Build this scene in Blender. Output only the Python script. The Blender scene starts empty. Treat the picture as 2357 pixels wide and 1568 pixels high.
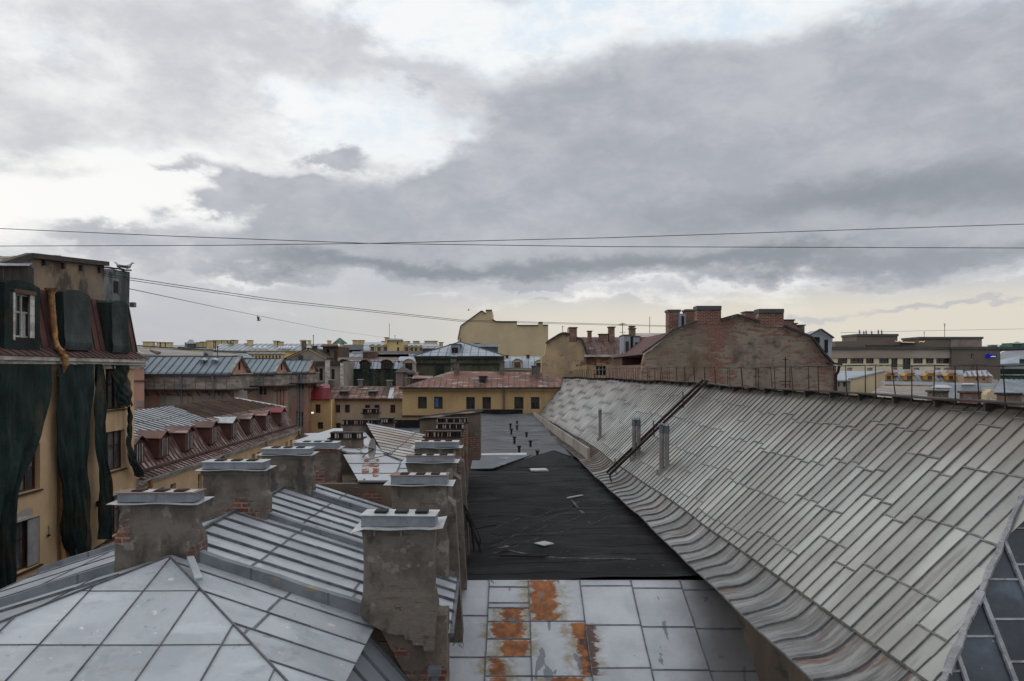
import bpy, math, random
from mathutils import Vector
random.seed(7)
R = random.random
def U(a, b): return a + (b - a) * random.random()
scene = bpy.context.scene
COL = scene.collection

# ------------------------------------------------------------------ camera
H = 18.0                       # eye height above the street
F = 1702.0                     # focal length in units of a 2357 px wide frame
KS = 0.0391                    # the old blocks run a little left of the view axis
cam = bpy.data.objects.new("camera", bpy.data.cameras.new("camera"))
COL.objects.link(cam)
cam.location = (0, 0, H)
cam.rotation_euler = (math.radians(90), 0, 0)
cam.data.sensor_width = 36.0
cam.data.lens = 36.0 * F / 2357.0
cam.data.shift_y = 66.0 / 2357.0
cam.data.clip_start = 0.1
cam.data.clip_end = 6000
scene.camera = cam

# ------------------------------------------------------------------ colour management
scene.view_settings.view_transform = 'Standard'
scene.view_settings.look = 'None'
scene.view_settings.gamma = 1.0
scene.view_settings.exposure = 0.0

# ------------------------------------------------------------------ node helper
class G:
    def __init__(s, tree): s.t = tree; s.n = tree.nodes; s.l = tree.links
    def node(s, typ, **kw):
        n = s.n.new(typ)
        for k, v in kw.items(): setattr(n, k, v)
        return n
    def put(s, sock, v):
        if isinstance(v, bpy.types.NodeSocket): s.l.new(v, sock)
        elif v is not None:
            if isinstance(v, (tuple, list)) and len(v) == 3 and sock.type == 'RGBA': v = (*v, 1)
            sock.default_value = v
    def math(s, op, a, b=None, c=None, clamp=False):
        n = s.node('ShaderNodeMath', operation=op, use_clamp=clamp)
        s.put(n.inputs[0], a)
        if b is not None: s.put(n.inputs[1], b)
        if c is not None: s.put(n.inputs[2], c)
        return n.outputs[0]
    def vec(s, op, a, b=None, scale=None):
        n = s.node('ShaderNodeVectorMath', operation=op)
        s.put(n.inputs[0], a)
        if b is not None: s.put(n.inputs[1], b)
        if scale is not None: s.put(n.inputs['Scale'], scale)
        return n.outputs['Value'] if op in ('DOT_PRODUCT', 'LENGTH') else n.outputs[0]
    def comb(s, x, y, z):
        n = s.node('ShaderNodeCombineXYZ')
        for i, v in enumerate((x, y, z)): s.put(n.inputs[i], v)
        return n.outputs[0]
    def sep(s, v):
        n = s.node('ShaderNodeSeparateXYZ'); s.put(n.inputs[0], v)
        return n.outputs
    def mix(s, f, a, b, mode='MIX'):
        n = s.node('ShaderNodeMix', data_type='RGBA', blend_type=mode)
        s.put(n.inputs['Factor'], f); s.put(n.inputs[6], a); s.put(n.inputs[7], b)
        return n.outputs[2]
    def noise(s, v, scale, detail=4, rough=.55, dist=0):
        n = s.node('ShaderNodeTexNoise')
        s.put(n.inputs['Vector'], v)
        n.inputs['Scale'].default_value = scale
        n.inputs['Detail'].default_value = detail
        n.inputs['Roughness'].default_value = rough
        n.inputs['Distortion'].default_value = dist
        return n.outputs[0]
    def step(s, v, lo, hi):
        n = s.node('ShaderNodeMapRange', interpolation_type='SMOOTHSTEP')
        s.put(n.inputs[0], v); n.inputs[1].default_value = lo; n.inputs[2].default_value = hi
        return n.outputs[0]
    def ramp(s, f, stops):
        n = s.node('ShaderNodeValToRGB'); s.put(n.inputs[0], f)
        e = n.color_ramp.elements
        while len(e) < len(stops): e.new(.5)
        for el, (p, c) in zip(e, stops):
            el.position = p; el.color = (*c, 1)
        return n.outputs[0]

# ------------------------------------------------------------------ world: broken cloud at dusk
SUN_EL, SUN_AZ = 24.0, -62.0     # degrees; sun low on the left, ahead, behind cloud
w = bpy.data.worlds.new("World"); scene.world = w; w.use_nodes = True
g = G(w.node_tree); g.n.clear()
out = g.node('ShaderNodeOutputWorld'); bg = g.node('ShaderNodeBackground')
g.l.new(bg.outputs[0], out.inputs[0])
sky = g.node('ShaderNodeTexSky', sky_type='NISHITA')
sky.sun_disc = False; sky.sun_elevation = math.radians(SUN_EL); sky.sun_rotation = math.radians(SUN_AZ)
sky.air_density = 1.2; sky.dust_density = 2.0
tc = g.node('ShaderNodeTexCoord').outputs['Generated']
dx, dy, dz = g.sep(tc)[0:3]
az = g.math('ARCTAN2', dx, dy)
el = g.math('ARCSINE', dz)
ea = g.comb(g.math('MULTIPLY', az, 1.0), g.math('MULTIPLY', el, 1.9), 0.0)
def sh(k): return g.vec('ADD', ea, (k * 3.7, k * 1.9, k * 5.3))
n1 = g.noise(sh(1), 2.8, 10, .60); n2 = g.noise(sh(2), 2.8, 10, .60)
n3 = g.noise(sh(3), 7.0, 9, .62, .2); n4 = g.noise(sh(4), 15.0, 8, .65, .3); n5 = g.noise(sh(5), 4.2, 10, .62)
def off(n, k): return g.math('MULTIPLY', g.math('SUBTRACT', n, .5), k)
# the large shapes are broken up by warping the angles with noise
waz = g.math('ADD', az, g.math('ADD', off(n1, .30), off(n3, .10)))
wel = g.math('ADD', el, g.math('ADD', off(n2, .16), g.math('ADD', off(n3, .05), off(n4, .03))))
wv = g.comb(waz, wel, 0)
def blob(px, py, rx, ry, wgt, rot=0.0):
    a = math.atan((px - 1178.5) / F); e = math.atan((850 - py) / F * math.cos(a))
    n = g.node('ShaderNodeVectorMath', operation='SUBTRACT')
    g.put(n.inputs[0], wv); n.inputs[1].default_value = (a, e, 0)
    v = n.outputs[0]
    if rot:
        r = g.node('ShaderNodeVectorRotate', rotation_type='Z_AXIS')
        g.put(r.inputs['Vector'], v); r.inputs['Angle'].default_value = math.radians(-rot); v = r.outputs[0]
    v = g.vec('MULTIPLY', v, (F / rx, F / ry, 0))
    q = g.vec('DOT_PRODUCT', v, v)
    return g.math('MULTIPLY', g.math('POWER', 2.71828, g.math('MULTIPLY', q, -1.0)), wgt)
def total(bl):
    acc = None
    for b_ in bl:
        o = blob(*b_); acc = o if acc is None else g.math('ADD', acc, o)
    return acc
# openings in the cover, then the heavy banks that drift in front of them (px, py, rx, ry, weight, rotation)
OPEN = [(120, 470, 420, 62, 1.1), (520, 440, 330, 60, .8), (930, 340, 190, 75, 1.1), (1040, 395, 130, 60, .8, 35), (760, 250, 150, 45, .5), (600, 520, 330, 26, .6),
        (1250, 60, 420, 95, .9), (1700, 30, 420, 70, .8), (2250, 20, 420, 55, .75), (1000, 30, 160, 60, .5), (60, 60, 200, 60, .35), (30, 320, 200, 20, .4), (300, 375, 200, 16, .4),
        (1150, 655, 220, 9, .7), (700, 655, 420, 8, .45), (950, 690, 130, 8, .5), (1500, 672, 900, 10, .45), (450, 225, 80, 16, .35), (1350, 705, 600, 12, .5)]
HEAVY = [(1800, 360, 820, 190, 1.0, 4), (1330, 330, 240, 150, .8, 20), (1200, 515, 370, 100, .85, 10), (2250, 160, 420, 110, .6, 8), (1600, 600, 950, 46, .8), (830, 618, 320, 34, .65), (1900, 500, 900, 110, .9),
         (610, 445, 120, 34, .95), (800, 445, 60, 30, .7), (480, 500, 80, 24, .6), (240, 548, 150, 22, .55), (720, 535, 70, 30, .6), (830, 350, 62, 20, .6), (370, 388, 90, 18, .45),
         (930, 165, 260, 45, .42, -8), (1240, 665, 70, 12, .5), (1930, 706, 60, 9, .55), (2170, 704, 150, 9, .6), (1230, 705, 60, 8, .4), (430, 760, 500, 60, .35)]
op = total(OPEN); hv = total(HEAVY)
O_ = g.step(g.math('ADD', op, g.math('ADD', off(n5, 1.7), off(n3, 1.3))), .10, .85)
D_ = g.step(g.math('ADD', hv, g.math('ADD', off(n3, .9), g.math('ADD', off(n4, .7), off(n5, .35)))), .26, .66)
deep = g.step(g.math('ADD', total([(2150, 455, 620, 62, .8, 4), (1600, 625, 1000, 26, .75), (900, 630, 250, 20, .5), (1350, 330, 110, 90, .35), (1500, 480, 300, 50, .3), (620, 450, 60, 22, .4)]), g.math('ADD', off(n5, 1.1), off(n3, .5))), .05, .95)
base = g.mix(g.step(g.math('ADD', off(n5, 1.8), g.math('ADD', off(n3, 1.5), g.math('ADD', off(n4, .6), .5))), .12, .88), (.60, .61, .645), (.82, .82, .825))
lowb = g.math('SUBTRACT', 1.0, g.step(el, .05, .17))
base = g.mix(g.math('MULTIPLY', lowb, .75), base, (.46, .485, .53))
white = g.mix(g.step(g.math('ADD', n3, off(n4, .6)), .35, .62), (.75, .85, .94), (.95, .965, .97))
white = g.mix(g.step(el, .22, .36), (.97, .965, .95), white)
cloud = g.mix(O_, base, white)
dark = g.mix(deep, g.mix(g.step(g.math('ADD', n5, off(n4, .6)), .30, .70), (.39, .41, .46), (.52, .53, .58)), (.245, .27, .31))
cloud = g.mix(g.math('MULTIPLY', D_, .93), cloud, dark)
# thin cream band where the cover ends above the skyline, strongest on the right
low = g.math('SUBTRACT', 1.0, g.step(g.math('ADD', el, off(n3, .03)), .070, .112))
rgt = g.step(g.math('ADD', az, off(n1, .25)), -.42, .12)
cream = g.math('MULTIPLY', low, g.math('MULTIPLY', rgt, g.math('SUBTRACT', 1.0, g.math('MULTIPLY', D_, .6))))
cloud = g.mix(g.math('MULTIPLY', cream, .85), cloud, (.79, .735, .62))
# overhead and behind the viewer the unseen sky is brightened as fill for the walls
back = g.math('MAXIMUM', g.step(el, .55, .95), g.math('MULTIPLY', g.step(az, -2.2, -1.2), 0.0))
cloud = g.mix(g.math('MULTIPLY', back, .75), cloud, (.98, 1.02, 1.10))
rear = g.step(g.math('MULTIPLY', dy, -1.0), .1, .7)
cloud = g.mix(g.math('MULTIPLY', g.math('MULTIPLY', rear, g.math('SUBTRACT', 1.0, back)), .6), cloud, (.74, .75, .78))
below = g.step(dz, -.02, .0)
cloud = g.mix(below, (.10, .10, .11), cloud)
c10 = g.vec('SCALE', cloud, scale=10.0)
mx = g.mix(.96, sky.outputs[0], c10)
g.put(bg.inputs[0], mx); bg.inputs[1].default_value = 0.1

sun = bpy.data.objects.new("sun", bpy.data.lights.new("sun", 'SUN'))
COL.objects.link(sun)
sun.data.energy = 0.55; sun.data.angle = math.radians(20); sun.data.color = (1, .93, .84)
sa, se = math.radians(SUN_AZ), math.radians(SUN_EL)
sd = Vector((math.sin(sa) * math.cos(se), math.cos(sa) * math.cos(se), math.sin(se)))
sun.rotation_euler = sd.to_track_quat('Z', 'Y').to_euler()

# ------------------------------------------------------------------ materials
def mat(name, c1, c2=None, scale=1.5, rough=.7, metal=0.0, bump=.25, bscale=18, tint=.12, spots=(), brick=None,
        stretch=(1, 1, 1), bdist=.02, spec=.5, fine=.10, wavy=None, zdirt=None):
    m = bpy.data.materials.new(name); m.use_nodes = True
    g = G(m.node_tree); g.n.clear()
    o = g.node('ShaderNodeOutputMaterial'); b = g.node('ShaderNodeBsdfPrincipled')
    g.l.new(b.outputs[0], o.inputs[0])
    co = g.node('ShaderNodeTexCoord').outputs['Object']
    x, y, z = g.sep(co)[0:3]
    if c2 is None: c2 = tuple(v * .7 for v in c1)
    n1 = g.noise(g.vec('MULTIPLY', co, stretch), scale, 8, .62)
    col = g.mix(g.step(n1, .40, .60), c1, c2)
    nf = g.noise(co, scale * 11, 6, .65)
    col = g.mix(1.0, col, g.comb(*[g.math('ADD', 1 - fine, g.math('MULTIPLY', nf, fine * 2))] * 3), 'MULTIPLY')
    hgt = g.noise(co, bscale, 6, .6)
    if brick:
        bv = g.comb(g.math('ADD', x, y), z, 0)
        bt = g.node('ShaderNodeTexBrick'); g.put(bt.inputs['Vector'], bv)
        bs = brick.get('size', 1.0)
        bt.inputs['Scale'].default_value = 1.0
        bt.inputs['Brick Width'].default_value = .26 * bs; bt.inputs['Row Height'].default_value = .085 * bs
        bt.inputs['Mortar Size'].default_value = .012 * bs; bt.inputs['Mortar Smooth'].default_value = .2
        bt.inputs['Bias'].default_value = -.1
        g.put(bt.inputs['Color1'], brick.get('c1', (.20, .06, .035))); g.put(bt.inputs['Color2'], brick.get('c2', (.10, .032, .022)))
        g.put(bt.inputs['Mortar'], brick.get('m', (.24, .20, .17)))
        nb = g.noise(co, 6.0, 5, .6)
        bc = g.mix(g.step(nb, .45, .72), bt.outputs[0], brick.get('wash', (.20, .15, .12)))
        if 'mask' in brick:
            s, lo, hi = brick['mask']
            nm = g.math('ADD', g.math('MULTIPLY', g.math('SUBTRACT', g.noise(g.vec('MULTIPLY', co, s), 1.0, 9, .66), .5), 1.35), .5)
            mk = g.step(nm, lo, hi)
            if 'zone' in brick:
                for (cx, cy, cz, rx, ry, rz, wt) in brick['zone']:
                    v = g.vec('MULTIPLY', g.vec('SUBTRACT', co, (cx, cy, cz)), (1 / rx, 1 / ry, 1 / rz))
                    q = g.math('POWER', 2.718, g.math('MULTIPLY', g.vec('DOT_PRODUCT', v, v), -1.0))
                    nm = g.math('ADD', nm, g.math('MULTIPLY', q, wt))
                mk = g.step(nm, lo, hi)
            col = g.mix(mk, col, bc)
            hgt = g.math('SUBTRACT', hgt, g.math('MULTIPLY', mk, 1.2))
        else:
            col = bc
    for sp in spots:      # colour, stretch, lo, hi
        nm = g.math('ADD', g.math('MULTIPLY', g.math('SUBTRACT', g.noise(g.vec('ADD', g.vec('MULTIPLY', co, sp[1]), (sp[2] * 31, 5.1, 2.7)), 1.0, 8, .62), .5), 1.45), .5)
        col = g.mix(g.math('MULTIPLY', g.step(nm, sp[2], sp[3]), sp[4] if len(sp) > 4 else .9), col, sp[0])
    if zdirt:
        zn = g.noise(g.vec('MULTIPLY', co, (.5, .35, .5)), 1.0, 6, .6)
        col = g.mix(g.math('MULTIPLY', g.step(g.math('ADD', z, g.math('MULTIPLY', zn, 1.4)), zdirt[0] + .6, zdirt[1] + .7), .75), col, zdirt[2])
    at = g.node('ShaderNodeAttribute', attribute_name='tint').outputs['Fac']
    k = g.math('ADD', 1 - tint, g.math('MULTIPLY', at, 2 * tint))
    col = g.mix(1.0, col, g.comb(k, k, k), 'MULTIPLY')
    g.put(b.inputs['Base Color'], col)
    rn = g.noise(co, scale * 2.3, 5, .6)
    g.put(b.inputs['Roughness'], g.math('ADD', rough - .10, g.math('MULTIPLY', rn, .20), clamp=True))
    b.inputs['Metallic'].default_value = metal
    b.inputs['Specular IOR Level'].default_value = spec
    if wavy: hgt = g.math('ADD', hgt, g.math('MULTIPLY', g.noise(g.vec('MULTIPLY', co, wavy[0]), 1.0, 3, .5), wavy[1]))
    bp = g.node('ShaderNodeBump'); bp.inputs['Strength'].default_value = bump; bp.inputs['Distance'].default_value = bdist
    g.put(bp.inputs['Height'], hgt); g.l.new(bp.outputs[0], b.inputs['Normal'])
    if 'netting' in name:
        tr = g.node('ShaderNodeBsdfTransparent'); mxs = g.node('ShaderNodeMixShader')
        g.put(mxs.inputs[0], g.math('MULTIPLY', g.step(g.noise(g.vec('MULTIPLY', co, (1.2, 1.2, .4)), 1.0, 6, .6), .38, .66), .42)); g.l.new(b.outputs[0], mxs.inputs[1]); g.l.new(tr.outputs[0], mxs.inputs[2]); g.l.new(mxs.outputs[0], o.inputs[0])
    return m

M = {}
M['sheet'] = mat('painted_sheet', (.41, .437, .46), (.33, .357, .38), 1.1, .48, .15, .35, 5, .10, spots=[((.24, .26, .28), (1.1, 1.1, 3), .60, .72, .5), ((.30, .22, .12), (2, 2, 4), .70, .80, .6), ((.16, .17, .18), (5, 5, 5), .70, .73, .5), ((.62, .62, .60), (6, 6, 6), .735, .75, .8), ((.50, .53, .56), (.7, 3.0, .7), .56, .70, .5)], wavy=((1.4, 1.4, 1.4), 3.2), bdist=.03, fine=.08)
M['sheet_edge'] = mat('sheet_seam', (.14, .15, .16), (.08, .087, .094), 4, .6, .2, .2, 12, .1)  # dark colour carries the shading of the seam gaps
M['band'] = mat('flashing', (.20, .22, .24), (.14, .157, .172), 2, .5, .3, .3, 8, .1, spots=[((.35, .25, .12), (1, 1, 6), .66, .75, .6)])
M['galv'] = mat('galvanised_sheet', (.25, .28, .31), (.19, .215, .24), 3, .5, .4, .2, 20, .05, fine=.2)
M['galv_top'] = mat('pale_sheet', (.47, .49, .50), (.36, .375, .38), 3, .4, .2, .2, 10, .05)
M['rust_top'] = mat('rusty_sheet', (.15, .085, .065), (.20, .12, .09), 3, .6, .1, .2, 10, .05)
M['flue'] = mat('soot', (.012, .012, .012), None, 3, .9)  # soot in flues; also painted as the dark inside slots, windows and doors
M['bigroof'] = mat('weathered_zinc', (.405, .41, .385), (.30, .298, .275), .35, .36, .6, .25, 9, .22, spots=[((.42, .43, .42), (.25, 1.6, .25), .55, .75, .6), ((.18, .15, .125), (.4, 2.4, .4), .64, .80, .5)], wavy=((1.5, 3, 1.5), 2.0), bdist=.025, zdirt=(15.8, 16.9, (.17, .14, .115)))
M['bigseam'] = mat('zinc_seam', (.13, .133, .133), (.20, .20, .20), 4, .6, .3, .2, 12, .1)  # seam gap shading put into this darker slot
M['apron'] = mat('curved_eave_sheet', (.27, .27, .258), (.155, .15, .142), 1.2, .36, .5, .25, 9, .16, stretch=(.6, 3, .6), spots=[((.15, .07, .04), (.8, 6, .8), .61, .67, .75), ((.08, .075, .07), (.6, 9, .6), .55, .66, .6), ((.40, .41, .41), (.5, 6, .5), .60, .70, .6)], wavy=((1, 3, 1), .4))
M['apron_rust'] = mat('rusted_eave_sheet', (.12, .055, .03), (.16, .14, .12), 1.0, .6, .2, .3, 9, .25, stretch=(.6, 3, .6), spots=[((.20, .20, .19), (.7, 5, .7), .58, .68, .8)])
M['tar'] = mat('roofing_felt', (.013, .013, .0145), (.022, .022, .024), .55, .85, 0, .8, 30, .10, spots=[((.055, .057, .062), (.5, .8, 1), .56, .80, .45), ((.16, .155, .15), (8, 8, 8), .74, .78, .7)], wavy=((.5, 2.2, 1), 1.2), bdist=.03, spec=.2)
M['tar_grey'] = mat('worn_felt', (.040, .042, .048), (.070, .072, .080), .5, .65, 0, .3, 12, .35, spots=[((.30, .30, .33), (.5, 3.5, 1), .62, .72, .6), ((.045, .045, .05), (3, .8, 1), .60, .75, .5)])
M['plaster'] = mat('soot_stained_render', (.155, .134, .112), (.095, .082, .069), 2.2, .9, 0, .7, 14, .1, spots=[((.27, .25, .22), (2.6, 2.6, 2.6), .60, .68, .6), ((.035, .031, .028), (1.8, 1.8, .9), .58, .72, .75), ((.05, .045, .04), (.9, .9, 9), .66, .69, .5)], fine=.26,
    brick=dict(mask=((1.1, 1.1, 1.4), .645, .655)))
M['plaster_brick'] = mat('broken_render', (.19, .155, .122), (.105, .085, .07), 1.7, .9, 0, .6, 14, .1, spots=[((.33, .30, .26), (2.2, 2.2, 2.2), .66, .70, .6)], fine=.18,
    brick=dict(mask=((.9, .9, 1.2), .50, .515), c1=(.21, .055, .035)))
M['plaster_brown'] = mat('brown_render', (.17, .125, .092), (.11, .085, .066), .9, .9, 0, .4, 12, .1, spots=[((.30, .28, .25), (2, 2, 1.4), .66, .72, .5), ((.06, .05, .045), (1.2, 1.2, .5), .64, .76, .6)],
    brick=dict(mask=((.6, .6, .8), .66, .675)))
M['yellow'] = mat('yellow_render', (.64, .455, .265), (.54, .38, .22), .5, .85, 0, .2, 16, .04, spots=[((.30, .19, .10), (.9, .9, .25), .62, .80, .5), ((.52, .40, .28), (1.2, 1.2, 1.2), .70, .73, .5)], fine=.06)
M['yellow_far'] = mat('ochre_render', (.53, .37, .185), (.44, .305, .155), .3, .85, 0, .1, 10, .03, spots=[((.22, .15, .08), (.5, .5, .12), .60, .80, .5)])
M['beige_far'] = mat('beige_render', (.43, .335, .235), (.36, .28, .20), .3, .85, 0, .1, 10, .03, spots=[((.20, .15, .11), (.5, .5, .12), .62, .80, .4), ((.45, .36, .28), (.6, .6, .6), .66, .70, .6)])
M['cream'] = mat('cream_render', (.54, .44, .275), (.48, .39, .245), .2, .85, 0, .15, 3, .03, fine=.08, brick=None)
M['pale_yellow'] = mat('pale_yellow_render', (.58, .46, .23), (.50, .40, .21), .2, .85, 0, .1, 4, .05)
M['white_stone'] = mat('dirty_white_trim', (.60, .58, .54), (.34, .315, .28), 1.2, .8, 0, .3, 10, .05, stretch=(1, 1, 3))
M['pink'] = mat('pink_render', (.36, .20, .15), (.27, .165, .125), .35, .9, 0, .3, 8, .05, spots=[((.27, .24, .20), (.3, .3, .22), .55, .62, .8), ((.08, .06, .05), (.5, .5, .14), .62, .74, .8)],
    brick=dict(mask=((.35, .35, .6), .64, .65)))
M['pink_clean'] = mat('salmon_render', (.46, .25, .185), (.40, .22, .165), .35, .9, 0, .3, 8, .05)
M['grey_trim'] = mat('grey_frieze', (.36, .32, .275), (.19, .165, .145), .8, .9, 0, .3, 8, .05, stretch=(1, 1, 3))
M['concrete'] = mat('grey_render', (.30, .27, .235), (.21, .19, .165), .3, .9, 0, .3, 8, .05, spots=[((.07, .06, .06), (.8, .8, .1), .60, .75, .6)])
M['firewall'] = mat('gable_render_over_brick', (.275, .228, .178), (.195, .158, .122), .35, .9, 0, .5, 9, .03, spots=[((.12, .082, .045), (.14, .14, .10), .57, .72, .7), ((.25, .21, .17), (.4, .4, .5), .64, .70, .5), ((.06, .05, .04), (.3, .3, .2), .62, .76, .6)], fine=.12,
    brick=dict(size=1.0, wash=(.15, .065, .045), mask=((.9, .9, 4.2), .568, .59), c1=(.23, .07, .042), c2=(.10, .036, .026), m=(.30, .25, .21), zone=[(-7.8, 0, 14.5, 1.6, 9, 3.0, .16), (-1.9, 0, 18.5, .7, 9, 3.5, .17), (7.4, 0, 15.5, .8, 9, 4.5, .08), (-1.6, 0, 21.6, 1.2, 9, .9, .3), (2.9, 0, 21.6, 1.4, 9, .8, .2), (6.5, 0, 19.0, 1.2, 9, 1.2, .08)]))
M['brick'] = mat('old_brick', (.2, .1, .08), None, 1, .9, 0, .5, 9, .05, spots=[((.27, .23, .19), (.9, .9, 1.6), .62, .66, .7), ((.03, .025, .022), (.5, .5, .5), .60, .75, .6)], brick=dict(size=1.5, c1=(.20, .06, .038), c2=(.08, .03, .023), m=(.30, .25, .21), wash=(.14, .065, .045)))
M['brick_dark'] = mat('dark_brick', (.12, .07, .05), (.07, .045, .035), 1, .9, 0, .4, 9, .05)
M['ochre_old'] = mat('peeling_ochre', (.48, .355, .205), (.31, .24, .16), .28, .9, 0, .4, 6, .03, spots=[((.40, .33, .23), (.4, .4, .4), .60, .66, .6), ((.13, .085, .06), (.35, .35, .25), .60, .70, .7), ((.16, .06, .035), (.22, .22, .5), .62, .68, .8)], brick=dict(mask=((.3, .3, .45), .62, .635)))
M['redroof'] = mat('faded_red_sheet', (.20, .088, .058), (.13, .06, .043), .5, .6, .1, .3, 6, .38, spots=[((.36, .31, .28), (.5, .5, 5.0), .585, .62, .8), ((.05, .035, .03), (.3, .3, .6), .62, .72, .6)], stretch=(1, 1, 2))
M['mansard'] = mat('peeling_red_sheet', (.105, .044, .037), (.16, .085, .072), 1.1, .55, .15, .4, 6, .25, stretch=(1.6, 1.0, 1), spots=[((.36, .29, .27), (1.0, 2.8, 1.0), .52, .59, .75), ((.05, .025, .022), (.6, .6, .6), .60, .74, .6)])
M['redsheet'] = mat('dark_red_sheet', (.115, .046, .038), (.070, .031, .028), 1.0, .78, .1, .4, 6, .2, spots=[((.05, .03, .028), (1, 1, .6), .58, .74, .6)])
M['crimson'] = mat('crimson_sheet', (.24, .02, .03), (.18, .018, .025), .6, .5, .1, .2, 6, .1)
M['rustroof'] = mat('brown_rust_sheet', (.085, .04, .03), (.12, .065, .05), .8, .6, .1, .3, 6, .35, spots=[((.38, .36, .35), (.8, 2.5, 1), .66, .70, .7)])
M['whitesheet'] = mat('pale_roof_sheet', (.48, .50, .52), (.42, .44, .46), .6, .5, .1, .2, 6, .06)
M['rustwhite'] = mat('rust_streaked_sheet', (.42, .42, .41), (.27, .18, .12), 1.2, .55, .1, .2, 6, .2, stretch=(.5, 3, .5))
M['blueroof'] = mat('blue_grey_sheet', (.19, .235, .265), (.155, .195, .225), .3, .5, .15, .2, 6, .10)
M['blueseam'] = mat('blue_grey_seam', (.065, .08, .09), None, 1, .6, .1)
M['bluepale'] = mat('pale_blue_sheet', (.34, .38, .42), (.26, .30, .34), .3, .45, .2, .2, 6, .10)
M['greyroof'] = mat('grey_sheet', (.21, .225, .25), (.18, .19, .21), .3, .5, .1, .2, 6, .08)
M['darkgrey'] = mat('dark_sheet', (.07, .075, .085), (.05, .055, .06), .3, .6, .1)
M['trimdark'] = mat('sooty_trim', (.035, .03, .028), (.06, .045, .04), 2, .8, 0, .5, 9)
M['iron'] = mat('rusty_iron', (.030, .013, .011), (.020, .010, .009), 5, .7, .3, .3, 20)
M['pipe_rust'] = mat('rusty_downpipe', (.45, .245, .10), (.26, .11, .05), 2.2, .8, .1, .4, 14, .05, spots=[((.10, .05, .035), (2.5, 2.5, 1.5), .55, .68, .8), ((.40, .33, .24), (3, 3, 1.2), .60, .70, .7)], stretch=(1, 1, .8))
M['pipe_grey'] = mat('grey_downpipe', (.20, .22, .24), (.15, .16, .18), 3, .5, .4)
M['flue_pipe'] = mat('grey_flue_clad', (.225, .215, .205), (.17, .16, .155), 2, .6, .1)
M['flue_cap'] = mat('blue_grey_cap', (.13, .155, .175), None, 2, .5, .3)
M['glass'] = mat('window_glass', (.020, .024, .028), (.04, .045, .05), 1.2, .12, 0, .05, 3, .6, spec=.6)
M['glass_pale'] = mat('curtained_glass', (.16, .16, .165), (.07, .075, .08), 1.6, .25, 0, .05, 3, .5, stretch=(3, 3, .6))
M['skylight'] = mat('reflecting_skylight', (.75, .77, .8), (.7, .7, .7), 1, .2, .6)
M['eavewall'] = mat('stained_eave_wall', (.17, .13, .095), (.10, .08, .06), .6, .9, 0, .5, 8, .05, stretch=(1, 1, .3), spots=[((.028, .034, .022), (.4, .4, .6), .56, .66, .85), ((.22, .13, .06), (1.4, 1.4, .3), .62, .7, .6)])
M['glazing'] = mat('dark_roof_glazing', (.016, .022, .030), (.035, .045, .06), .8, .28, .0, .12, 4, .4, spots=[((.09, .13, .17), (.8, .8, .8), .62, .8, .5), ((.3, .32, .34), (5, 5, 5), .74, .78, .6)], spec=.45)
M['glazebar'] = mat('putty_bar', (.34, .35, .36), (.22, .225, .235), 5, .8, 0, .8, 25, .1, bdist=.04)
M['frame'] = mat('brown_window_frame', (.075, .032, .02), (.05, .025, .018), 4, .6)
M['frame_white'] = mat('pale_window_frame', (.42, .40, .38), (.30, .28, .26), 4, .7)
M['reveal'] = mat('pale_board', (.33, .33, .33), (.26, .26, .26), 3, .8)
M['net'] = mat('green_netting', (.009, .020, .019), (.017, .032, .030), .9, .85, 0, .5, 40, .1, spots=[((.035, .030, .018), (.5, .5, .7), .60, .66, .6), ((.035, .05, .048), (2, 2, .25), .56, .72, .7)], spec=.25)
M['net_pale'] = mat('pale_green_netting', (.062, .076, .076), (.038, .05, .05), .9, .85, 0, .4, 40, .1, spots=[((.02, .035, .03), (1.5, 1.5, .3), .58, .75, .7)], spec=.25)
M['net_olive'] = mat('olive_netting', (.10, .10, .062), (.07, .078, .05), .3, .85, 0, .3, 10, .1, spots=[((.02, .035, .03), (.5, .5, .1), .58, .75, .6)])
M['net_dark'] = mat('black_green_netting', (.008, .018, .015), (.012, .028, .022), .3, .85, 0, .3, 10, .1)
M['attic'] = mat('stained_attic_render', (.30, .22, .145), (.20, .16, .125), .55, .9, 0, .4, 8, .05, spots=[((.045, .038, .034), (.6, .6, .35), .52, .68, .85), ((.30, .20, .10), (1.5, 1.5, 1.5), .66, .72, .5)])
M['boards'] = mat('sooty_boards', (.055, .045, .04), (.02, .018, .016), 2.5, .9, stretch=(3, 3, .3), spots=[((.20, .18, .17), (4, 4, .4), .64, .7, .8)])
M['dish'] = mat('dish_paint', (.30, .31, .28), (.25, .26, .24), 2, .5)
M['wood_burnt'] = mat('charred_timber', (.012, .011, .010), (.02, .018, .016), 5, .9, 0, .8, 20)
M['whiteboard'] = mat('pale_board_scrap', (.44, .47, .42), (.36, .38, .34), 4, .8)
M['asphalt'] = mat('asphalt', (.05, .05, .05), (.04, .04, .04), .1, .9)
M['cable'] = mat('cable_sheath', (.012, .012, .013), None, 3, .8)
M['feather'] = mat('grey_feather', (.17, .17, .18), (.09, .09, .10), 30, .8)
M['feather_white'] = mat('white_feather', (.5, .5, .5), (.35, .35, .35), 30, .8)
M['beak'] = mat('beak', (.35, .2, .05), None, 3, .5)
M['green_wall'] = mat('green_render', (.055, .15, .105), (.045, .12, .09), .2, .8)
M['orange_wall'] = mat('amber_render', (.46, .27, .07), (.42, .24, .06), .2, .8)
M['peach'] = mat('peach_render', (.42, .27, .18), (.36, .24, .16), .2, .8)
M['office'] = mat('stained_office_concrete', (.36, .31, .26), (.28, .24, .20), .12, .85, stretch=(1, 1, 3), spots=[((.34, .31, .28), (.1, .1, .6), .62, .64, .6)])
M['office_brown'] = mat('brown_office_brick', (.15, .125, .10), (.13, .11, .09), .15, .85)
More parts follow.
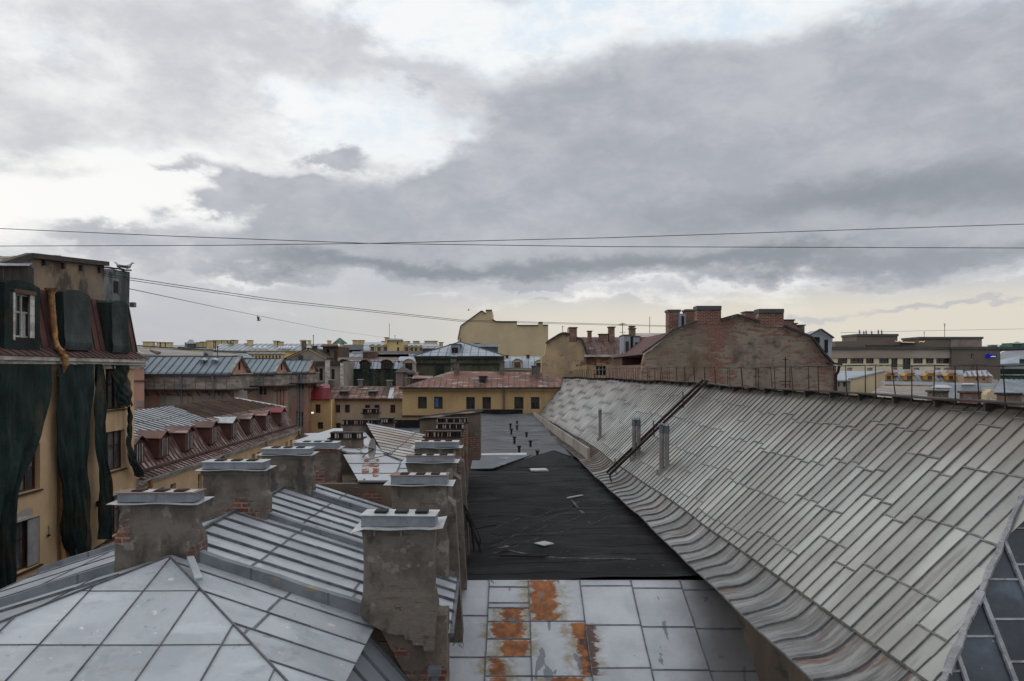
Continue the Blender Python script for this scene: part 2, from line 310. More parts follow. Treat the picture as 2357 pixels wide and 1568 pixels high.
M['office_panel'] = mat('cream_office_panel', (.66, .61, .43), (.58, .54, .4), .2, .8)
M['pinkbrick'] = mat('washed_brick', (.27, .21, .19), (.20, .15, .14), .5, .9)
M['skin_blue'] = mat('blue_cloth', (.05, .14, .32), None, 3, .8)

# rust-stained sheet roof: rust sits in patches of its own on single sheets
def rust_sheet():
    m = bpy.data.materials.new('rust_stained_sheet'); m.use_nodes = True
    g = G(m.node_tree); g.n.clear()
    o = g.node('ShaderNodeOutputMaterial'); b = g.node('ShaderNodeBsdfPrincipled'); g.l.new(b.outputs[0], o.inputs[0])
    co = g.node('ShaderNodeTexCoord').outputs['Object']
    n0 = g.noise(co, 1.1, 7, .6); nf = g.noise(co, 14, 5, .6)
    col = g.mix(g.step(n0, .4, .65), (.47, .49, .515), (.385, .405, .43))
    wx = g.noise(g.vec('MULTIPLY', co, (3, 9, 3)), 1.0, 8, .65)
    wy = g.noise(g.vec('MULTIPLY', co, (9, 3, 3)), 1.0, 8, .65)
    x, y, z = g.sep(co)[0:3]
    X = g.math('ADD', x, off2(g, wx, .70)); Y = g.math('ADD', y, off2(g, wy, .10))
    def rect(x0, x1, y0, y1, soft):
        a = g.math('MULTIPLY', g.step(X, x0 - soft, x0 + soft), g.math('SUBTRACT', 1.0, g.step(X, x1 - soft, x1 + soft)))
        c = g.math('MULTIPLY', g.step(Y, y0 - .02, y0 + .02), g.math('SUBTRACT', 1.0, g.step(Y, y1 - .02, y1 + .02)))
        return g.math('MULTIPLY', a, c)
    def many(rs, soft, grow):
        m_ = None
        for (a, c, d, e) in rs:
            r = rect(a - grow, c + grow, d, e, soft)
            m_ = r if m_ is None else g.math('MAXIMUM', m_, r)
        return m_
    mn = g.noise(co, 5, 6, .6)
    halo = many(RUST, .16, .24); core = many(RUST, .03, 0.0); deep = many(DEEP, .03, 0.0)
    col = g.mix(g.math('MULTIPLY', halo, g.step(mn, .30, .60)), col, (.27, .23, .155))
    col = g.mix(g.math('MULTIPLY', core, .93), col, g.mix(g.step(mn, .35, .65), (.36, .115, .02), (.17, .06, .024)))
    col = g.mix(deep, col, (.075, .033, .024))
    # flaked paint: dark pointed patches with a wet look
    fl = g.noise(g.vec('MULTIPLY', co, (1.9, .85, 1)), 1.0, 3, .45, 1.2)
    col = g.mix(g.math('MULTIPLY', g.step(fl, .635, .645), .9), col, (.15, .165, .185))
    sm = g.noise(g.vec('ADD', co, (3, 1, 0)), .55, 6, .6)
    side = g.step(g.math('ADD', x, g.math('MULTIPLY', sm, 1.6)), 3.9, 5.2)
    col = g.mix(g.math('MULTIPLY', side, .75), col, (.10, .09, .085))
    col = g.mix(1.0, col, g.comb(*[g.math('ADD', .93, g.math('MULTIPLY', nf, .14))] * 3), 'MULTIPLY')
    at = g.node('ShaderNodeAttribute', attribute_name='tint').outputs['Fac']
    k = g.math('ADD', .92, g.math('MULTIPLY', at, .16)); col = g.mix(1.0, col, g.comb(k, k, k), 'MULTIPLY')
    g.put(b.inputs['Base Color'], col)
    g.put(b.inputs['Roughness'], g.math('ADD', .42, g.math('MULTIPLY', core, .4), clamp=True))
    bp = g.node('ShaderNodeBump'); bp.inputs['Strength'].default_value = .4; bp.inputs['Distance'].default_value = .03
    g.put(bp.inputs['Height'], g.math('ADD', g.noise(co, 6, 5, .6), g.math('MULTIPLY', g.noise(co, 1.3, 2, .5), 2.0)))
    g.l.new(bp.outputs[0], b.inputs['Normal'])
    return m
def off2(g, n, k): return g.math('MULTIPLY', g.math('SUBTRACT', n, .5), k)

# ------------------------------------------------------------------ geometry helpers
def P(px, py, d):                    # a point seen at (px, py) standing d metres away
    return Vector(((px - 1178.5) / F * d, d, H + (850 - py) / F * d))
def L(u, v, z):                      # block frame: u across, v along the street, z from eye level
    return Vector((u - KS * v, v, H + z))
def Q(px, py, u):                    # a point seen at (px, py) on the long wall plane at u
    v = u * F / (px - 1112.0)
    return L(u, v, (850 - py) / F * v)

BASE = {}
class MB:
    def __init__(s): s.v = []; s.f = []; s.m = []; s.t = []
    def face(s, pts, mi=0, t=.5):
        i = len(s.v); s.v += [Vector(p) for p in pts]; s.f.append(tuple(range(i, i + len(pts)))); s.m.append(mi); s.t.append(t)
    def hexa(s, a, b, mi=0, t=.5):   # a, b: two matching quads
        i = len(s.v); s.v += [Vector(p) for p in a] + [Vector(p) for p in b]
        n = len(a)
        s.f.append(tuple(range(i + n - 1, i - 1, -1))); s.f.append(tuple(range(i + n, i + 2 * n)))
        for k in range(n): s.f.append((i + k, i + (k + 1) % n, i + n + (k + 1) % n, i + n + k))
        s.m += [mi] * (n + 2); s.t += [t] * (n + 2)
    def box(s, p, q, mi=0, t=.5):
        (x0, y0, z0), (x1, y1, z1) = p, q
        s.hexa([(x0, y0, z0), (x1, y0, z0), (x1, y1, z0), (x0, y1, z0)], [(x0, y0, z1), (x1, y0, z1), (x1, y1, z1), (x0, y1, z1)], mi, t)
    def prism(s, poly, ext, mi=0, t=.5):
        e = Vector(ext); s.hexa([Vector(p) for p in poly], [Vector(p) + e for p in poly], mi, t)
    def bar(s, a, b, w, h, mi=0, t=.5, up=(0, 0, 1), lift=True):
        a = Vector(a); b = Vector(b); d = b - a
        if d.length < 1e-5: return
        d.normalize(); up = Vector(up)
        if abs(d.dot(up)) > .98: up = Vector((0, 1, 0))
        sdir = d.cross(up).normalized(); n = sdir.cross(d).normalized()
        lo = Vector((0, 0, 0)) if lift else n * (-h / 2); hi = lo + n * h; k = sdir * (w / 2)
        s.hexa([a - k + lo, a + k + lo, a + k + hi, a - k + hi], [b - k + lo, b + k + lo, b + k + hi, b - k + hi], mi, t)
    def tube(s, pts, r, n=8, mi=0, t=.5, cap=True):
        pts = [Vector(p) for p in pts]; rings = []
        for i, p in enumerate(pts):
            d = (pts[min(i + 1, len(pts) - 1)] - pts[max(i - 1, 0)]).normalized()
            a = Vector((0, 0, 1)) if abs(d.z) < .9 else Vector((0, 1, 0))
            x = d.cross(a).normalized(); y = d.cross(x)
            rr = r[i] if isinstance(r, (list, tuple)) else r
            k = len(s.v)
            for j in range(n):
                an = 2 * math.pi * j / n
                s.v.append(p + (x * math.cos(an) + y * math.sin(an)) * rr)
            rings.append(k)
        for a, b in zip(rings, rings[1:]):
            for j in range(n):
                s.f.append((a + j, a + (j + 1) % n, b + (j + 1) % n, b + j)); s.m.append(mi); s.t.append(t)
        if cap:
            for a in (rings[0], rings[-1]):
                s.f.append(tuple(a + j for j in range(n))); s.m.append(mi); s.t.append(t)
    def loft(s, rings, mi=0, t=.5, cap=True):
        ks = []
        for r in rings:
            ks.append(len(s.v)); s.v += [Vector(p) for p in r]
        n = len(rings[0])
        for a, b in zip(ks, ks[1:]):
            for j in range(n):
                s.f.append((a + j, a + (j + 1) % n, b + (j + 1) % n, b + j)); s.m.append(mi); s.t.append(t)
        if cap:
            for a in (ks[0], ks[-1]):
                s.f.append(tuple(a + j for j in range(n))); s.m.append(mi); s.t.append(t)
    def grid(s, fn, nu, nv, mi=0, t=.5):
        k = len(s.v)
        for j in range(nv + 1):
            for i in range(nu + 1): s.v.append(Vector(fn(i / nu, j / nv)))
        for j in range(nv):
            for i in range(nu):
                a = k + j * (nu + 1) + i
                s.f.append((a, a + 1, a + nu + 2, a + nu + 1)); s.m.append(mi); s.t.append(t)
    def build(s, name, mats, parent=None, smooth=False, base=None, label=None):
        if not isinstance(mats, (list, tuple)): mats = [mats]
        if parent is not None: bs = BASE[parent.name]
        else: bs = Vector(base) if base is not None else Vector((sum(v.x for v in s.v) / len(s.v), sum(v.y for v in s.v) / len(s.v), min(v.z for v in s.v)))
        me = bpy.data.meshes.new(name)
        me.from_pydata([tuple(v - bs) for v in s.v], [], s.f)
        for m in mats: me.materials.append(M[m] if isinstance(m, str) else m)
        me.polygons.foreach_set('material_index', s.m)
        if smooth: me.polygons.foreach_set('use_smooth', [True] * len(s.f))
        a = me.attributes.new('tint', 'FLOAT', 'FACE'); a.data.foreach_set('value', s.t)
        me.update()
        o = bpy.data.objects.new(name, me); COL.objects.link(o)
        if parent is not None: o.parent = parent
        else: o.location = bs
        if label: o['label'] = label
        BASE[o.name] = bs
        return o
def thing(name, label, cat, loc, group=None):
    o = bpy.data.objects.new(name, None); COL.objects.link(o); o.location = loc
    o['label'] = label; o['category'] = cat
    if group: o['group'] = group
    BASE[o.name] = Vector(loc)
    return o
def tag(o, label, cat, group=None):
    o['label'] = label; o['category'] = cat
    if group: o['group'] = group
    return o
def structure(o): o['kind'] = 'structure'; return o

# sheet roofing: a flat polygon cut into strips by standing seams and into sheets by cross joints
def clip(poly, ax, c, keep_ge):
    o = []
    for i in range(len(poly)):
        p, q = poly[i], poly[(i + 1) % len(poly)]
        a = (p[ax] - c) if keep_ge else (c - p[ax]); b = (q[ax] - c) if keep_ge else (c - q[ax])
        if a >= 0: o.append(p)
        if (a > 0 > b) or (a < 0 < b):
            k = a / (a - b); o.append((p[0] + (q[0] - p[0]) * k, p[1] + (q[1] - p[1]) * k))
    return o
def facet(mb, poly, sdir, seams, joints, sw=.022, sh=.035, jw=.03, jh=.012, mp=0, ms=1, off=0.0, jit=.004, bend=True):
    poly = [Vector(p) for p in poly]; O = poly[0]
    n = (poly[1] - poly[0]).cross(poly[2] - poly[0]).normalized()
    if n.z < 0: n = -n
    s = Vector(sdir); s = (s - n * s.dot(n)).normalized(); t = n.cross(s)
    if t.z < 0: t = -t
    p2 = [((p - O).dot(s), (p - O).dot(t)) for p in poly]
    def W(a, b, h=0.0): return O + s * a + t * b + n * h
    smin, smax = min(p[0] for p in p2), max(p[0] for p in p2)
    tmin, tmax = min(p[1] for p in p2), max(p[1] for p in p2)
    if isinstance(seams, (int, float)):
        cuts = []; c = smin + (off % seams)
        while c < smax: cuts.append(c); c += seams
    else: cuts = [(Vector(q) - O).dot(s) for q in seams]
    cuts = sorted(c for c in cuts if smin + .02 < c < smax - .02)
    bounds = [smin] + cuts + [smax]
    for i in range(len(bounds) - 1):
        st = clip(clip(p2, 0, bounds[i], True), 0, bounds[i + 1], False)
        if len(st) < 3: continue
        js = joints(i) if callable(joints) else joints
        js = sorted(j for j in js if tmin < tmin + j < tmax)
        tb = [tmin - 1] + [tmin + j for j in js] + [tmax + 1]
        for k in range(len(tb) - 1):
            ce = clip(clip(st, 1, tb[k], True), 1, tb[k + 1], False)
            if len(ce) >= 3:
                h = U(-.002, .002)
                mb.face([W(a, b, h) for a, b in ce], mp, R())
        for j in tb[1:-1]:
            xs = sorted(_cross(st, 1, j))
            if len(xs) >= 2 and xs[-1] - xs[0] > .03:
                mb.bar(W(xs[0], j), W(xs[-1], j + U(-.01, .01)), jw, jh, ms, R(), n)
    for c in cuts:
        xs = sorted(_cross(p2, 0, c))
        if len(xs) >= 2:
            a, b = xs[0], xs[-1]; k = max(1, int((b - a) / .7)) if bend else 1
            pr = W(c, a)
            for i in range(1, k + 1):
                q = W(c + (U(-jit, jit) if i < k else 0), a + (b - a) * i / k)
                mb.bar(pr, q, sw * U(.85, 1.2), sh * U(.85, 1.1), ms, R(), n); pr = q
def _cross(poly, ax, c):
    o = []
    for i in range(len(poly)):
        p, q = poly[i], poly[(i + 1) % len(poly)]
        if (p[ax] - c) * (q[ax] - c) < 0:
            k = (c - p[ax]) / (q[ax] - p[ax]); o.append(p[1 - ax] + (q[1 - ax] - p[1 - ax]) * k)
    return o
def stag(step, first=.5, spread=.25):
    def f(i):
        random.seed(i * 7 + int(step * 100)); a = first + (i % 2) * step * .5 + U(-spread, spread)
        r = []
        while a < 30: r.append(a); a += step
        return r
    return f

# walls with real openings; op = (x0, x1, z0, z1) along R and up from O
def facade(mb, O, Rv, W, Ht, ops, recess, mi=0, mr=0):
    O = Vector(O); Rv = Vector(Rv).normalized(); Uv = Vector((0, 0, 1)); rc = Vector(recess)
    xs = sorted({0, W} | {o[0] for o in ops} | {o[1] for o in ops}); zs = sorted({0, Ht} | {o[2] for o in ops} | {o[3] for o in ops})
    def pt(a, b): return O + Rv * a + Uv * b
    for i in range(len(xs) - 1):
        for j in range(len(zs) - 1):
            cx, cz = (xs[i] + xs[i + 1]) / 2, (zs[j] + zs[j + 1]) / 2
            if any(o[0] < cx < o[1] and o[2] < cz < o[3] for o in ops): continue
            mb.face([pt(xs[i], zs[j]), pt(xs[i + 1], zs[j]), pt(xs[i + 1], zs[j + 1]), pt(xs[i], zs[j + 1])], mi)
    for (a, b, c, d) in ops:
        q = [pt(a, c), pt(b, c), pt(b, d), pt(a, d)]
        for k in range(4): mb.face([q[k], q[(k + 1) % 4], q[(k + 1) % 4] + rc, q[k] + rc], mr)
def window(parent, O, Rv, op, recess, fr='frame', gl='glass', bars=(1, 1), th=.05, sill=None):
    O = Vector(O); Rv = Vector(Rv).normalized(); rc = Vector(recess); a, b, c, d = op; Uv = Vector((0, 0, 1)); ou = -rc.normalized()
    def pt(x, z, k=0.0): return O + Rv * x + Uv * z + rc + ou * k
    m = MB(); nb, nt = bars
    for i in range(nb + 1):
        for j in range(nt + 1):
            x0, x1 = a + (b - a) * i / (nb + 1), a + (b - a) * (i + 1) / (nb + 1); z0, z1 = c + (d - c) * j / (nt + 1), c + (d - c) * (j + 1) / (nt + 1)
            m.face([pt(x0, z0, -.003), pt(x1, z0, -.003), pt(x1, z1, -.003), pt(x0, z1, -.003)], 0, R())
    pn = m.build('window', gl, parent)
    f = MB(); e = th / 2
    def br(x0, z0, x1, z1, t=th): 
        if x0 == x1: f.hexa([pt(x0 - t / 2, z0), pt(x0 + t / 2, z0), pt(x0 + t / 2, z1), pt(x0 - t / 2, z1)], [pt(x0 - t / 2, z0, t), pt(x0 + t / 2, z0, t), pt(x0 + t / 2, z1, t), pt(x0 - t / 2, z1, t)])
        else: f.hexa([pt(x0, z0 - t / 2), pt(x1, z0 - t / 2), pt(x1, z0 + t / 2), pt(x0, z0 + t / 2)], [pt(x0, z0 - t / 2, t * .9), pt(x1, z0 - t / 2, t * .9), pt(x1, z0 + t / 2, t * .9), pt(x0, z0 + t / 2, t * .9)])
    br(a + e, c, a + e, d); br(b - e, c, b - e, d); br(a, c + e, b, c + e); br(a, d - e, b, d - e)
    for i in range(nb): x = a + (b - a) * (i + 1) / (nb + 1); br(x, c, x, d, th * .8)
    for j in range(nt): z = c + (d - c) * (j + 1.25) / (nt + 1); br(a, z, b, z, th * .7)
    f.build('window_frame', fr, pn)
    if sill:
        s = MB(); s.hexa([pt(a - .06, c - .05), pt(b + .06, c - .05), pt(b + .06, c), pt(a - .06, c)], [p + (-rc) + ou * .08 for p in (pt(a - .06, c - .06), pt(b + .06, c - .06), pt(b + .06, c - .01), pt(a - .06, c - .01))])
        s.build('window_sill', sill, pn)
    return pn

# ================================================================== GROUND
g_ = MB(); g_.face([(-3000, -300, 0), (3000, -300, 0), (3000, 4000, 0), (-3000, 4000, 0)])
structure(g_.build('ground', 'asphalt', base=(0, 0, 0)))

# ================================================================== chimneys of the near roofs
def ring(cx, y0, w, d, z, b=.025, j=0.0):
    x0, x1, y1 = cx - w / 2, cx + w / 2, y0 + d
    pts = [(x0 + b, y0), (x1 - b, y0), (x1, y0 + b), (x1, y1 - b), (x1 - b, y1), (x0 + b, y1), (x0, y1 - b), (x0, y0 + b)]
    return [Vector((x + U(-j, j), y + U(-j, j), H + z)) for x, y in pts]
def chimney(par, cx, y0, w, d, zt, zb, prof=None, m='plaster', cap='metal', top='galv_top', skirt=.11, hcap=.20, label=None, lids='dark', sk_l=0, sk_r=0):
    """zt: top of the masonry; prof: list of (drop below the top, extra width, extra depth)"""
    prof = prof or [(0, .06, .04), (.10, .05, .03), (.16, -.02, 0), (.45, -.03, 0), (.8, -.02, 0), (.95, .10, .05), (1.2, .12, .06)]
    mb = MB(); rings = []
    hs = []
    for i, (dz, ew, ed) in enumerate(prof):
        hs.append((dz, ew, ed))
        if i + 1 < len(prof):
            n2 = int((prof[i + 1][0] - dz) / .16)
            for k in range(1, n2 + 1):
                q = k / (n2 + 1); hs.append((dz + (prof[i + 1][0] - dz) * q, ew + (prof[i + 1][1] - ew) * q, ed + (prof[i + 1][2] - ed) * q))
    if zt - hs[-1][0] > zb: hs.append((zt - zb, hs[-1][1], hs[-1][2]))
    for (dz, ew, ed) in hs: rings.append(ring(cx, y0 - ed / 2, w + ew, d + ed, zt - dz, .03, .009))
    mb.loft(rings)
    c = mb.build('chimney', m, par, label=label)
    if cap == 'metal':
        s = MB(); x0, x1, y1 = cx - w / 2 - skirt, cx + w / 2 + skirt, y0 + d
        n = 10
        def sk(a, b, up):
            X = x0 - sk_l + (x1 + sk_r - x0 + sk_l) * a; Y = y0 - .11 + (d + .22) * b
            edge = max(abs(a - .5) * 2 - .8, 0) / .2
            zz = .008 + .018 * math.sin(a * 9 + cx * 7) * (1 - b) * .5 - .012 * (1 - b) * (1 - b) + .4 * edge * U(-.012, .012) - .05 * edge * (sk_l + sk_r > 0)
            return Vector((X, Y, H + zt + zz + up))
        s.grid(lambda a, b: sk(a, b, 0), n, 3); s.grid(lambda a, b: sk(a, b, -.006), n, 3)
        s.build('cap_skirt', top if top != 'rust_top' else 'galv_top', c)
        bx0, bx1, by0, by1 = cx - w / 2 + .005, cx + w / 2 - .005, y0 + .0, y0 + d
        bm = MB(); z0, z1 = H + zt + .01, H + zt + hcap
        bm.hexa([(bx0, by0, z0), (bx1, by0, z0), (bx1, by1, z0), (bx0, by1, z0)], [(bx0, by0, z1), (bx1, by0, z1), (bx1, by1, z1), (bx0, by1, z1)])
        bm.bar((cx + U(-.1, .1), by0, z0), (cx + U(-.1, .1), by0, z1), .006, .006)
        bm.build('cap_box', 'galv', c)
        tp = MB(); e = .02
        tp.hexa([(bx0 - e, by0 - e, z1 - .006), (bx1 + e, by0 - e, z1 - .006), (bx1 + e, by1 + e, z1 - .006), (bx0 - e, by1 + e, z1 - .006)],
                [(bx0 - e, by0 - e, z1 + .006), (bx1 + e, by0 - e, z1 + .004), (bx1 + e, by1 + e, z1 + .007), (bx0 - e, by1 + e, z1 + .005)])
        tp.build('cap_top', top, c)
        for k in range(3):
            fx = cx + w * (-.27 + .27 * k) + U(-.015, .015); fw, fd = w * .075, d * .24; cy = (by0 + by1) / 2 - .01
            fo = MB(); zt1 = z1 + .006
            r0 = [(fx - fw, cy - fd, zt1), (fx + fw, cy - fd, zt1), (fx + fw, cy + fd, zt1), (fx - fw, cy + fd, zt1)]
            fo.loft([r0, [(x, y, zt1 + .018) for x, y, z in r0], [(fx + (x - fx) * .82, cy + (y - cy) * .82, zt1 + .022) for x, y, z in r0]])
            fo.face([(fx + (x - fx) * .80, cy + (y - cy) * .80, zt1 + .024) for x, y, z in r0])
            fo.build('flue_opening', 'flue', c)
            if top == 'rust_top':
                q = MB(); q.box((fx + fw * 1.1, cy - fd * 1.5, zt1 + .001), (fx + fw * 2.6, cy + fd * 1.1, zt1 + .006)); q.build('cap_patch', 'galv_top', c)
    elif cap == 'slot':
        z0 = H + zt; x0, x1, y1 = cx - w / 2, cx + w / 2, y0 + d
        s = MB(); s.box((x0 - .06, y0 - .06, z0), (x1 + .06, y1 + .06, z0 + .035)); s.build('cap_ledge', 'iron', c)
        b = MB(); b.box((x0 + .03, y0 + .06, z0 + .035), (x1 - .03, y1 - .06, z0 + .17)); b.build('flue_opening', 'flue', c)
        p = MB(); n = 9; xx = x0 + .02
        while xx < x1 - .05:
            ww = U(.02, .06); p.box((xx, y0 + U(.0, .02), z0 + .036), (min(xx + ww, x1 - .01), y0 + .07, z0 + .17), random.choice((0, 0, 1)), R()); xx += ww + U(.03, .09)
        p.box((x0, y0, z0 + .17), (x1, y1, z0 + .20), 1); p.build('slotted_cap', ['rustwhite', 'iron'], c)
    return c

# ================================================================== NEAR TENEMENT (hip roofs, fire walls, chimneys in pairs)
K = .318
def zr(u, zrd, ur=-4.35): return zrd - K * abs(u - ur)
near = thing('tenement_building', 'nearest building below the viewer, pale grey sheet roofs stepped between fire walls with paired chimneys', 'building', L(-3, 12, -H))
SEC = [(10.45, 13.25, -2.50, -.455), (13.25, 16.4, -2.60, -.56), (16.4, 18.2, -2.75, -.56)]
# first section: a hipped end towards the viewer
ap = L(-4.35, 10.25, -2.60); hz = lambda d: -2.60 - K * (10.25 - d)
def hipL(d): return L(-4.35 - (10.25 - d), d, hz(d))
def hipR(d): return L(-4.35 + (10.25 - d), d, hz(d))
r = MB()
D0 = 5.6
A = ap
fl = Vector((A.x - (10.25 - D0), D0, H + hz(D0))); fr = Vector((A.x + (10.25 - D0), D0, H + hz(D0)))
xs_front = [Vector((x, 8.5, H + hz(8.5))) for x in (-8.95, -8.1, -7.4, -6.73, -6.03, -5.42, -4.72, -4.03, -3.33, -2.6, -1.9, -1.2)]
def jf(i): return [.35 + .0, 1.75, 2.85 + (0 if i % 2 else .0)]
facet(r, [fl, fr, A], (1, 0, 0), xs_front, lambda i: [3.02, 4.07][0:2] if True else 0, sw=.011, sh=.017, jw=.013, jh=.007)
# right slope of the first section, down to its eave
ue = -1.47; ze = zr(ue, -2.60)
e0, e1 = L(ue, 10.45, ze), L(ue, 7.37, ze)
r_top = L(-4.35, 10.45, -2.60)
cR = Vector((A.x + (-4.35 - ue) * -1, 0, 0))
dh = 10.25 - (ue + 4.35)
facet(r, [r_top, A, Vector((A.x + (ue + 4.35), dh, H + ze)), e0], (0, 1, 0), .62, lambda i: [1.30] if i % 2 else [1.34], off=.25, sw=.013, sh=.019)
facet(r, [L(-4.35, 10.45, -2.60), A, Vector((A.x - 3.6, 10.25 - 3.6, H + hz(6.65))), L(-7.94, 10.45, zr(-7.94, -2.60))], (0, 1, 0), .95, lambda i: [1.2, 2.6], off=.3)
# hip rolls
for q in (fl, fr): r.bar(A, q, .018, .025, 1)
r.bar(L(-4.0, 10.1, -2.60), L(-3.7, 9.62, -2.76), .09, .05, 0)
r.build('roof', ['sheet', 'sheet_edge'], near, label='hipped pale sheet roof nearest the viewer')
# further sections
for (v0, v1, zd, ue2) in SEC:
    r = MB(); o0 = U(0, .6)
    facet(r, [L(-4.35, v0, zd), L(-4.35, v1, zd), L(ue2, v1, zr(ue2, zd)), L(ue2, v0, zr(ue2, zd))], (0, 1, 0), .5, lambda i: [1.55, 3.0] if i % 2 else [1.5, 3.02], off=o0, sw=.026, sh=.04)
    facet(r, [L(-4.35, v0, zd), L(-4.35, v1, zd), L(-7.94, v1, zr(-7.94, zd)), L(-7.94, v0, zr(-7.94, zd))], (0, 1, 0), 1.0, lambda i: [1.55, 3.0], off=o0, sw=.013, sh=.019)
    r.bar(L(-4.35, v0, zd), L(-4.35, v1, zd), .05, .05, 1)
    for ux in (ue2, -7.94):
        r.prism([L(ux - .04, v0, zr(ux, zd) - .05), L(ux + .04, v0, zr(ux, zd) - .05), L(ux + .04, v0, zr(ux, zd) + .006), L(ux - .04, v0, zr(ux, zd) + .006)], (-KS * (v1 - v0), v1 - v0, 0), 1)
    r.build('roof', ['sheet', 'sheet_edge'], near)
# fire wall copings, clad in dull flashing
for (v, zd, w_, uR, uL) in ((10.45, -2.50, .13, -1.45, -7.94), (13.25, -2.45, .13, -.50, -7.94), (16.4, -2.55, .14, -.56, -6.4)):
    m = MB()
    for (ua, ub) in ((-4.35, uR), (-4.35, uL)):
        n = 8
        for i in range(n):
            a = ua + (ub - ua) * i / n; b = ua + (ub - ua) * (i + 1) / n
            za, zb_ = zr(a, zd) + .045 + .010 * math.sin(i * 2.1), zr(b, zd) + .045 + .010 * math.sin((i + 1) * 2.1)
            m.hexa([L(a, v - w_ / 2, za - .22), L(a, v + w_ / 2, za - .22), L(a, v + w_ / 2, za), L(a, v - w_ / 2, za)],
                   [L(b, v - w_ / 2, zb_ - .22), L(b, v + w_ / 2, zb_ - .22), L(b, v + w_ / 2, zb_), L(b, v - w_ / 2, zb_)], 0, U(.3, .7))
            if i in (3, 6): m.bar(L(a, v - w_ / 2 - .004, za - .16), L(a, v - w_ / 2 - .004, za + .004), .03, .012, 1)
    m.build('fire_wall_coping', ['band', 'sheet_edge'], near)
# side slope where the first roof drops steeply beside the fire wall
m = MB(); facet(m, [L(-1.75, 10.33, -3.50), L(-.80, 10.33, -4.55), L(-.80, 6.0, -4.55), L(-1.75, 6.0, -3.50)], (0, 1, 0), .55, [], off=.3, sw=.03)
m.bar(L(-1.44, 10.36, -3.60), L(-.78, 10.36, -4.58), .09, .10, 2)
m.build('steep_roof_strip', ['greyroof', 'sheet_edge', 'plaster'], near)
# walls
m = MB()
m.hexa([L(-7.8, 6.4, -H), L(-.8, 6.4, -H), L(-.8, 10.3, -H), L(-7.8, 10.3, -H)], [L(-7.8, 6.4, -3.95), L(-1.5, 6.4, -4.6), L(-.8, 10.3, -4.60), L(-7.8, 10.3, -3.8)])
m.hexa([L(-7.8, 10.35, -H), L(-.98, 10.35, -H), L(-.98, 18.2, -H), L(-7.8, 18.2, -H)], [L(-7.8, 10.35, -3.82), L(-.98, 10.35, -3.82), L(-.98, 18.2, -3.82), L(-7.8, 18.2, -3.82)])
m.hexa([L(-7.8, 16.4, -4), L(-.6, 16.4, -4), L(-.6, 18.25, -4), L(-7.8, 18.25, -4)], [L(-7.8, 16.4, -3.9), L(-.6, 16.4, -3.95), L(-.6, 18.25, -3.95), L(-7.8, 18.25, -3.9)])
for (v, top) in ((10.45, -2.6), (13.25, -2.6), (16.4, -2.75), (18.2, -2.75)):
    m.prism([L(-7.85, v - .05, -H), L(-.62, v - .05, -H), L(-.62, v - .05, zr(-.62, top) - .06), L(-4.35, v - .05, top - .06), L(-7.85, v - .05, zr(-7.85, top) - .06)], (0, .12, 0))
m.build('wall', 'plaster_brown', near)
# the exposed fire wall under the nearest chimney
m = MB()
m.prism([L(-1.50, 10.22, -3.45), L(-.80, 10.22, -4.75), L(-.62, 10.22, -6.5), L(-.50, 10.22, -6.5), L(-.50, 10.22, -3.4)], (0, .42, 0))
m.build('fire_wall', 'plaster_brick', near, label='broken render over brick under the nearest chimney')
m = MB(); m.tube([L(-.66, 10.05, -4.15), L(-.66, 10.05, -6)], .055, 8); m.box(L(-.75, 9.98, -4.15) , L(-.57, 10.12, -4.05)); m.build('downpipe', 'pipe_grey', near)
# paired chimneys
PR = [(0, .05, .04), (.09, .04, .03), (.13, -.01, 0), (.5, -.02, 0), (.60, .10, .02), (.68, .13, .03), (1.1, .13, .03)]
chimney(near, -4.985, 10.35, 1.09, .34, -1.87, -3.1, [(0, .02, .0), (.12, -.04, 0), (.36, -.05, 0), (.47, .05, .02), (.56, .09, .03), (.9, .09, .03)], top='rust_top', hcap=.135, skirt=.095, label='soot stained chimney at the peak of the nearest hip, rusty cap lid')
L2 = [(0, .06, .05), (.09, .06, .05), (.12, -.0, 0), (.40, -.01, 0), (.48, .08, .02), (.9, .09, .03)]
chimney(near, -4.93, 13.05, 1.075, .38, -1.77, -3.2, L2, hcap=.13, skirt=.09)
chimney(near, -4.966, 16.2, 1.035, .42, -1.87, -3.3, L2, hcap=.125, skirt=.10)
chimney(near, -5.18, 19.5, 1.12, .45, -2.09, -3.6, L2, m='plaster_brick', hcap=.15, skirt=.10, label='chimney with its render fallen off a broad patch of red brick')
# nearest right chimney with corbelled foot
mb = MB(); cx = -1.545; w1 = .965; y0 = 10.02; d1 = .42
hs = [(-2.13, .06), (-2.22, .03), (-2.40, -.01), (-2.7, -.02), (-3.02, -.01), (-3.10, .03), (-3.2, .07), (-3.32, .07)]
mb.loft([ring(cx, y0, w1 + e, d1, z, .03, .008) for z, e in hs])
xl, xr = cx - w1 / 2 - .035, cx + w1 / 2 + .035
st = [(xl, -3.32), (xl + .05, -3.41), (xl + .22, -3.50), (xl + .36, -3.58), (xl + .50, -3.60), (xl + .60, -3.60), (xl + .61, -3.66), (xl + .71, -3.68), (xl + .72, -3.74), (xl + .86, -3.745), (xl + .87, -3.82), (xr - .03, -3.82), (xr, -3.32)]
mb.prism([Vector((x, y0, H + z)) for x, z in st], (0, d1, 0))
c = mb.build('chimney', 'plaster', near, label='tallest grey rendered chimney at the front with a stepped foot')
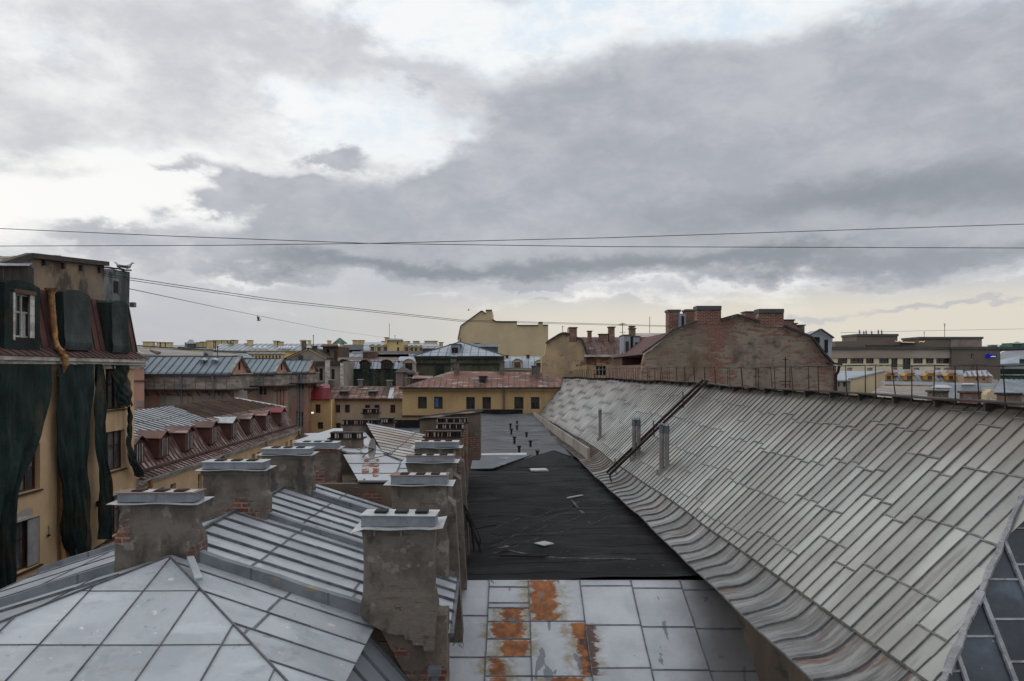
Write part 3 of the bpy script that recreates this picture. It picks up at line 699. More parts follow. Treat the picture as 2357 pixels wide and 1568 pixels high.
# its cap
s = MB(); z0 = H - 2.13
def skf(a, b, up):
    X = cx - .62 + 1.24 * a; Y = y0 - .13 + .68 * b
    e = max(abs(a - .5) * 2 - .72, 0) / .28
    return Vector((X, Y, z0 + .01 + up - .03 * (1 - b) ** 2 + .007 * math.sin(a * 11) - .05 * e * (a < .5) + .03 * e * (a > .5)))
s.grid(lambda a, b: skf(a, b, 0), 14, 3); s.grid(lambda a, b: skf(a, b, -.006), 14, 3)
s.build('cap_skirt', 'galv_top', c)
b_ = MB(); b_.hexa([(cx - .5, y0, z0), (cx + .5, y0, z0), (cx + .5, y0 + .4, z0), (cx - .5, y0 + .4, z0)], [(cx - .5, y0 + .0, z0 + .145), (cx + .5, y0, z0 + .135), (cx + .51, y0 + .42, z0 + .135), (cx - .49, y0 + .42, z0 + .145)])
b_.build('cap_box', 'galv', c)
tp = MB(); tp.hexa([(cx - .52, y0 - .02, z0 + .145), (cx + .51, y0 - .02, z0 + .135), (cx + .53, y0 + .44, z0 + .135), (cx - .50, y0 + .44, z0 + .145)], [(cx - .52, y0 - .02, z0 + .153), (cx + .51, y0 - .02, z0 + .143), (cx + .53, y0 + .44, z0 + .143), (cx - .50, y0 + .44, z0 + .153)])
tp.build('cap_top', 'galv_top', c)
for k in range(3):
    fx = cx - .26 + .28 * k; fo = MB(); zt1 = z0 + .150; fw, fd, cy = .085, .10, y0 + .22
    r0 = [(fx - fw, cy - fd, zt1), (fx + fw, cy - fd, zt1), (fx + fw, cy + fd, zt1), (fx - fw, cy + fd, zt1)]
    fo.loft([r0, [(x, y, zt1 + .03) for x, y, z in r0], [(fx + (x - fx) * .85, cy + (y - cy) * .85, zt1 + .034) for x, y, z in r0]])
    fo.build('flue_opening', 'flue', c)
for dx_ in (-.33, .03): b_ = MB(); b_.box((cx + dx_, y0 - .02, z0 - .13), (cx + dx_ + .025, y0 - .003, z0)); b_.build('strap', 'pipe_grey', c)
C2P = [(0, .04, .03), (.08, .02, 0), (.2, -.04, 0), (.9, -.04, 0), (1.0, .04, .02), (1.2, .05, .02)]
chimney(near, -1.637, 13.0, 1.0, .40, -2.03, -4.4, C2P, top='rust_top', hcap=.155, label='grey chimney just behind the tallest front chimney, rusty cap lid')
chimney(near, -1.80, 16.2, 1.04, .40, -2.04, -4.6, C2P, top='rust_top', hcap=.135)
chimney(near, -1.983, 19.4, 1.135, .42, -2.06, -4.8, C2P, hcap=.15)
# side piers joining each right chimney to its fire wall
for v in (13.25, 16.4, 19.5):
    m = MB(); m.hexa([L(-.66, v, -4.9), L(-.36, v, -4.9), L(-.36, v + .55, -4.9), L(-.66, v + .55, -4.9)], [L(-.66, v, -2.35), L(-.50, v, -2.45), L(-.50, v + .55, -2.45), L(-.66, v + .55, -2.35)]); m.build('pier', 'plaster', near)

# ================================================================== NEXT TENEMENT (rust patched hip, slotted chimneys)
mid = thing('tenement_building', 'weathered tenement behind the front roofs, rust patched hip roof and soot black slotted chimneys', 'building', L(-3, 24, -H))
a0, a1 = P(826, 1109, 18.6), P(1046, 1109, 18.6)
apx = P(884, 1046, 20.5); left = P(790, 1046, 20.5)
r = MB()
facet(r, [a0, a1, apx, left], (1, 0, 0), [P(905, 1109, 18.6), P(975, 1109, 18.6)], lambda i: [.55, 1.25] if i % 2 == 0 else [.9], sw=.02, sh=.03)
r.bar(apx, a1, .04, .04, 1)
r.prism([a0, a1, a1 + Vector((0, .1, -.06)), a0 + Vector((0, .1, -.06))], (0, .02, -.02), 1)
r.build('roof', ['whitesheet', 'sheet_edge'], mid)
for (px0, py0, px1, py1) in ((838, 1052, 880, 1072), (842, 1078, 860, 1098)):
    pass
rb = P(835, 990, 27.0); re = P(1040, 1052, 27.0)
r = MB()
facet(r, [apx, a1, P(1046, 1012, 26.0), P(838, 994, 26.0)], (0, 1, 0), .52, lambda i: [.9, 2.0], sw=.013, sh=.02)
r.build('roof', ['rustwhite', 'sheet_edge'], mid, label='side slope with long rust streaks')
r = MB(); m = MB()
r.prism([P(800, 1040, 20.6), P(884, 1044, 20.6), P(838, 992, 26.0), P(700, 998, 26.0)], (0, 0, -.05), 0)
r.prism([P(672, 1016, 22.0), P(806, 1012, 22.0), P(806, 986, 29.0), P(768, 986, 29.0)], (0, 0, -.05), 0)
r.build('roof', ['whitesheet'], mid)
rp = MB(); nrm = (a1 - a0).cross(apx - a0).normalized(); nrm = nrm if nrm.z > 0 else -nrm
def onf(px, py):   # lift a point off the facing hip
    o = Vector((0, 0, H)); d = P(px, py, 1) - o; k = (a0 - o).dot(nrm) / d.dot(nrm); return o + d * k + nrm * .006
for (x0, y0_, x1, y1) in ((836, 1056, 876, 1064), (834, 1067, 872, 1076), (833, 1079, 850, 1092), (857, 1078, 873, 1098), (836, 1102, 841, 1108)):
    pts = []
    for i in range(16):
        an = i / 16 * 2 * math.pi; k = U(.75, 1.1)
        pts.append(onf((x0 + x1) / 2 + (x1 - x0) / 2 * max(-1, min(1, 1.3 * math.cos(an))) * k, (y0_ + y1) / 2 + (y1 - y0_) / 2 * max(-1, min(1, 1.3 * math.sin(an))) * k))
    rp.face(pts)
M['rustpatch'] = mat('orange_rust', (.30, .105, .022), (.16, .06, .022), 6, .8, 0, .4, 20, spots=[((.42, .42, .42), (5, 5, 9), .50, .62, .95)])
rp.build('rust_patch', 'rustpatch', mid)
m = MB()
m.prism([P(728, 1180, 18.5), P(1060, 1180, 18.5), P(1060, 1114, 18.5), P(728, 1114, 18.5)], (0, .2, 0))
m.hexa([L(-6.5, 18.6, -H), L(-.9, 18.6, -H), L(-.9, 34, -H), L(-6.5, 34, -H)], [L(-6.5, 18.6, -3.1), L(-.9, 18.6, -2.95), L(-.9, 34, -3.1), L(-6.5, 34, -3.1)])
m.build('wall', 'plaster_brown', mid)
m = MB(); m.hexa([P(822, 1112, 18.45), P(1048, 1112, 18.45), P(1048, 1109, 18.45), P(822, 1109, 18.45)], [p + Vector((0, .3, 0)) for p in (P(822, 1112, 18.45), P(1048, 1112, 18.45), P(1048, 1109, 18.45), P(822, 1109, 18.45))]); m.build('eave', 'darkgrey', mid)
SL = [(0, .02, .02), (.06, -.03, 0), (1.4, -.03, 0), (2.0, .02, 0), (2.4, .02, 0)]
chimney(mid, P(795, 0, 21.6).x, 21.6, .92, .5, -2.05, -3.9, SL, m='plaster_brown', cap='slot', label='brown rendered chimney with slotted cap beside the dish')
chimney(mid, P(829, 0, 26).x, 26, 1.28, .55, -1.98, -3.4, SL, m='plaster_brick', cap='slot', label='wide chimney of bare red brick behind the dish')
chimney(mid, P(887, 0, 29).x, 29, .62, .55, -2.12, -3.6, SL, m='plaster_brick', cap='slot')
chimney(mid, P(852, 0, 31).x, 31, .68, .5, -1.86, -3.2, SL, m='plaster', cap='slot')
for (px, v, w_, zt) in ((1019, 22.6, 1.12, -2.10), (1035, 26.0, .98, -2.12), (1040, 29.0, 1.22, -2.12)):
    chimney(mid, P(px, 0, v).x, v, w_, .5, zt, -5.2, SL, m='plaster_brick', cap='slot')
m = MB()   # tall end wall with a tarred lean-to top
q = [P(966, 1060, 31), P(1105, 1060, 31), P(1105, 948, 31), P(966, 965, 31)]
m.prism(q, (0, 1.2, 0)); m.build('end_wall', 'plaster_brown', mid)
m = MB(); t0, t1 = P(958, 966, 30.9), P(1111, 947, 30.9)
m.grid(lambda a, b: t0 + (t1 - t0) * a + Vector((0, 3.0, -.02)) * b + Vector((0, 0, .018 * math.sin(a * 13 + b * 5))), 16, 5)
m.grid(lambda a, b: t0 + (t1 - t0) * a + Vector((0, 3.0, -.02)) * b + Vector((0, 0, -.05 + .018 * math.sin(a * 13 + b * 5))), 16, 5)
m.build('tarred_top', 'tar', mid)
m = MB(); m.prism([P(905, 1012, 33), P(968, 1012, 33), P(968, 985, 37), P(905, 985, 37)], (0, 0, -.1)); m.build('flat_roof', 'tar_grey', mid)
m = MB(); m.prism([P(906, 985, 37), P(968, 985, 37), P(968, 967, 37), P(908, 967, 37)], (0, .3, 0)); m.build('parapet', 'tar', mid)
m = MB(); m.prism([P(838, 992, 27), P(905, 1008, 27), P(1045, 1046, 27), P(1045, 1012, 27), P(905, 998, 27)], (0, .5, 0)); m.build('gutter_wall', 'trimdark', mid)
m = MB()   # right side of this tenement towards the felt roof
m.hexa([L(-.95, 18.2, -6), L(-.55, 18.2, -6), L(-.75, 31.5, -6), L(-1.2, 31.5, -6)], [L(-.95, 18.2, -3.0), L(-.66, 18.2, -3.0), L(-.85, 31.5, -2.5), L(-1.2, 31.5, -2.5)])
m.build('side_wall', 'plaster_brick', mid)

# ================================================================== SATELLITE DISH on its bracket
t = thing('satellite_dish', 'small satellite dish seen nearly edge on beside the brown slotted chimney', 'satellite dish', P(856, 1060, 19.7))
dc = P(856, 1034, 19.7); n_ = Vector((-.84, -.52, .10)).normalized(); uu = Vector((0, 0, 1)).cross(n_).normalized(); vv = n_.cross(uu)
m = MB()
def dish(a, b, back): 
    r_ = .29 * b; return dc + uu * (math.cos(a * 2 * math.pi) * r_ * .92) + vv * (math.sin(a * 2 * math.pi) * r_) + n_ * (-.06 * (1 - b * b) - back)
m.grid(lambda a, b: dish(a, max(b, .01), 0), 28, 6); m.grid(lambda a, b: dish(a, max(b, .01), .008), 28, 6)
m.build('reflector', 'dish', t, smooth=True)
m = MB(); k = dc + n_ * .34 - vv * .02
m.tube([dc - vv * .29, dc - vv * .2 + n_ * .2, k], .009, 6); m.tube([dc + uu * .2 + vv * .1, k], .006, 6); m.tube([dc - uu * .2 + vv * .1, k], .006, 6)
m.build('feed_arm', 'pipe_grey', t)
m = MB(); m.tube([k, k + n_ * .06], [.028, .02], 8); m.build('receiver', 'dish', t)
m = MB()
for q in ((829, 1014), (829, 1042), (829, 1058)): m.tube([dc - n_ * .05, P(842, 1030 if q[1] < 1030 else 1045, 19.9), P(q[0], q[1], 20.6)], .012, 6)
m.tube([dc - n_ * .05 - vv * .24, P(890, 1048, 19.9), P(900, 1040, 19.9)], .010, 6)
m.tube([dc - n_ * .05, P(884, 1040, 19.8), P(900, 1046, 19.8)], .010, 6)
m.build('bracket', 'iron', t)

# ================================================================== FELT ROOF between the blocks
t = thing('felt_roofed_building', 'low building with a broad wrinkled black felt roof between the chimneys and the zinc roof', 'building', L(2, 26, -H))
def felt(a, b):   # a across, b along
    v = 17.0 + 19.5 * b; uL, uR = -1.0, 5.6
    u = uL + (uR - uL) * a; wob = .05 * math.sin(v * 2.1 + u * .7) * math.sin(u * 1.3) + .03 * math.sin(v * 4.3 + u)
    dip = -.22 * math.exp(-((v - (19.2 + (u + 1) * 2.0)) / 1.1) ** 2) * max(0, 1 - (u + 1) / 6)
    rise = .26 * max(0, 1 - (v - 17) / 2.2) ** 2
    return L(u, v, -4.95 + wob + dip + rise * .4 + .10 * a)
m = MB(); m.grid(felt, 44, 90)
for k in range(19):
    b0 = .03 + k * .052; pr = None; sl = U(-.01, .01)
    for i in range(23):
        p = felt(i / 22, b0 + sl * i / 22 + .0015 * math.sin(i * 1.7 + k)) + Vector((0, 0, .004))
        if pr is not None: m.bar(pr, p, .012, .005, 0, R())
        pr = p
m.build('felt_roof', 'tar', t, smooth=True)
M['chalk'] = mat('pale_scrape', (.13, .135, .14), (.03, .03, .032), 9, .9, spots=[((.016, .016, .017), (3, 3, 3), .5, .6, .9)])
def feltz(x, y):
    u = x + KS * y; return felt((u + 1.0) / 6.6, (y - 17.0) / 19.5).z
for k, pl in enumerate((((1122, 1218), (1200, 1190), (1290, 1168), (1370, 1150), (1440, 1128)), ((1135, 1232), (1230, 1205), (1320, 1178), (1400, 1160), (1450, 1142)), ((1130, 1252), (1220, 1222), (1330, 1195), (1420, 1176), (1475, 1156)),
                        ((1180, 1262), (1270, 1232), (1360, 1205), (1450, 1186), (1490, 1172)), ((1135, 1268), (1170, 1264), (1240, 1275), (1330, 1290), (1500, 1302)))):
    q = MB(); pr = None
    for (a, b) in zip(pl, pl[1:]):
        for j in range(5):
            px, py = a[0] + (b[0] - a[0]) * j / 5, a[1] + (b[1] - a[1]) * j / 5; d = 4.93 * F / (py - 850); c_ = P(px, py, d); c_.z = feltz(c_.x, c_.y) + .006
            if pr is not None: q.bar(pr, c_, .022 if k < 4 else .10, .003)
            pr = c_
    q.build('chalk_streak', 'chalk', t)
q = MB(); pr = None
for (px, py) in ((1316, 1152), (1330, 1172), (1342, 1186), (1356, 1204)):
    d = 4.93 * F / (py - 850); c_ = P(px, py, d); c_.z = feltz(c_.x, c_.y) + .008
    if pr is not None: q.bar(pr, c_, .10, .004)
    pr = c_
q.build('chalk_streak', 'chalk', t)
m = MB()
pk = P(1275, 1036, 39.5)
m.face([P(1130, 1080, 36.2), P(1345, 1078, 36.2), P(1318, 1052, 39.5), pk]); m.face([P(1130, 1081, 36.2), P(1080, 1082, 36.2), P(1110, 1075, 39)])
m.prism([P(1080, 1083, 36.2), P(1345, 1080, 36.2), P(1345, 1070, 36.6), pk, P(1130, 1079, 36.3)], (0, .05, -.2))
m.build('felt_upstand', 'tar', t)
m = MB(); m.hexa([L(-.98, 17.05, -H), L(5.2, 17.05, -H), L(5.2, 36.4, -H), L(-.98, 36.4, -H)], [L(-.98, 17.05, -5.15), L(5.2, 17.05, -5.15), L(5.2, 36.4, -5.15), L(-.98, 36.4, -5.15)]); m.build('wall', 'plaster_brown', t)
m = MB(); m.prism([P(1083, 1082, 35.9), P(1134, 1081, 35.9), P(1222, 1050, 38.5), P(1090, 1050, 38.5)], (0, 0, .06)); M['zincdark'] = mat('dull_zinc', (.075, .092, .11), (.05, .062, .075), .8, .4, .4, .4, 4, .1, spots=[((.28, .30, .32), (.8, 2, 1), .60, .70, .6)]); m.build('zinc_flashing', 'zincdark', t)
m = MB(); m.prism([P(1090, 1052, 38.5), P(1212, 1048, 38.5), P(1212, 1044, 38.9), P(1090, 1046, 38.9)], (0, .1, 0.03)); m.build('edge_strip', 'galv_top', t)

def flat(px, py, w_, d_, rot, v, th=.02, z=-4.9):   # a thin scrap lying on the felt
    d = (-z) * F / (py - 850) if v is None else v
    c_ = P(px, py, d); c_.z = H + z
    ca, sa_ = math.cos(rot), math.sin(rot); pts = []
    for (a, b) in ((-1, -1), (1, -1), (1, 1), (-1, 1)):
        x, y = a * w_ / 2 * U(.85, 1), b * d_ / 2 * U(.85, 1); pts.append(Vector((c_.x + x * ca - y * sa_, c_.y + x * sa_ + y * ca, c_.z)))
    return pts, th
def scrap(px, py, w_, d_, rot, m_, name, label, cat, th=.02, z=-4.86):
    pts, th = flat(px, py, w_, d_, rot, None, th, z); q = MB(); q.prism(pts, (0, 0, th)); return tag(q.build(name, m_), label, cat)
scrap(1241, 1083, .85, .8, .15, 'whiteboard', 'board', 'pale square board lying near the far edge of the black felt', 'board', .06, -4.84)
scrap(1323, 1144, .95, .10, .78, 'whiteboard', 'plank', 'narrow pale plank lying on the black felt', 'plank', .03)
scrap(1252, 1252, .42, .42, .7, 'whiteboard', 'board', 'pale skewed board lying near the front of the black felt', 'board', .025)
scrap(1160, 1260, .40, .16, .85, 'plaster', 'plank', 'short grey plank lying left of the pale skewed board', 'plank', .015)
m = MB(); m.bar(P(1150, 1281, 19.1) , P(1256, 1284, 19.1), .05, .05); tag(m.build('batten', 'wood_burnt'), 'long black batten lying flat at the front of the felt roof', 'batten')
m = MB(); m.bar(P(1210, 1280, 19.3), P(1262, 1281, 19.2), .06, .05); tag(m.build('batten', 'wood_burnt'), 'short black batten lying across the end of the long one', 'batten')
m = MB()
m.tube([P(1062, 1152, 19.6), P(1085, 1195, 19.3), P(1092, 1272, 19.2)], [.05, .045, .03], 7); m.tube([P(1066, 1165, 19.6), P(1096, 1238, 19.3), P(1110, 1274, 19.2)], [.04, .035, .02], 7)
m.tube([P(1085, 1195, 19.3), P(1106, 1240, 19.2), P(1102, 1273, 19.2)], .018, 6)
tag(m.build('charred_post', 'wood_burnt'), 'charred leaning timbers propped between the chimneys and the black felt', 'timber')
m = MB(); m.prism([P(1078, 1212, 20.2), P(1142, 1210, 20.4), P(1090, 1220, 20.0)], (0, 0, .03)); tag(m.build('felt_flap', 'tar'), 'dark flap of loose felt sticking out behind the charred timbers', 'felt flap')

# ================================================================== SECOND FLAT ROOF with vent pipes
t = thing('flat_roofed_building', 'low building with a worn grey felt roof in front of the yellow house', 'building', L(1, 55, -H))
def fr2(a, b): v = 40 + 38.0 * b; return L(-1.6 + 6.9 * a, v, -4.75 + .05 * math.sin(v * .9) + .05 * math.sin(a * 9))
m = MB(); m.grid(fr2, 20, 40); 
for i in range(12): 
    a = 40 + i * 3.1; m.bar(L(-1.5, a, -4.70), L(5.2, a + U(-.3, .3), -4.70), .05, .012, 1)
m.build('felt_roof', ['tar_grey', 'tar_grey'], t)
m = MB(); m.hexa([L(-1.6, 40, -H), L(5.3, 40, -H), L(5.3, 78, -H), L(-1.6, 78, -H)], [L(-1.6, 40, -4.9), L(5.3, 40, -4.9), L(5.3, 78, -4.9), L(-1.6, 78, -4.9)]); m.build('wall', 'plaster_brown', t)
m = MB(); m.box(L(-1.6, 77.8, -4.75), L(4.2, 78.2, -4.25)); m.build('parapet', 'tar', t)
m = MB(); m.prism([L(5.15, 36.5, -4.9), L(5.15, 78, -4.9), L(5.15, 78, -4.45), L(5.15, 36.5, -3.9)], (.12, 0, 0)); m.build('upstand', 'concrete', t)
for (px, yt, yb) in ((1175, 975, 986), (1190, 969, 976), (1190, 979, 989), (1177, 987, 997), (1212, 995, 1006), (1184, 1005, 1018), (1221, 1014, 1027), (1195, 1026, 1041), (1237, 1037, 1048)):
    v = 4.72 * F / (yb - 850); bb = P(px, yb, v); h = (yb - yt) / F * v
    m = MB(); m.tube([bb - Vector((0, 0, .1)), bb + Vector((0, 0, h * .72)), bb + Vector((0, 0, h * .74)), bb + Vector((0, 0, h))], [.075, .075, .12, .12], 10)
    m.build('vent_pipe', 'wood_burnt', t)

# ================================================================== RUST STAINED SHEET ROOF, front
def rx(px, py): d = 16.07 / ((py - 850) / F + .66); return ((px - 1178.5) / F * d, d - 17.0)
def rr(x0, y0, x1, y1): a = rx(x0, y1); b = rx(x1, y0); c_ = rx(x0, y0); d_ = rx(x1, y1); return ((a[0] + c_[0]) / 2, (b[0] + d_[0]) / 2, a[1], b[1])
RUST = [rr(1153, 1400, 1201, 1431), rr(1131, 1433, 1208, 1470), rr(1156, 1474, 1211, 1511), rr(1128, 1514, 1162, 1555), rr(1128, 1558, 1165, 1700), rr(1222, 1336, 1280, 1429),
        rr(1316, 1434, 1350, 1470), rr(1332, 1465, 1358, 1555), rr(1270, 1560, 1350, 1700)]
DEEP = [rr(1352, 1440, 1372, 1556), rr(1340, 1470, 1360, 1485)]
M['rsheet'] = rust_sheet()
t = thing('sheet_roofed_building', 'low building at the bottom of the view with flat painted sheets stained orange by rust', 'building', (0, 17, 0))
m = MB()
def rz(d): return H - 4.85 - .66 * (17.0 - d)
XC = [-1.5, -.52, .385, 1.55, 2.72, 3.85, 5.1]
JR = [[1417, 1513], [1351, 1388, 1399, 1431, 1471, 1512, 1556], [1430, 1557], [1349, 1439, 1538], [1354, 1443, 1542], [1358, 1447, 1545]]
for i in range(6):
    ds = [17.0] + [rx(0, y)[1] + 17 for y in JR[i]] + [13.9, 12.2]
    fan = lambda x, d: x + (x - .0) * .022 * (17 - d)
    for a, b in zip(ds, ds[1:]):
        h = U(-.002, .003)
        m.face([(fan(XC[i], b), b, rz(b) + h), (fan(XC[i + 1], b), b, rz(b) + h), (fan(XC[i + 1], a), a, rz(a) + h), (fan(XC[i], a), a, rz(a) + h)], 0, R())
        m.bar((fan(XC[i], b), b, rz(b)), (fan(XC[i + 1], b), b + U(-.01, .01), rz(b)), .028, .012, 1, .5, (0, -.55, .83))
    if i: 
        for a, b in zip(range(0, 6), range(1, 7)):
            da, db = 17 - a * .8, 17 - b * .8; m.bar((fan(XC[i], da) + U(-.006, .006), da, rz(da)), (fan(XC[i], db), db, rz(db)), .02, .035, 1, .5, (0, -.55, .83))
m.build('sheet_roof', ['rsheet', 'sheet_edge'], t)
m = MB(); m.box((-1.6, 16.98, H - 5.1), (4.9, 17.06, H - 4.88)); m.build('rusty_edge', 'iron', t)
m = MB(); m.hexa([(-1.5, 12.3, 0), (5.1, 12.3, 0), (5.1, 16.9, 0), (-1.5, 16.9, 0)], [(-1.5, 12.3, rz(12.3) - .05), (5.1, 12.3, rz(12.3) - .05), (5.1, 16.9, rz(16.9) - .05), (-1.5, 16.9, rz(16.9) - .05)]); m.build('wall', 'plaster_brown', t)

# ================================================================== BIG ZINC ROOF on the right
big = thing('zinc_roofed_building', 'long building on the right with a steep seamed zinc roof and a curved eave', 'building', L(9, 45, -H))
V0, V1 = 9.37, 86.0
def sag(v, s):
    k = max(0.0, (v - 38) / 48.0)
    return -(k ** 1.4) * (1.10 - .80 * s) + .035 * math.sin(v * .35 + s * 2) * (v > 20) + .02 * math.sin(v * .9 + s * 5) * min(1, v / 40)
def RS(v, s, lift=0.0):   # s: 0 eave .. 1 ridge
    return L(5.8 + 3.5 * s, v, -4.06 + 3.40 * s + sag(v, s)) + Vector((-.697, 0, .717)) * lift
def hipv(s): return 9.37 + 2.55 * s
vs = []; v = 9.55
while v < V1: vs.append(v); v += .345 + .10 * min(1, max(0, (v - 10) / 22))
r = MB(); vprev = None
SL4 = 6
grp = 0; offg = .3
for i in range(-7, len(vs) - 1):
    if i < 0: va, vb = 9.55 + i * .345, 9.55 + (i + 1) * .345
    else: va, vb = vs[i], vs[i + 1]
    if grp <= 0: grp = random.choice((1, 2, 3, 4, 6)); offg = U(.04, .24)
    grp -= 1
    cuts = [0.0]; c0 = offg if va < 42 else .10 + .10 * (int(va / 4.5) % 2) + U(-.004, .004)
    while c0 < .97: cuts.append(c0); c0 += U(.235, .25)
    cuts.append(1.0)
    for j in range(len(cuts) - 1):
        tn = R() * .85 + .15 * (j % 2); tilt = U(-.004, .010); n = 5 if va > 38 else 2
        bul = .026 * min(1, max(0, (va - 36) / 14))
        for k in range(n):
            s0 = cuts[j] + (cuts[j + 1] - cuts[j]) * k / n; s1 = cuts[j] + (cuts[j + 1] - cuts[j]) * (k + 1) / n
            h0 = tilt * (1 - k / n) + bul * math.sin(math.pi * k / n) ** .8; h1 = tilt * (1 - (k + 1) / n) + bul * max(0, math.sin(math.pi * (k + 1) / n)) ** .8
            if i < 3:
                # trim by the hip line
                pts2 = [(va, s0), (vb, s0), (vb, s1), (va, s1)]
                pl = [(p[0] - hipv(p[1]), p) for p in pts2]; outp = []
                for q in range(4):
                    (fa, pa), (fb, pb) = pl[q], pl[(q + 1) % 4]
                    if fa >= 0: outp.append(pa)
                    if fa * fb < 0: kk = fa / (fa - fb); outp.append((pa[0] + (pb[0] - pa[0]) * kk, pa[1] + (pb[1] - pa[1]) * kk))
                if len(outp) >= 3: r.face([RS(a, b, h0) for a, b in outp], 0, tn)
            else: r.face([RS(va, s0, h0), RS(vb, s0, h0), RS(vb, s1, h1), RS(va, s1, h1)], 0, tn)
        if j and va > hipv(cuts[j]): r.bar(RS(va, cuts[j], tilt), RS(vb, cuts[j] + U(-.003, .003), tilt), .028 if va < 38 else .018, .016, 1, R(), (-.7, 0, .7))
for i in range(-7, len(vs)):
    v = 9.55 + i * .345 if i < 0 else vs[i]
    smin = max(0.0, 0.0); smax = 1.0
    if v < hipv(1): smax = (v - 9.37) / 2.55
    if smax <= .02: continue
    n = 7; pr = RS(v, 0)
    for k in range(1, n + 1):
        s = smax * k / n; q = RS(v + (U(-.010, .010) if k < n else 0), s); r.bar(pr, q, .016 if v < 20 else (.019 if v < 38 else .014), .024 * U(.8, 1.15), 1, R(), (-.7, 0, .7)); pr = q
r.build('roof', ['bigroof', 'bigseam'], big)
# eave edge strip
m = MB(); pr = RS(V0 - .0, 0)
for k in range(1, 60): q = RS(V0 + (V1 - V0) * k / 59, 0); m.bar(pr - Vector((0, 0, .03)), q - Vector((0, 0, .03)), .03, .035); pr = q
m.build('eave_edge', 'bigseam', big)
# curved apron
AP = [(5.84, -4.10), (5.74, -4.20), (5.62, -4.31), (5.48, -4.40), (5.34, -4.455), (5.18, -4.49), (5.0, -4.52), (4.83, -4.56)]
def APc(v, k, lift=0.0):
    i = min(int(k), 6); f_ = k - i; a, b = AP[i], AP[i + 1]
    u, z = a[0] + (b[0] - a[0]) * f_, a[1] + (b[1] - a[1]) * f_
    wav = .02 * math.sin(v * 1.7 + k)
    return L(u, v, z + sag(v, 0) * (1 - .15 * k / 7) + wav * (k / 7) + lift)
av = []; v = 8.6
while v < V1 - 1: av.append(v); v += .74 if v < 33 else .50
r = MB()
for i in range(len(av) - 1):
    va, vb = av[i], av[i + 1]; tn = R(); rust = 2 if (33 < va < 46 and R() < .75) or va > 46 and R() < .8 else 0
    hump = .03
    for k in range(14):
        k0, k1 = k * .5, (k + 1) * .5
        for sgm in range(3):
            a_ = va + (vb - va) * sgm / 3; b_2 = va + (vb - va) * (sgm + 1) / 3
            h = [0, hump, hump, 0]; r.face([APc(a_, k0, -h[sgm]), APc(b_2, k0, -h[sgm + 1]), APc(b_2, k1, -h[sgm + 1]), APc(a_, k1, -h[sgm])], rust, tn)
    pr = APc(va, 0)
    for k in range(1, 9): q = APc(va, k * 7 / 8); r.bar(pr, q, .026, .032, 1, R()); pr = q
r.build('curved_eave', ['apron', 'bigseam', 'apron_rust'], big, smooth=False)
m = MB(); pr = APc(8.6, 7)
for k in range(1, 70): q = APc(8.6 + (V1 - 9.6) * k / 69, 7); m.bar(pr - Vector((0, 0, .03)), q - Vector((0, 0, .03)), .02, .03); pr = q
m.build('eave_lip', 'bigseam', big)
# walls, rear slope, hipped glazed end
m = MB()
m.hexa([L(5.55, 8.4, -H), L(5.75, 8.4, -H), L(5.75, 86, -H), L(5.55, 86, -H)], [L(5.55, 8.4, -4.42), L(5.75, 8.4, -4.42), L(5.75, 86, -5.3), L(5.55, 86, -5.3)])
m.build('wall', 'eavewall', big)
m = MB(); m.hexa([L(5.7, 8.4, -H), L(14.5, 8.4, -H), L(14.5, 86, -H), L(5.7, 86, -H)], [L(5.7, 8.4, -6.5), L(14.5, 8.4, -6.5), L(14.5, 86, -6.5), L(5.7, 86, -6.5)]); m.build('wall', 'plaster_brown', big)
m = MB(); n = 16
for k in range(n):
    va, vb = 11.9 + (86 - 11.9) * k / n, 11.9 + (86 - 11.9) * (k + 1) / n
    m.face([RS(va, 1), RS(vb, 1), L(14.6, vb, -5.5), L(14.6, va, -5.5)], 0, R())
m.build('rear_roof', 'bigroof', big)
m = MB(); m.prism([RS(86, 0) , RS(86, 1), L(14.6, 86, -5.6), L(5.2, 86, -5.6)], (0, .1, 0)); m.build('gable_wall', 'plaster_brown', big)
# glazed hip
hb, ht = RS(9.37, 0), RS(11.92, 1)
rb_ = L(13.4, 9.37, -4.06)
gl = MB(); facet(gl, [hb, rb_, ht], (1, 0, 0), .62, stag(.55, .3, .1), sw=.05, sh=.05, jw=.03, jh=.015, mp=0, ms=1, off=.35)
gl.build('glazed_hip', ['glazing', 'glazebar'], big)
m = MB(); p_ = hb; 
for k in range(1, 25): q = hb + (ht - hb) * (k / 24) + Vector((U(-.02, .02), 0, 0)); m.bar(p_, q, U(.06, .11), .05, 0, R()); p_ = q
m.build('hip_flashing', 'glazebar', big)
# flue pipes
def flue(px, yb, v, u, h, double):
    c_ = L(u, v, 0); z = RS(v, (u - 5.8) / 3.5).z
    m = MB(); 
    for dx_ in ((0, .17) if double else (0,)):
        b0 = Vector((c_.x + dx_, c_.y - dx_ * .5, z - .15)); m.tube([b0, b0 + Vector((0, 0, h - .15))], .085, 14, 0)
        m.tube([b0 + Vector((0, 0, h - .14)), b0 + Vector((0, 0, h + .12))], .092, 14, 1); m.tube([b0 + Vector((0, 0, h + .17)), b0 + Vector((0, 0, h + .22))], [.14, .02], 12, 1); m.tube([b0 + Vector((.06, 0, h + .12)), b0 + Vector((.06, 0, h + .2))], .008, 5, 1)
        m.tube([b0 + Vector((-.06, 0, h + .12)), b0 + Vector((-.06, 0, h + .2))], .008, 5, 1)
    m.box((c_.x - .16, c_.y - .2, z - .12), (c_.x + .30 if double else c_.x + .16, c_.y + .14, z + .06), 2)
    m.build('flue_pipe', ['flue_pipe', 'flue_cap', 'bigroof'], big, smooth=False)
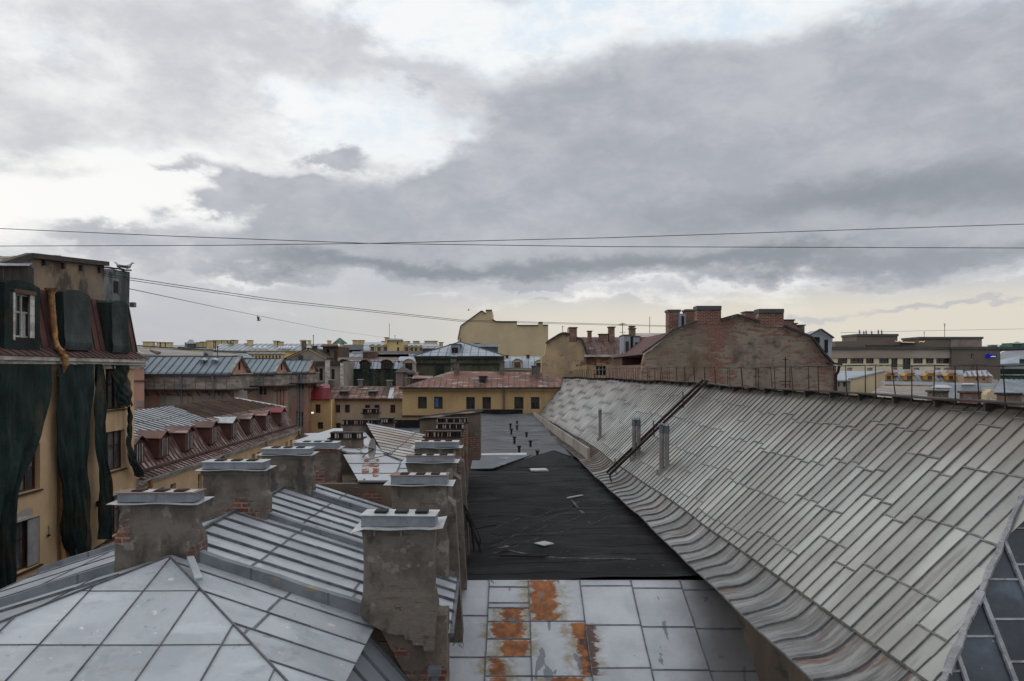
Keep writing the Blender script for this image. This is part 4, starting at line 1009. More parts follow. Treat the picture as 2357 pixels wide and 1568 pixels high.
flue(0, 0, 39.2, 6.2, 1.55, False); flue(0, 0, 30.6, 6.25, 1.60, True); flue(0, 0, 26.1, 6.3, 1.62, True)

# ------------------------------------------------------------------ ladder walkway on the zinc roof
lad = thing('roof_ladder', 'dark red iron ladder walkway running up the zinc roof to the ridge', 'ladder', RS(30, 0))
for dv in (0, .62):
    m = MB(); a = APc(30.0 + dv, 5.2, .18); b = RS(30.0 + dv, 1.0, .22); m.bar(a, b, .09, .10, up=(-.7, 0, .7)); m.build('rail', 'iron', lad)
for k in range(13):
    a = APc(30.0, 5.2, .2) + (RS(30.0, 1.0, .24) - APc(30.0, 5.2, .2)) * ((k + .5) / 13); m = MB(); m.bar(a, a + Vector((-KS * .62, .62, 0)), .05, .03); m.build('tread', 'brick_dark', lad)
for (s, h) in ((-.12, .62), (.36, .66), (.70, .66)):
    for dv in (0.02, .25):
        b = RS(30 - dv * .6, max(s, 0), .2) if s > 0 else APc(30 + dv, 3.5, .2)
        m = MB(); m.tube([b, b + Vector((-.03, 0, h))], .012, 6); m.build('post', 'iron', lad)
m = MB()
for dv in (.1, .34):
    b = APc(30.0 + dv, 5.0, .2); m.tube([b, Vector((b.x - .0, b.y - .9, b.z - .62))], .02, 6)
m.tube([APc(30.1, 5.0, -.1), APc(30.34, 5.0, -.1)], .015, 6)
m.build('foot', 'iron', lad)
m = MB()
pts = [RS(30, .0, .8) + Vector((-.2, -.2, 0)), RS(30, .40, .85), RS(30, .72, .85), RS(29.6, 1.0, 1.0)]
m.tube(pts, .008, 5); m.build('handrail', 'iron', lad)

# ------------------------------------------------------------------ ridge walkway and railing
rw = thing('ridge_walkway', 'dark board walkway with rusty iron railing along the ridge of the zinc roof', 'railing', RS(40, 1))
m = MB(); v = 11.6
while v < 85:
    dv = U(2.2, 3.0); a = RS(v, 1) ; b = RS(min(v + dv, 85), 1)
    for o in (-.16, .02): m.bar(a + Vector((o, 0, .045 + U(0, .02))), b + Vector((o, 0, .045 + U(0, .02))), .17, .035, 0, R())
    v += dv
v = 11.9
while v < 85: q = RS(v, 1); m.prism([q + Vector((-.20, 0, -.10)), q + Vector((.2, 0, -.10)), q + Vector((.2, 0, .05)), q + Vector((-.2, 0, .05))], (0, .06, 0), 0, R()); v += 1.5
m.build('walkway_board', 'trimdark', rw)
proto = None; vv_ = 12.83; nn = 0; tops = {-1: [], 1: []}
while vv_ < 84:
    for sd_ in (-1, 1):
        h = .74 * U(.97, 1.03); base_ = RS(vv_, 1) + Vector((sd_ * .23, 0, .0)); le = -sd_ * .06 if sd_ > 0 else -.02
        if proto is None:
            m = MB(); b0 = BASE[rw.name]; m.tube([b0 - Vector((0, 0, .03)), b0 + Vector((0, 0, .10)), b0 + Vector((.01, 0, .75))], [.040, .014, .010], 6)
            proto = m.build('post', 'iron', rw); o = proto
        else:
            o = proto.copy(); COL.objects.link(o); o.parent = rw
        o.location = base_ - BASE[rw.name]; o.rotation_euler = (U(-.10, .10), math.atan2(le, .75) + U(-.05, .05), 0); o.scale = (1, 1, h / .75)
        tops[sd_].append(base_ + Vector((le, U(-.02, .02), h)))
    vv_ += 1.5 * U(.88, 1.12); nn += 1
for sd_ in (-1, 1):
    m = MB(); pts = []
    for a, b in zip(tops[sd_], tops[sd_][1:]): pts += [a, (a + b) / 2 + Vector((0, 0, U(-.04, .01)))]
    m.tube([tops[sd_][0] - Vector((-.04, 1.6, -.0))] + pts + [tops[sd_][-1]], .008, 5); m.build('rail', 'iron', rw)

# ================================================================== helpers for the further houses
def emis(name, c, s):
    m = bpy.data.materials.new(name); m.use_nodes = True; n = m.node_tree.nodes; n.clear()
    o = n.new('ShaderNodeOutputMaterial'); e = n.new('ShaderNodeEmission'); e.inputs[0].default_value = (*c, 1); e.inputs[1].default_value = s
    m.node_tree.links.new(e.outputs[0], o.inputs[0]); return m
M['bulb'] = emis('lit_bulb', (1, .72, .36), 1.0); M['lamp'] = emis('lit_lamp', (1, .95, .85), 1.2)
M['sign_blue'] = emis('lit_blue_sign', (.02, .03, .5), .45); M['sign_white'] = emis('lit_white_sign', (.7, .78, 1), .6)
M['glint'] = emis('sun_glint_glow', (1, .66, .32), .8)  # glow painted for sun glints on sloped roof glazing, no lamp there

def front(par, x0, x1, yt, d, wins, m='yellow_far', fr='frame', gl='glass', bars=(1, 1), rec=.22, depth=8, name='wall', zb=0.0, side='', lift=None, th=.07):
    """a wall facing the viewer at distance d with real window openings; wins are (x0, x1, ytop, ybottom)"""
    a, b = P(x0, yt, d), P(x1, yt, d); W_, Ht = b.x - a.x, a.z - zb; O = Vector((a.x, d, zb))
    ops = []
    for (p, q, r_, s) in wins: ops.append((P(p, 0, d).x - a.x, P(q, 0, d).x - a.x, P(0, s, d).z - zb, P(0, r_, d).z - zb))
    m_ = MB(); facade(m_, O, (1, 0, 0), W_, Ht, ops, (0, rec, 0))
    m_.face([O, O + Vector((0, depth, 0)), O + Vector((0, depth, Ht)), O + Vector((0, 0, Ht))]); m_.face([O + Vector((W_, 0, 0)), O + Vector((W_, depth, 0)), O + Vector((W_, depth, Ht)), O + Vector((W_, 0, Ht))])
    m_.face([O + Vector((0, depth, 0)), O + Vector((W_, depth, 0)), O + Vector((W_, depth, Ht)), O + Vector((0, depth, Ht))]); m_.face([O + Vector((0, 0, Ht - .03)), O + Vector((W_, 0, Ht - .03)), O + Vector((W_, depth, Ht - .03)), O + Vector((0, depth, Ht - .03))])
    m_.build(name, m, par)
    for op in ops: window(par, O, (1, 0, 0), op, (0, rec, 0), fr, gl, bars, th)
def slab(par, name, m, pts, ext, label=None):
    q = MB(); q.prism(pts, ext); return q.build(name, m, par, label=label)
def roofq(par, pts, m, ms, pitch, joints=[], sw=.06, sh=.08, name='roof', label=None, sdir=(1, 0, 0), th=.12):
    q = MB(); facet(q, pts, sdir, pitch, joints, sw=sw, sh=sh, jw=.05, jh=.02, bend=False)
    q.prism([Vector(p) - Vector((0, 0, .02)) for p in pts], (0, 0, -th), 0)
    return q.build(name, [m, ms], par, label=label)
def stack(par, x0, x1, yt, yb, d, m='pale_yellow', cap='darkgrey', dp=1.0, pots=0, lip=.08):
    a, b = P(x0, yb, d), P(x1, yt, d); q = MB(); q.box((a.x, d, a.z - .6), (b.x, d + dp, b.z))
    c = q.build('chimney', m, par); k = MB(); l = lip * d / 100 + .03
    hh = max(.10, (b.z - a.z) * .10)
    k.box((a.x - l, d - l, b.z), (b.x + l, d + dp + l, b.z + hh)); k.build('cap', cap, c)
    if pots:
        for i in range(pots):
            k = MB(); X = a.x + (b.x - a.x) * (i + .5) / pots; k.tube([(X, d + dp / 2, b.z + hh), (X, d + dp / 2, b.z + hh + .35)], .13, 8); k.build('chimney_pot', 'darkgrey', c)
    return c
def dormer(par, x0, x1, yt, yb, d, m='pale_yellow', rm='darkgrey', gl='glass', arch=True, dp=2.5, win=.55, fr='frame', lip=.10):
    a, b = P(x0, yb, d), P(x1, yt, d); cx, hw = (a.x + b.x) / 2, (b.x - a.x) / 2; h = b.z - a.z; ys = a.z + h * (.62 if arch else .85)
    pts = [(a.x, a.z), (b.x, a.z), (b.x, ys)]
    n = 8
    if arch: pts += [(cx + hw * math.cos(math.pi * i / n), ys + (b.z - ys) * math.sin(math.pi * i / n)) for i in range(1, n)]
    else: pts += [(b.x, b.z - .0), (a.x, b.z)]
    pts += [(a.x, ys)] if arch else []
    q = MB(); q.prism([Vector((x, d, z)) for x, z in pts], (0, dp, 0)); o = q.build('dormer', m, par)
    w_ = MB(); ww = hw * win; w_.box((cx - ww, d - .03, a.z + h * .12), (cx + ww, d + .05, a.z + h * .70)); w_.build('window', gl, o)
    f = MB(); t_ = max(.05, d * .0006)
    for xx in (cx - ww, cx, cx + ww): f.box((xx - t_ / 2, d - .06, a.z + h * .12), (xx + t_ / 2, d - .03, a.z + h * .70))
    f.box((cx - ww, d - .065, a.z + h * .12), (cx + ww, d - .03, a.z + h * .12 + t_)); f.box((cx - ww, d - .065, a.z + h * .70 - t_), (cx + ww, d - .03, a.z + h * .70)); f.build('window_frame', fr, o)
    r_ = MB(); top = pts[2:-1] if arch else [(b.x + lip, b.z), (a.x - lip, b.z)]
    if arch: top = [(b.x + lip, ys)] + top[1:] + [(a.x - lip, ys)]
    for p, s in zip(top, top[1:]): r_.bar(Vector((p[0], d - lip, p[1])) , Vector((s[0], d - lip, s[1])), .1, .08); 
    for p, s in zip(top, top[1:]): r_.hexa([(p[0], d - lip, p[1]), (s[0], d - lip, s[1]), (s[0], d + dp, s[1]), (p[0], d + dp, p[1])], [(p[0], d - lip, p[1] + .07), (s[0], d - lip, s[1] + .07), (s[0], d + dp, s[1] + .07), (p[0], d + dp, p[1] + .07)])
    r_.build('dormer_roof', rm, o)
    return o
def mast(name, label, cat, px, yt, yb, d, arms=(), r=.03, m='iron'):
    q = MB(); a, b = P(px, yb, d), P(px, yt, d); q.tube([a, b], r, 6)
    for (y, hw) in arms: c_ = P(px, y, d); k = hw / F * d; q.tube([c_ - Vector((k, 0, 0)), c_ + Vector((k, 0, 0))], r * .7, 5)
    return tag(q.build(name, m), label, cat)

# ================================================================== NETTED BUILDING on the left
UW = -14.5
nb = thing('netted_building', 'tall yellow building at the left edge, red mansard, draped in dark green netting', 'building', L(-17, 26, -H))
def wallv(u, v0, v1, zt, wins, m='yellow'):
    O = L(u, v0, -H); Rv = Vector((-KS, 1, 0)).normalized(); ln = math.sqrt(1 + KS * KS)
    ops = [((a - v0) * ln, (b - v0) * ln, c + H, d + H) for (a, b, c, d) in wins]
    q = MB(); facade(q, O, Rv, (v1 - v0) * ln, H + zt, ops, (-.22, 0, 0)); q.build('wall', m, nb)
    for op in ops: window(nb, O, Rv, op, (-.22, 0, 0), 'frame', 'glass_pale', (2, 1), .06, sill='frame')
wallv(-14.35, 14.0, 24.9, .2, [(22.5, 23.95, -3.87, -2.37), (22.3, 23.95, -6.30, -4.74), (18.5, 19.9, -3.87, -2.37), (18.5, 19.9, -6.3, -4.74)])
wallv(UW, 24.9, 30.7, .2, [(28.4, 29.93, -1.58, 0.0), (28.4, 29.93, -3.98, -2.43), (28.4, 29.93, -6.56, -4.99), (25.6, 27.0, -7.0, -5.3)])
m = MB(); m.hexa([L(UW - .01, 30.7, -H), L(-24, 30.7, -H), L(-24, 31.0, -H), L(UW - .3, 31.0, -H)], [L(UW - .01, 30.7, .2), L(-24, 30.7, .2), L(-24, 31, .2), L(UW - .3, 31, .2)])
m.face([L(-14.35, 24.9, -H), L(UW, 24.9, -H), L(UW, 24.9, .2), L(-14.35, 24.9, .2)]); m.build('end_wall', 'yellow', nb)
m = MB(); m.box(L(-14.33, 23.0, -5.1), L(-14.33, 23.95, -4.72)) ; 
def rq(x0, y0, x1, y1, u, th, name, mt, par=nb, label=None):
    q = MB(); q.prism([Q(x0, y0, u), Q(x1, y0 + (y0 - 850) * 0, u), Q(x1, y1, u), Q(x0, y1, u)], (th, 0, 0)); return q.build(name, mt, par, label=label)
# board filling the right half of the lower near window
m = MB(); m.prism([L(-14.42, 23.38, -6.25), L(-14.42, 23.93, -6.25), L(-14.42, 23.93, -4.78), L(-14.42, 23.38, -4.78)], (.04, 0, 0)); m.build('window_board', 'reveal', nb)
for (a, b, z0, z1) in ((22.3, 23.5, -4.72, -4.35), (28.9, 29.8, -4.95, -4.8)):
    m = MB(); pts = [L(-14.33 if a < 24 else -14.48, a + (b - a) * i / 7, z1 + U(-.12, .03) - (0 if 0 < i < 7 else .1)) for i in range(8)] + [L(-14.33 if a < 24 else -14.48, b, z0), L(-14.33 if a < 24 else -14.48, a, z0)]
    m.prism(pts, (.02, 0, 0)); m.build('bare_patch', 'white_stone', nb)
# cornice in steps
for (du, z0, z1, mt) in ((.12, .02, .16, 'white_stone'), (.30, .165, .27, 'white_stone'), (.42, .275, .40, 'white_stone')):
    m = MB(); v0 = 14.0
    while v0 < 31.05:
        v1 = min(v0 + U(.8, 1.3), 31.05 + du * .3); m.hexa([L(UW + du, v0, z0), L(-15, v0, z0), L(-15, v1 - .01, z0), L(UW + du, v1 - .01, z0)], [L(UW + du, v0, z1), L(-15, v0, z1), L(-15, v1 - .01, z1), L(UW + du, v1 - .01, z1)], 0, R()); v0 = v1
    m.build('cornice', mt, nb)
# mansard with standing seams and a flared foot
r = MB()
def mans(v, k):   # k 0 foot, 1 break, 2 top
    return [L(-14.02, v, .42), L(-14.62, v, .72), L(-15.0, v, 2.68)][k]
v0 = 14.0
while v0 < 31.2:
    v1 = min(v0 + .42, 31.2)
    for k in (0, 1): r.face([mans(v0, k), mans(v1, k), mans(v1, k + 1), mans(v0, k + 1)], 0, R())
    r.bar(mans(v0, 0), mans(v0, 1), .02, .025, 1); r.bar(mans(v0, 1), mans(v0, 2), .03, .035, 1, up=(1, 0, 0)); v0 += .42
r.face([L(-14.02, 31.2, .42), L(-24, 31.2, .42), L(-24, 31.2, 2.68), L(-15, 31.2, 2.68), L(-14.62, 31.2, .72)], 0, .4)
r.prism([L(-15, 14, 2.66), L(-15, 31.2, 2.66), L(-22, 31.2, 2.9), L(-22, 14, 2.9)], (0, 0, .04), 0, .3)
r.bar(mans(31.2, 1), mans(31.2, 2), .05, .05, 1, up=(1, 0, 0))
r.build('mansard_roof', ['redsheet', 'trimdark'], nb)
slab(nb, 'edge_pot', 'pipe_grey', [L(-14.9, 31.15, 2.62), L(-14.7, 31.15, 2.62), L(-14.7, 31.35, 2.62), L(-14.9, 31.35, 2.62)], (0, 0, .2))
# attic wall behind
m = MB(); top = [Q(-40, 622, -15.02), Q(0, 609, -15.02), Q(63, 590, -15.02), Q(240, 609, -15.02)]
m.prism([L(-15.02, 22, 2.5), L(-15.02, 29.2, 2.5)] + top[::-1], (-6, 0, 0)); m.build('attic_wall', 'attic', nb)
m = MB()
for p, q in zip(top, top[1:]): m.bar(p + Vector((.1, 0, -.06)), q + Vector((.1, 0, -.06)), .22, .17)
for (x, y) in ((103, 640 - 37), (147, 611), (188, 616), (231, 621)): c_ = Q(x, y, -14.95); m.box(c_ - Vector((.05, .06, .12)), c_ + Vector((.05, .06, .08)))
m.build('attic_coping', 'trimdark', nb)
m = MB(); m.prism([Q(90, 589, -15.3), Q(141, 594, -15.3), Q(141, 588, -15.3), Q(125, 587, -15.3)], (-1, 0, 0)); m.build('metal_lid', 'galv_top', nb)
m = MB(); m.hexa([Q(243, 720, -14.96), Q(297, 722, -14.96), Q(299, 626, -14.96), Q(243, 618, -14.96)], [p + Vector((-4, 0, 0)) for p in (Q(243, 720, -14.96), Q(297, 722, -14.96), Q(299, 626, -14.96), Q(243, 618, -14.96))])
tw = m.build('stair_head', 'net_pale', nb, label='stair head wrapped in pale green netting')
m = MB(); p0, p1 = Q(243, 617, -14.93), Q(300, 625, -14.93); pr = p0
for k in range(1, 9): q = p0 + (p1 - p0) * k / 8 + Vector((0, 0, U(-.03, .03))); m.bar(pr, q, .12, .06); pr = q
m.build('coping', 'trimdark', tw)
m = MB(); m.prism([Q(261, 674, -14.93), Q(271, 676, -14.93), Q(271, 648, -14.93), Q(261, 646, -14.93)], (.02, 0, 0)); m.build('window', 'flue', tw)
m = MB(); m.prism([Q(271, 678, -14.93), Q(277, 679, -14.93), Q(276, 651, -14.93), Q(271, 648, -14.93)], (.025, 0, 0)); m.build('window_board', 'plaster_brown', tw)
# hut on the attic at the far left
m = MB(); m.prism([Q(-60, 650, -14.8), Q(66, 652, -14.8), Q(66, 613, -14.8), Q(-60, 612, -14.8)], (-1.5, 0, 0)); hut = m.build('roof_hut', 'boards', nb)
m = MB(); m.prism([Q(66, 652, -14.8), Q(78, 658, -14.8), Q(78, 620, -14.8), Q(70, 610, -14.8), Q(66, 613, -14.8)], (-1.0, 0, 0)); m.build('side_wall', 'trimdark', hut)
m = MB(); m.prism([Q(-60, 612, -14.6), Q(68, 612, -14.6), Q(80, 602, -15.4), Q(-60, 600, -15.4)], (0, 0, .04)); m.build('hut_roof', 'galv_top', hut)
# dormers
def ndormer(x0, x1, yt, yb, mt='net_pale', win=None, label=None):
    uf = -14.38; v0, v1 = uf * F / (x0 - 1112), uf * F / (x1 - 1112); z0 = (850 - yb) / F * (v0 + v1) / 2; z1 = (850 - yt) / F * (v0 + v1) / 2
    q = MB(); n = 10
    def sec(v, up=0): return v
    if win:
        O = L(uf, v0, z0); facade(q, O, (-KS, 1, 0), v1 - v0, z1 - z0 - .22, [win], (-.14, 0, 0), 0, 1)
    else: q.grid(lambda a, b: L(uf + .05 * math.sin(a * 7 + b * 3) * (1 - b) + .06 * math.exp(-((b - .12) / .1) ** 2), v0 + (v1 - v0) * a, z0 + (z1 - z0 - .22) * b), 12, 14)
    arch = [(v0 + (v1 - v0) * i / n, z1 - .22 + .22 * math.sin(math.pi * (.12 + .76 * i / n)) ) for i in range(n + 1)]
    q.face([L(uf, a, b) for a, b in arch] + [L(uf, v1, z1 - .24), L(uf, v0, z1 - .24)])
    for (a, b), (c, d) in zip(arch, arch[1:]): q.face([L(uf, a, b), L(uf, c, d), L(-15.2, c, d), L(-15.2, a, b)])
    for v in (v0, v1): q.face([L(uf, v, z0), L(-15.2, v, z0), L(-15.2, v, z1 - .14), L(uf, v, z1 - .14)], 2 if v == v0 else 0)
    q.face([L(uf, v0, z0), L(uf, v1, z0), L(-15.2, v1, z0), L(-15.2, v0, z0)])
    d_ = q.build('dormer', [mt, 'white_stone', 'net'], nb, label=label)
    if win:
        a, b, c, d = win; w_ = MB(); w_.prism([L(uf - .14, v0 + a, z0 + c), L(uf - .14, v0 + b, z0 + c), L(uf - .14, v0 + b, z0 + d), L(uf - .14, v0 + a, z0 + d)], (-.02, 0, 0)); w_.build('window', 'glass', d_)
        f = MB(); mt_ = .05
        for x in (a + .03, (a + b) / 2, b - .03): f.box(L(uf - .13, v0 + x - .03, z0 + c), L(uf - .08, v0 + x + .03, z0 + d))
        for z in (c + .03, c + (d - c) * .58, d - .03): f.box(L(uf - .13, v0 + a, z0 + z - .03), L(uf - .09, v0 + b, z0 + z + .03))
        f.build('window_frame', 'frame_white', d_)
        f = MB(); f.prism([L(uf - .11, v0 + (a + b) / 2, z0 + c + .05), L(uf - .11, v0 + b - .25, z0 + c + .05), L(uf - .11, v0 + b - .25, z0 + c + (d - c) * .55), L(uf - .11, v0 + (a + b) / 2, z0 + c + (d - c) * .55)], (.02, 0, 0)); f.build('window_board', 'reveal', d_)
        f = MB(); f.box(L(uf + .005, v0 + b - .18, z0 + c), L(uf + .03, v0 + b + .03, z0 + d)); f.box(L(uf + .005, v0 + a - .08, z0 + c - .1), L(uf + .03, v0 + a, z0 + d)); f.build('window_surround', 'white_stone', d_)
        f = MB(); f.box(L(uf + .005, v0 + a - .05, z0 + d), L(uf + .08, v0 + b + .05, z0 + d + .12)); f.build('lintel', 'brick_dark', d_)
    return d_
ndormer(10, 92, 646, 805, 'net', (.48, 1.42, .38, 1.74), 'green netted dormer with a broken open window')
ndormer(146, 208, 668, 806, label='fully wrapped middle dormer')
ndormer(257, 296, 692, 812, label='wrapped dormer at the corner')
# rusty downpipe with a swan neck
m = MB(); m.tube([Q(118, 676, -14.55), Q(120, 705, -14.6), Q(126, 770, -14.55), Q(133, 800, -14.35), Q(145, 812, -14.0), Q(150, 820, -13.95), Q(151, 838, -14.0), Q(143, 852, -14.2), Q(134, 866, -14.32)], .10, 12)
p = Q(118, 672, -14.6); m.tube([p + Vector((0, 0, -.05)), p + Vector((0, 0, .12))], [.12, .22], 12); m.build('downpipe', 'pipe_rust', nb, smooth=False)
m = MB(); m.tube([L(-14.28, 25.15, 0), L(-14.28, 25.15, -12)], .11, 12); 
for z in (-2.4, -4.7, -7): m.tube([L(-14.28, 25.15, z), L(-14.28, 25.15, z - .07)], .125, 12)
m.build('downpipe', 'pipe_rust', nb)
m = MB(); c_ = L(-14.3, 24.35, -5.15); m.tube([c_, c_ - Vector((0, 0, .3))], .012, 6); m.tube([c_ - Vector((0, 0, .3)), c_ - Vector((0, 0, .36))], [.07, .02], 8); m.build('bracket', 'iron', nb)
m = MB(); m.box(L(-14.49, 27.7, -5.15), L(-14.40, 27.8, -4.95)); m.build('vent_box', 'trimdark', nb)
m = MB(); m.tube([L(-14.2, 14, -8.1), L(-14.2, 22, -6.8), L(-14.3, 25, -6.9), L(-14.4, 28, -6.6), L(-14.4, 30.7, -6.7)], .03, 6); tag(m.build('cable', 'cable'), 'black cable running low along the yellow netted wall', 'cable')

def interp(t, pts):
    for (a, b), (c, d) in zip(pts, pts[1:]):
        if a <= t <= c: return b + (d - b) * (t - a) / (c - a)
    return pts[-1][1] if t > pts[-1][0] else pts[0][1]
def net(label, y0, y1, le, ri, u=-14.12, amp=.10, fq=14, ph=0.0, mt='net', nu=90, nv=60, ragged=0):
    m = MB(); rag = [U(0, ragged) for _ in range(nu + 1)]
    def fn(back):
        def f(a, b):
            i = int(a * nu + .5); yy = y0 + (y1 - y0 - (rag[i] * (.3 + math.sin(a * 9 + ph) ** 2) if b > .8 else 0) * (b - .8) * 5 * 1.0) * b
            xl, xr = interp(yy, le), interp(yy, ri)
            fo = amp * (.15 + b) * (math.sin(a * fq + ph + b * 2.2) + .5 * math.sin(a * fq * 2.3 + b * 5 + ph) + .35 * math.sin(a * fq * 4.7 - b * 9 + ph)) + .06 * math.sin(b * 9 + a * 6 + ph) + .03 * math.sin(b * 23 - a * 14)
            v = -14.2 * F / (xl + (xr - xl) * a - 1112.0)
            return L(u + fo + .10 * b + back, v, (850 - yy) / F * v)
        return f
    m.grid(fn(0), nu, nv); m.grid(fn(-.012), nu, nv)
    return tag(m.build('debris_netting', mt, smooth=True), label, 'netting', 'green debris nets hung on the yellow building')
net('widest dark green net sweeping down to the left on the yellow wall', 838, 1370, [(800, -70), (1400, -70)], [(838, 116), (880, 110), (940, 97), (1000, 85), (1060, 62), (1110, 42), (1180, 23), (1250, 12), (1370, 6)], amp=.13, fq=26)
net('long hanging dark green net with a ragged knotted foot beside the downpipe', 838, 1284, [(838, 122), (950, 122), (1060, 127), (1150, 131), (1230, 134), (1284, 152)], [(838, 210), (960, 205), (1060, 198), (1160, 194), (1230, 191), (1284, 184)], ragged=38, ph=1.0, fq=17)
net('narrow twisted dark green net hanging between the long net and the windows', 838, 1242, [(838, 214), (1000, 214), (1120, 220), (1242, 222)], [(838, 229), (930, 242), (1060, 239), (1150, 247), (1242, 246)], ph=2.0, fq=9, amp=.07)
net('short dark green net covering half of the top corner window', 840, 938, [(840, 268), (900, 266), (938, 280)], [(840, 304), (938, 305)], u=-14.3, ph=3.0, fq=8, amp=.05, ragged=8)
net('thin rag of dark green net dangling down the building corner', 936, 1098, [(936, 301), (1000, 299), (1045, 292), (1062, 296), (1098, 318)], [(936, 306), (1000, 307), (1050, 311), (1098, 329)], u=-14.3, ph=.5, fq=5, amp=.04, nu=14)

# birds on the parapet
def bird(loc, s, flip, label, cat='bird', wings=0.0):
    q = MB(); f_ = Vector((flip, .2, 0)).normalized(); k = f_.cross(Vector((0, 0, 1)))
    def rg(c, a, b, n=10): return [c + k * (a * math.cos(2 * math.pi * i / n)) + (Vector((0, 0, 1)) * .94 - f_ * .3) * (b * math.sin(2 * math.pi * i / n)) for i in range(n)]
    o = Vector(loc) + Vector((0, 0, .11 * s)); z = Vector((0, 0, 1))
    q.loft([rg(o - f_ * .24 * s + z * .0, .008 * s, .006 * s), rg(o - f_ * .14 * s + z * .01 * s, .035 * s, .03 * s), rg(o, .065 * s, .065 * s), rg(o + f_ * .09 * s + z * .03 * s, .055 * s, .06 * s), rg(o + f_ * .13 * s + z * .09 * s, .03 * s, .035 * s),
            rg(o + f_ * .16 * s + z * .13 * s, .034 * s, .034 * s), rg(o + f_ * .20 * s + z * .135 * s, .022 * s, .022 * s), rg(o + f_ * .23 * s + z * .12 * s, .004 * s, .004 * s)])
    b = q.build('bird', 'feather_white', smooth=True, base=loc); tag(b, label, cat)
    q = MB()
    if wings:
        for sg in (-1, 1): q.prism([o + k * sg * .04 * s, o + k * sg * .04 * s - f_ * .12 * s, o + k * sg * .5 * s - f_ * .10 * s + z * wings * s, o + k * sg * .28 * s + f_ * .05 * s + z * wings * .8 * s], (0, 0, .012 * s))
    else:
        for sg in (-1, 1): q.loft([rg(o + k * sg * .045 * s + f_ * .06 * s, .025 * s, .05 * s), rg(o + k * sg * .055 * s - f_ * .08 * s, .02 * s, .04 * s), rg(o + k * sg * .02 * s - f_ * .26 * s, .008 * s, .012 * s)])
    q.build('wings', 'feather', b)
    if not wings:
        for sg in (-1, 1): q = MB(); q.tube([o + k * sg * .025 * s - z * .04 * s, o + k * sg * .025 * s - z * .115 * s, o + k * sg * .025 * s - z * .115 * s + f_ * .03 * s], .006 * s, 5); q.build('leg', 'beak', b)
bird(Q(276, 620, -14.93), 1.15, -1, 'small gull perched left of its mate on the netted stair head, facing left')
bird(Q(292, 622.5, -14.93), 1.3, 1, 'larger gull perched near the end of the netted stair head, facing right')
bird(P(596, 741, 60), .95, 1, 'gull flying in front of the grey cloud, well left of the blank cream wall', wings=.35)
bird(P(1079, 716, 150), 1.2, 1, 'distant gull flying just left of the peak of the blank cream wall', wings=.2)

# ================================================================== RED MANSARD HOUSE
mh = thing('mansard_house', 'low yellow house with peeling red mansard, many dormers, upper roof half white half rusty', 'building', L(-17, 45, -H))
UM = -14.5; kz = -.316
VE = 57.8; VS = 30.9
def me_(v): return L(UM + .35, v, -4.62)
def mb_(v): return L(-15.55, v, -3.02)
def mr_(v): return L(-18.4, v, -2.17)
r = MB(); v = VS; i = 0
while v < VE:
    v2 = min(v + .42, VE); t_ = R()
    prof = [L(UM + .35, v, -4.62), L(UM - .15, v, -4.42), L(UM - .45, v, -4.05), L(-15.55, v, -3.02)]; prof2 = [p + Vector((-KS * (v2 - v), v2 - v, 0)) for p in prof]
    for a, b, c, d in zip(prof, prof[1:], prof2, prof2[1:]): r.face([a, c, d, b], 0, t_ * .6 + U(0, .4))
    for a, b in zip(prof, prof[1:]): r.bar(a, b, .03, .035, 1, up=(.7, 0, .7))
    v = v2
r.bar(L(UM - .1, VS, -4.40), L(UM - .1, VE, -4.40), .08, .10, 1)
r.build('mansard_roof', ['mansard', 'brick_dark'], mh)
vm = 42.6
facet_args = dict(sw=.05, sh=.05, bend=False)
q = MB(); facet(q, [mb_(VS), mb_(vm), mr_(vm + 1.2), mr_(VS)], (-KS, 1, 0), .55, [1.4], **facet_args); q.prism([mb_(VS) - Vector((0, 0, .01)), mb_(vm) - Vector((0, 0, .01)), mr_(vm + 1.2) - Vector((0, 0, .01)), mr_(VS) - Vector((0, 0, .01))], (0, 0, -.08)); q.build('roof', ['whitesheet', 'sheet_edge'], mh, label='pale half of the upper roof')
q = MB(); facet(q, [mb_(vm), mb_(VE), mr_(VE - 3.5), mr_(vm + 1.2)], (-KS, 1, 0), .42, [.45, 1.6], sw=.10, sh=.10, bend=False); q.prism([mb_(vm) - Vector((0, 0, .01)), mb_(VE) - Vector((0, 0, .01)), mr_(VE - 3.5) - Vector((0, 0, .01)), mr_(vm + 1.2) - Vector((0, 0, .01))], (0, 0, -.08)); q.build('roof', ['rustroof', 'brick_dark'], mh, label='rusty half of the upper roof')
q = MB(); q.prism([mb_(vm) + Vector((.06, 0, .0)), mb_(VE) + Vector((.06, 0, .0)), mb_(VE) + Vector((-.45, 0, .15)), mb_(vm) + Vector((-.45, 0, .15))], (0, 0, .05)); q.build('roof_edge', 'rustwhite', mh)
q = MB(); q.prism([mb_(VE), mr_(VE - 3.5), mr_(VE - 2.5), mb_(VE + .8)], (0, 0, .06)); q.build('hip_edge', 'galv_top', mh)
q = MB(); q.prism([mr_(VS), mr_(VE - 3.5), L(-22.5, VE - 2, -4.4), L(-22.5, VS, -4.4)], (0, 0, -.1)); q.build('rear_roof', 'rustroof', mh)
ops = []
for v in (33.0, 34.3, 37.6, 38.8, 42.2, 43.4, 46.4, 47.5, 50.4, 51.5, 54.3, 55.6): ops.append((v - VS, v - VS + .62, H - 6.6, H - 5.35))
O = L(UM, VS, -H); q = MB(); facade(q, O, (-KS, 1, 0), VE - VS, H - 4.62, ops, (-.2, 0, 0)); q.face([L(UM, VE, -H), L(-22, VE, -H), L(-22, VE, -4.6), L(UM, VE, -4.6)]); q.build('wall', 'yellow', mh)
for op in ops: window(mh, O, (-KS, 1, 0), op, (-.2, 0, 0), 'frame_white', 'glass', (0, 1), .06)
q = MB()
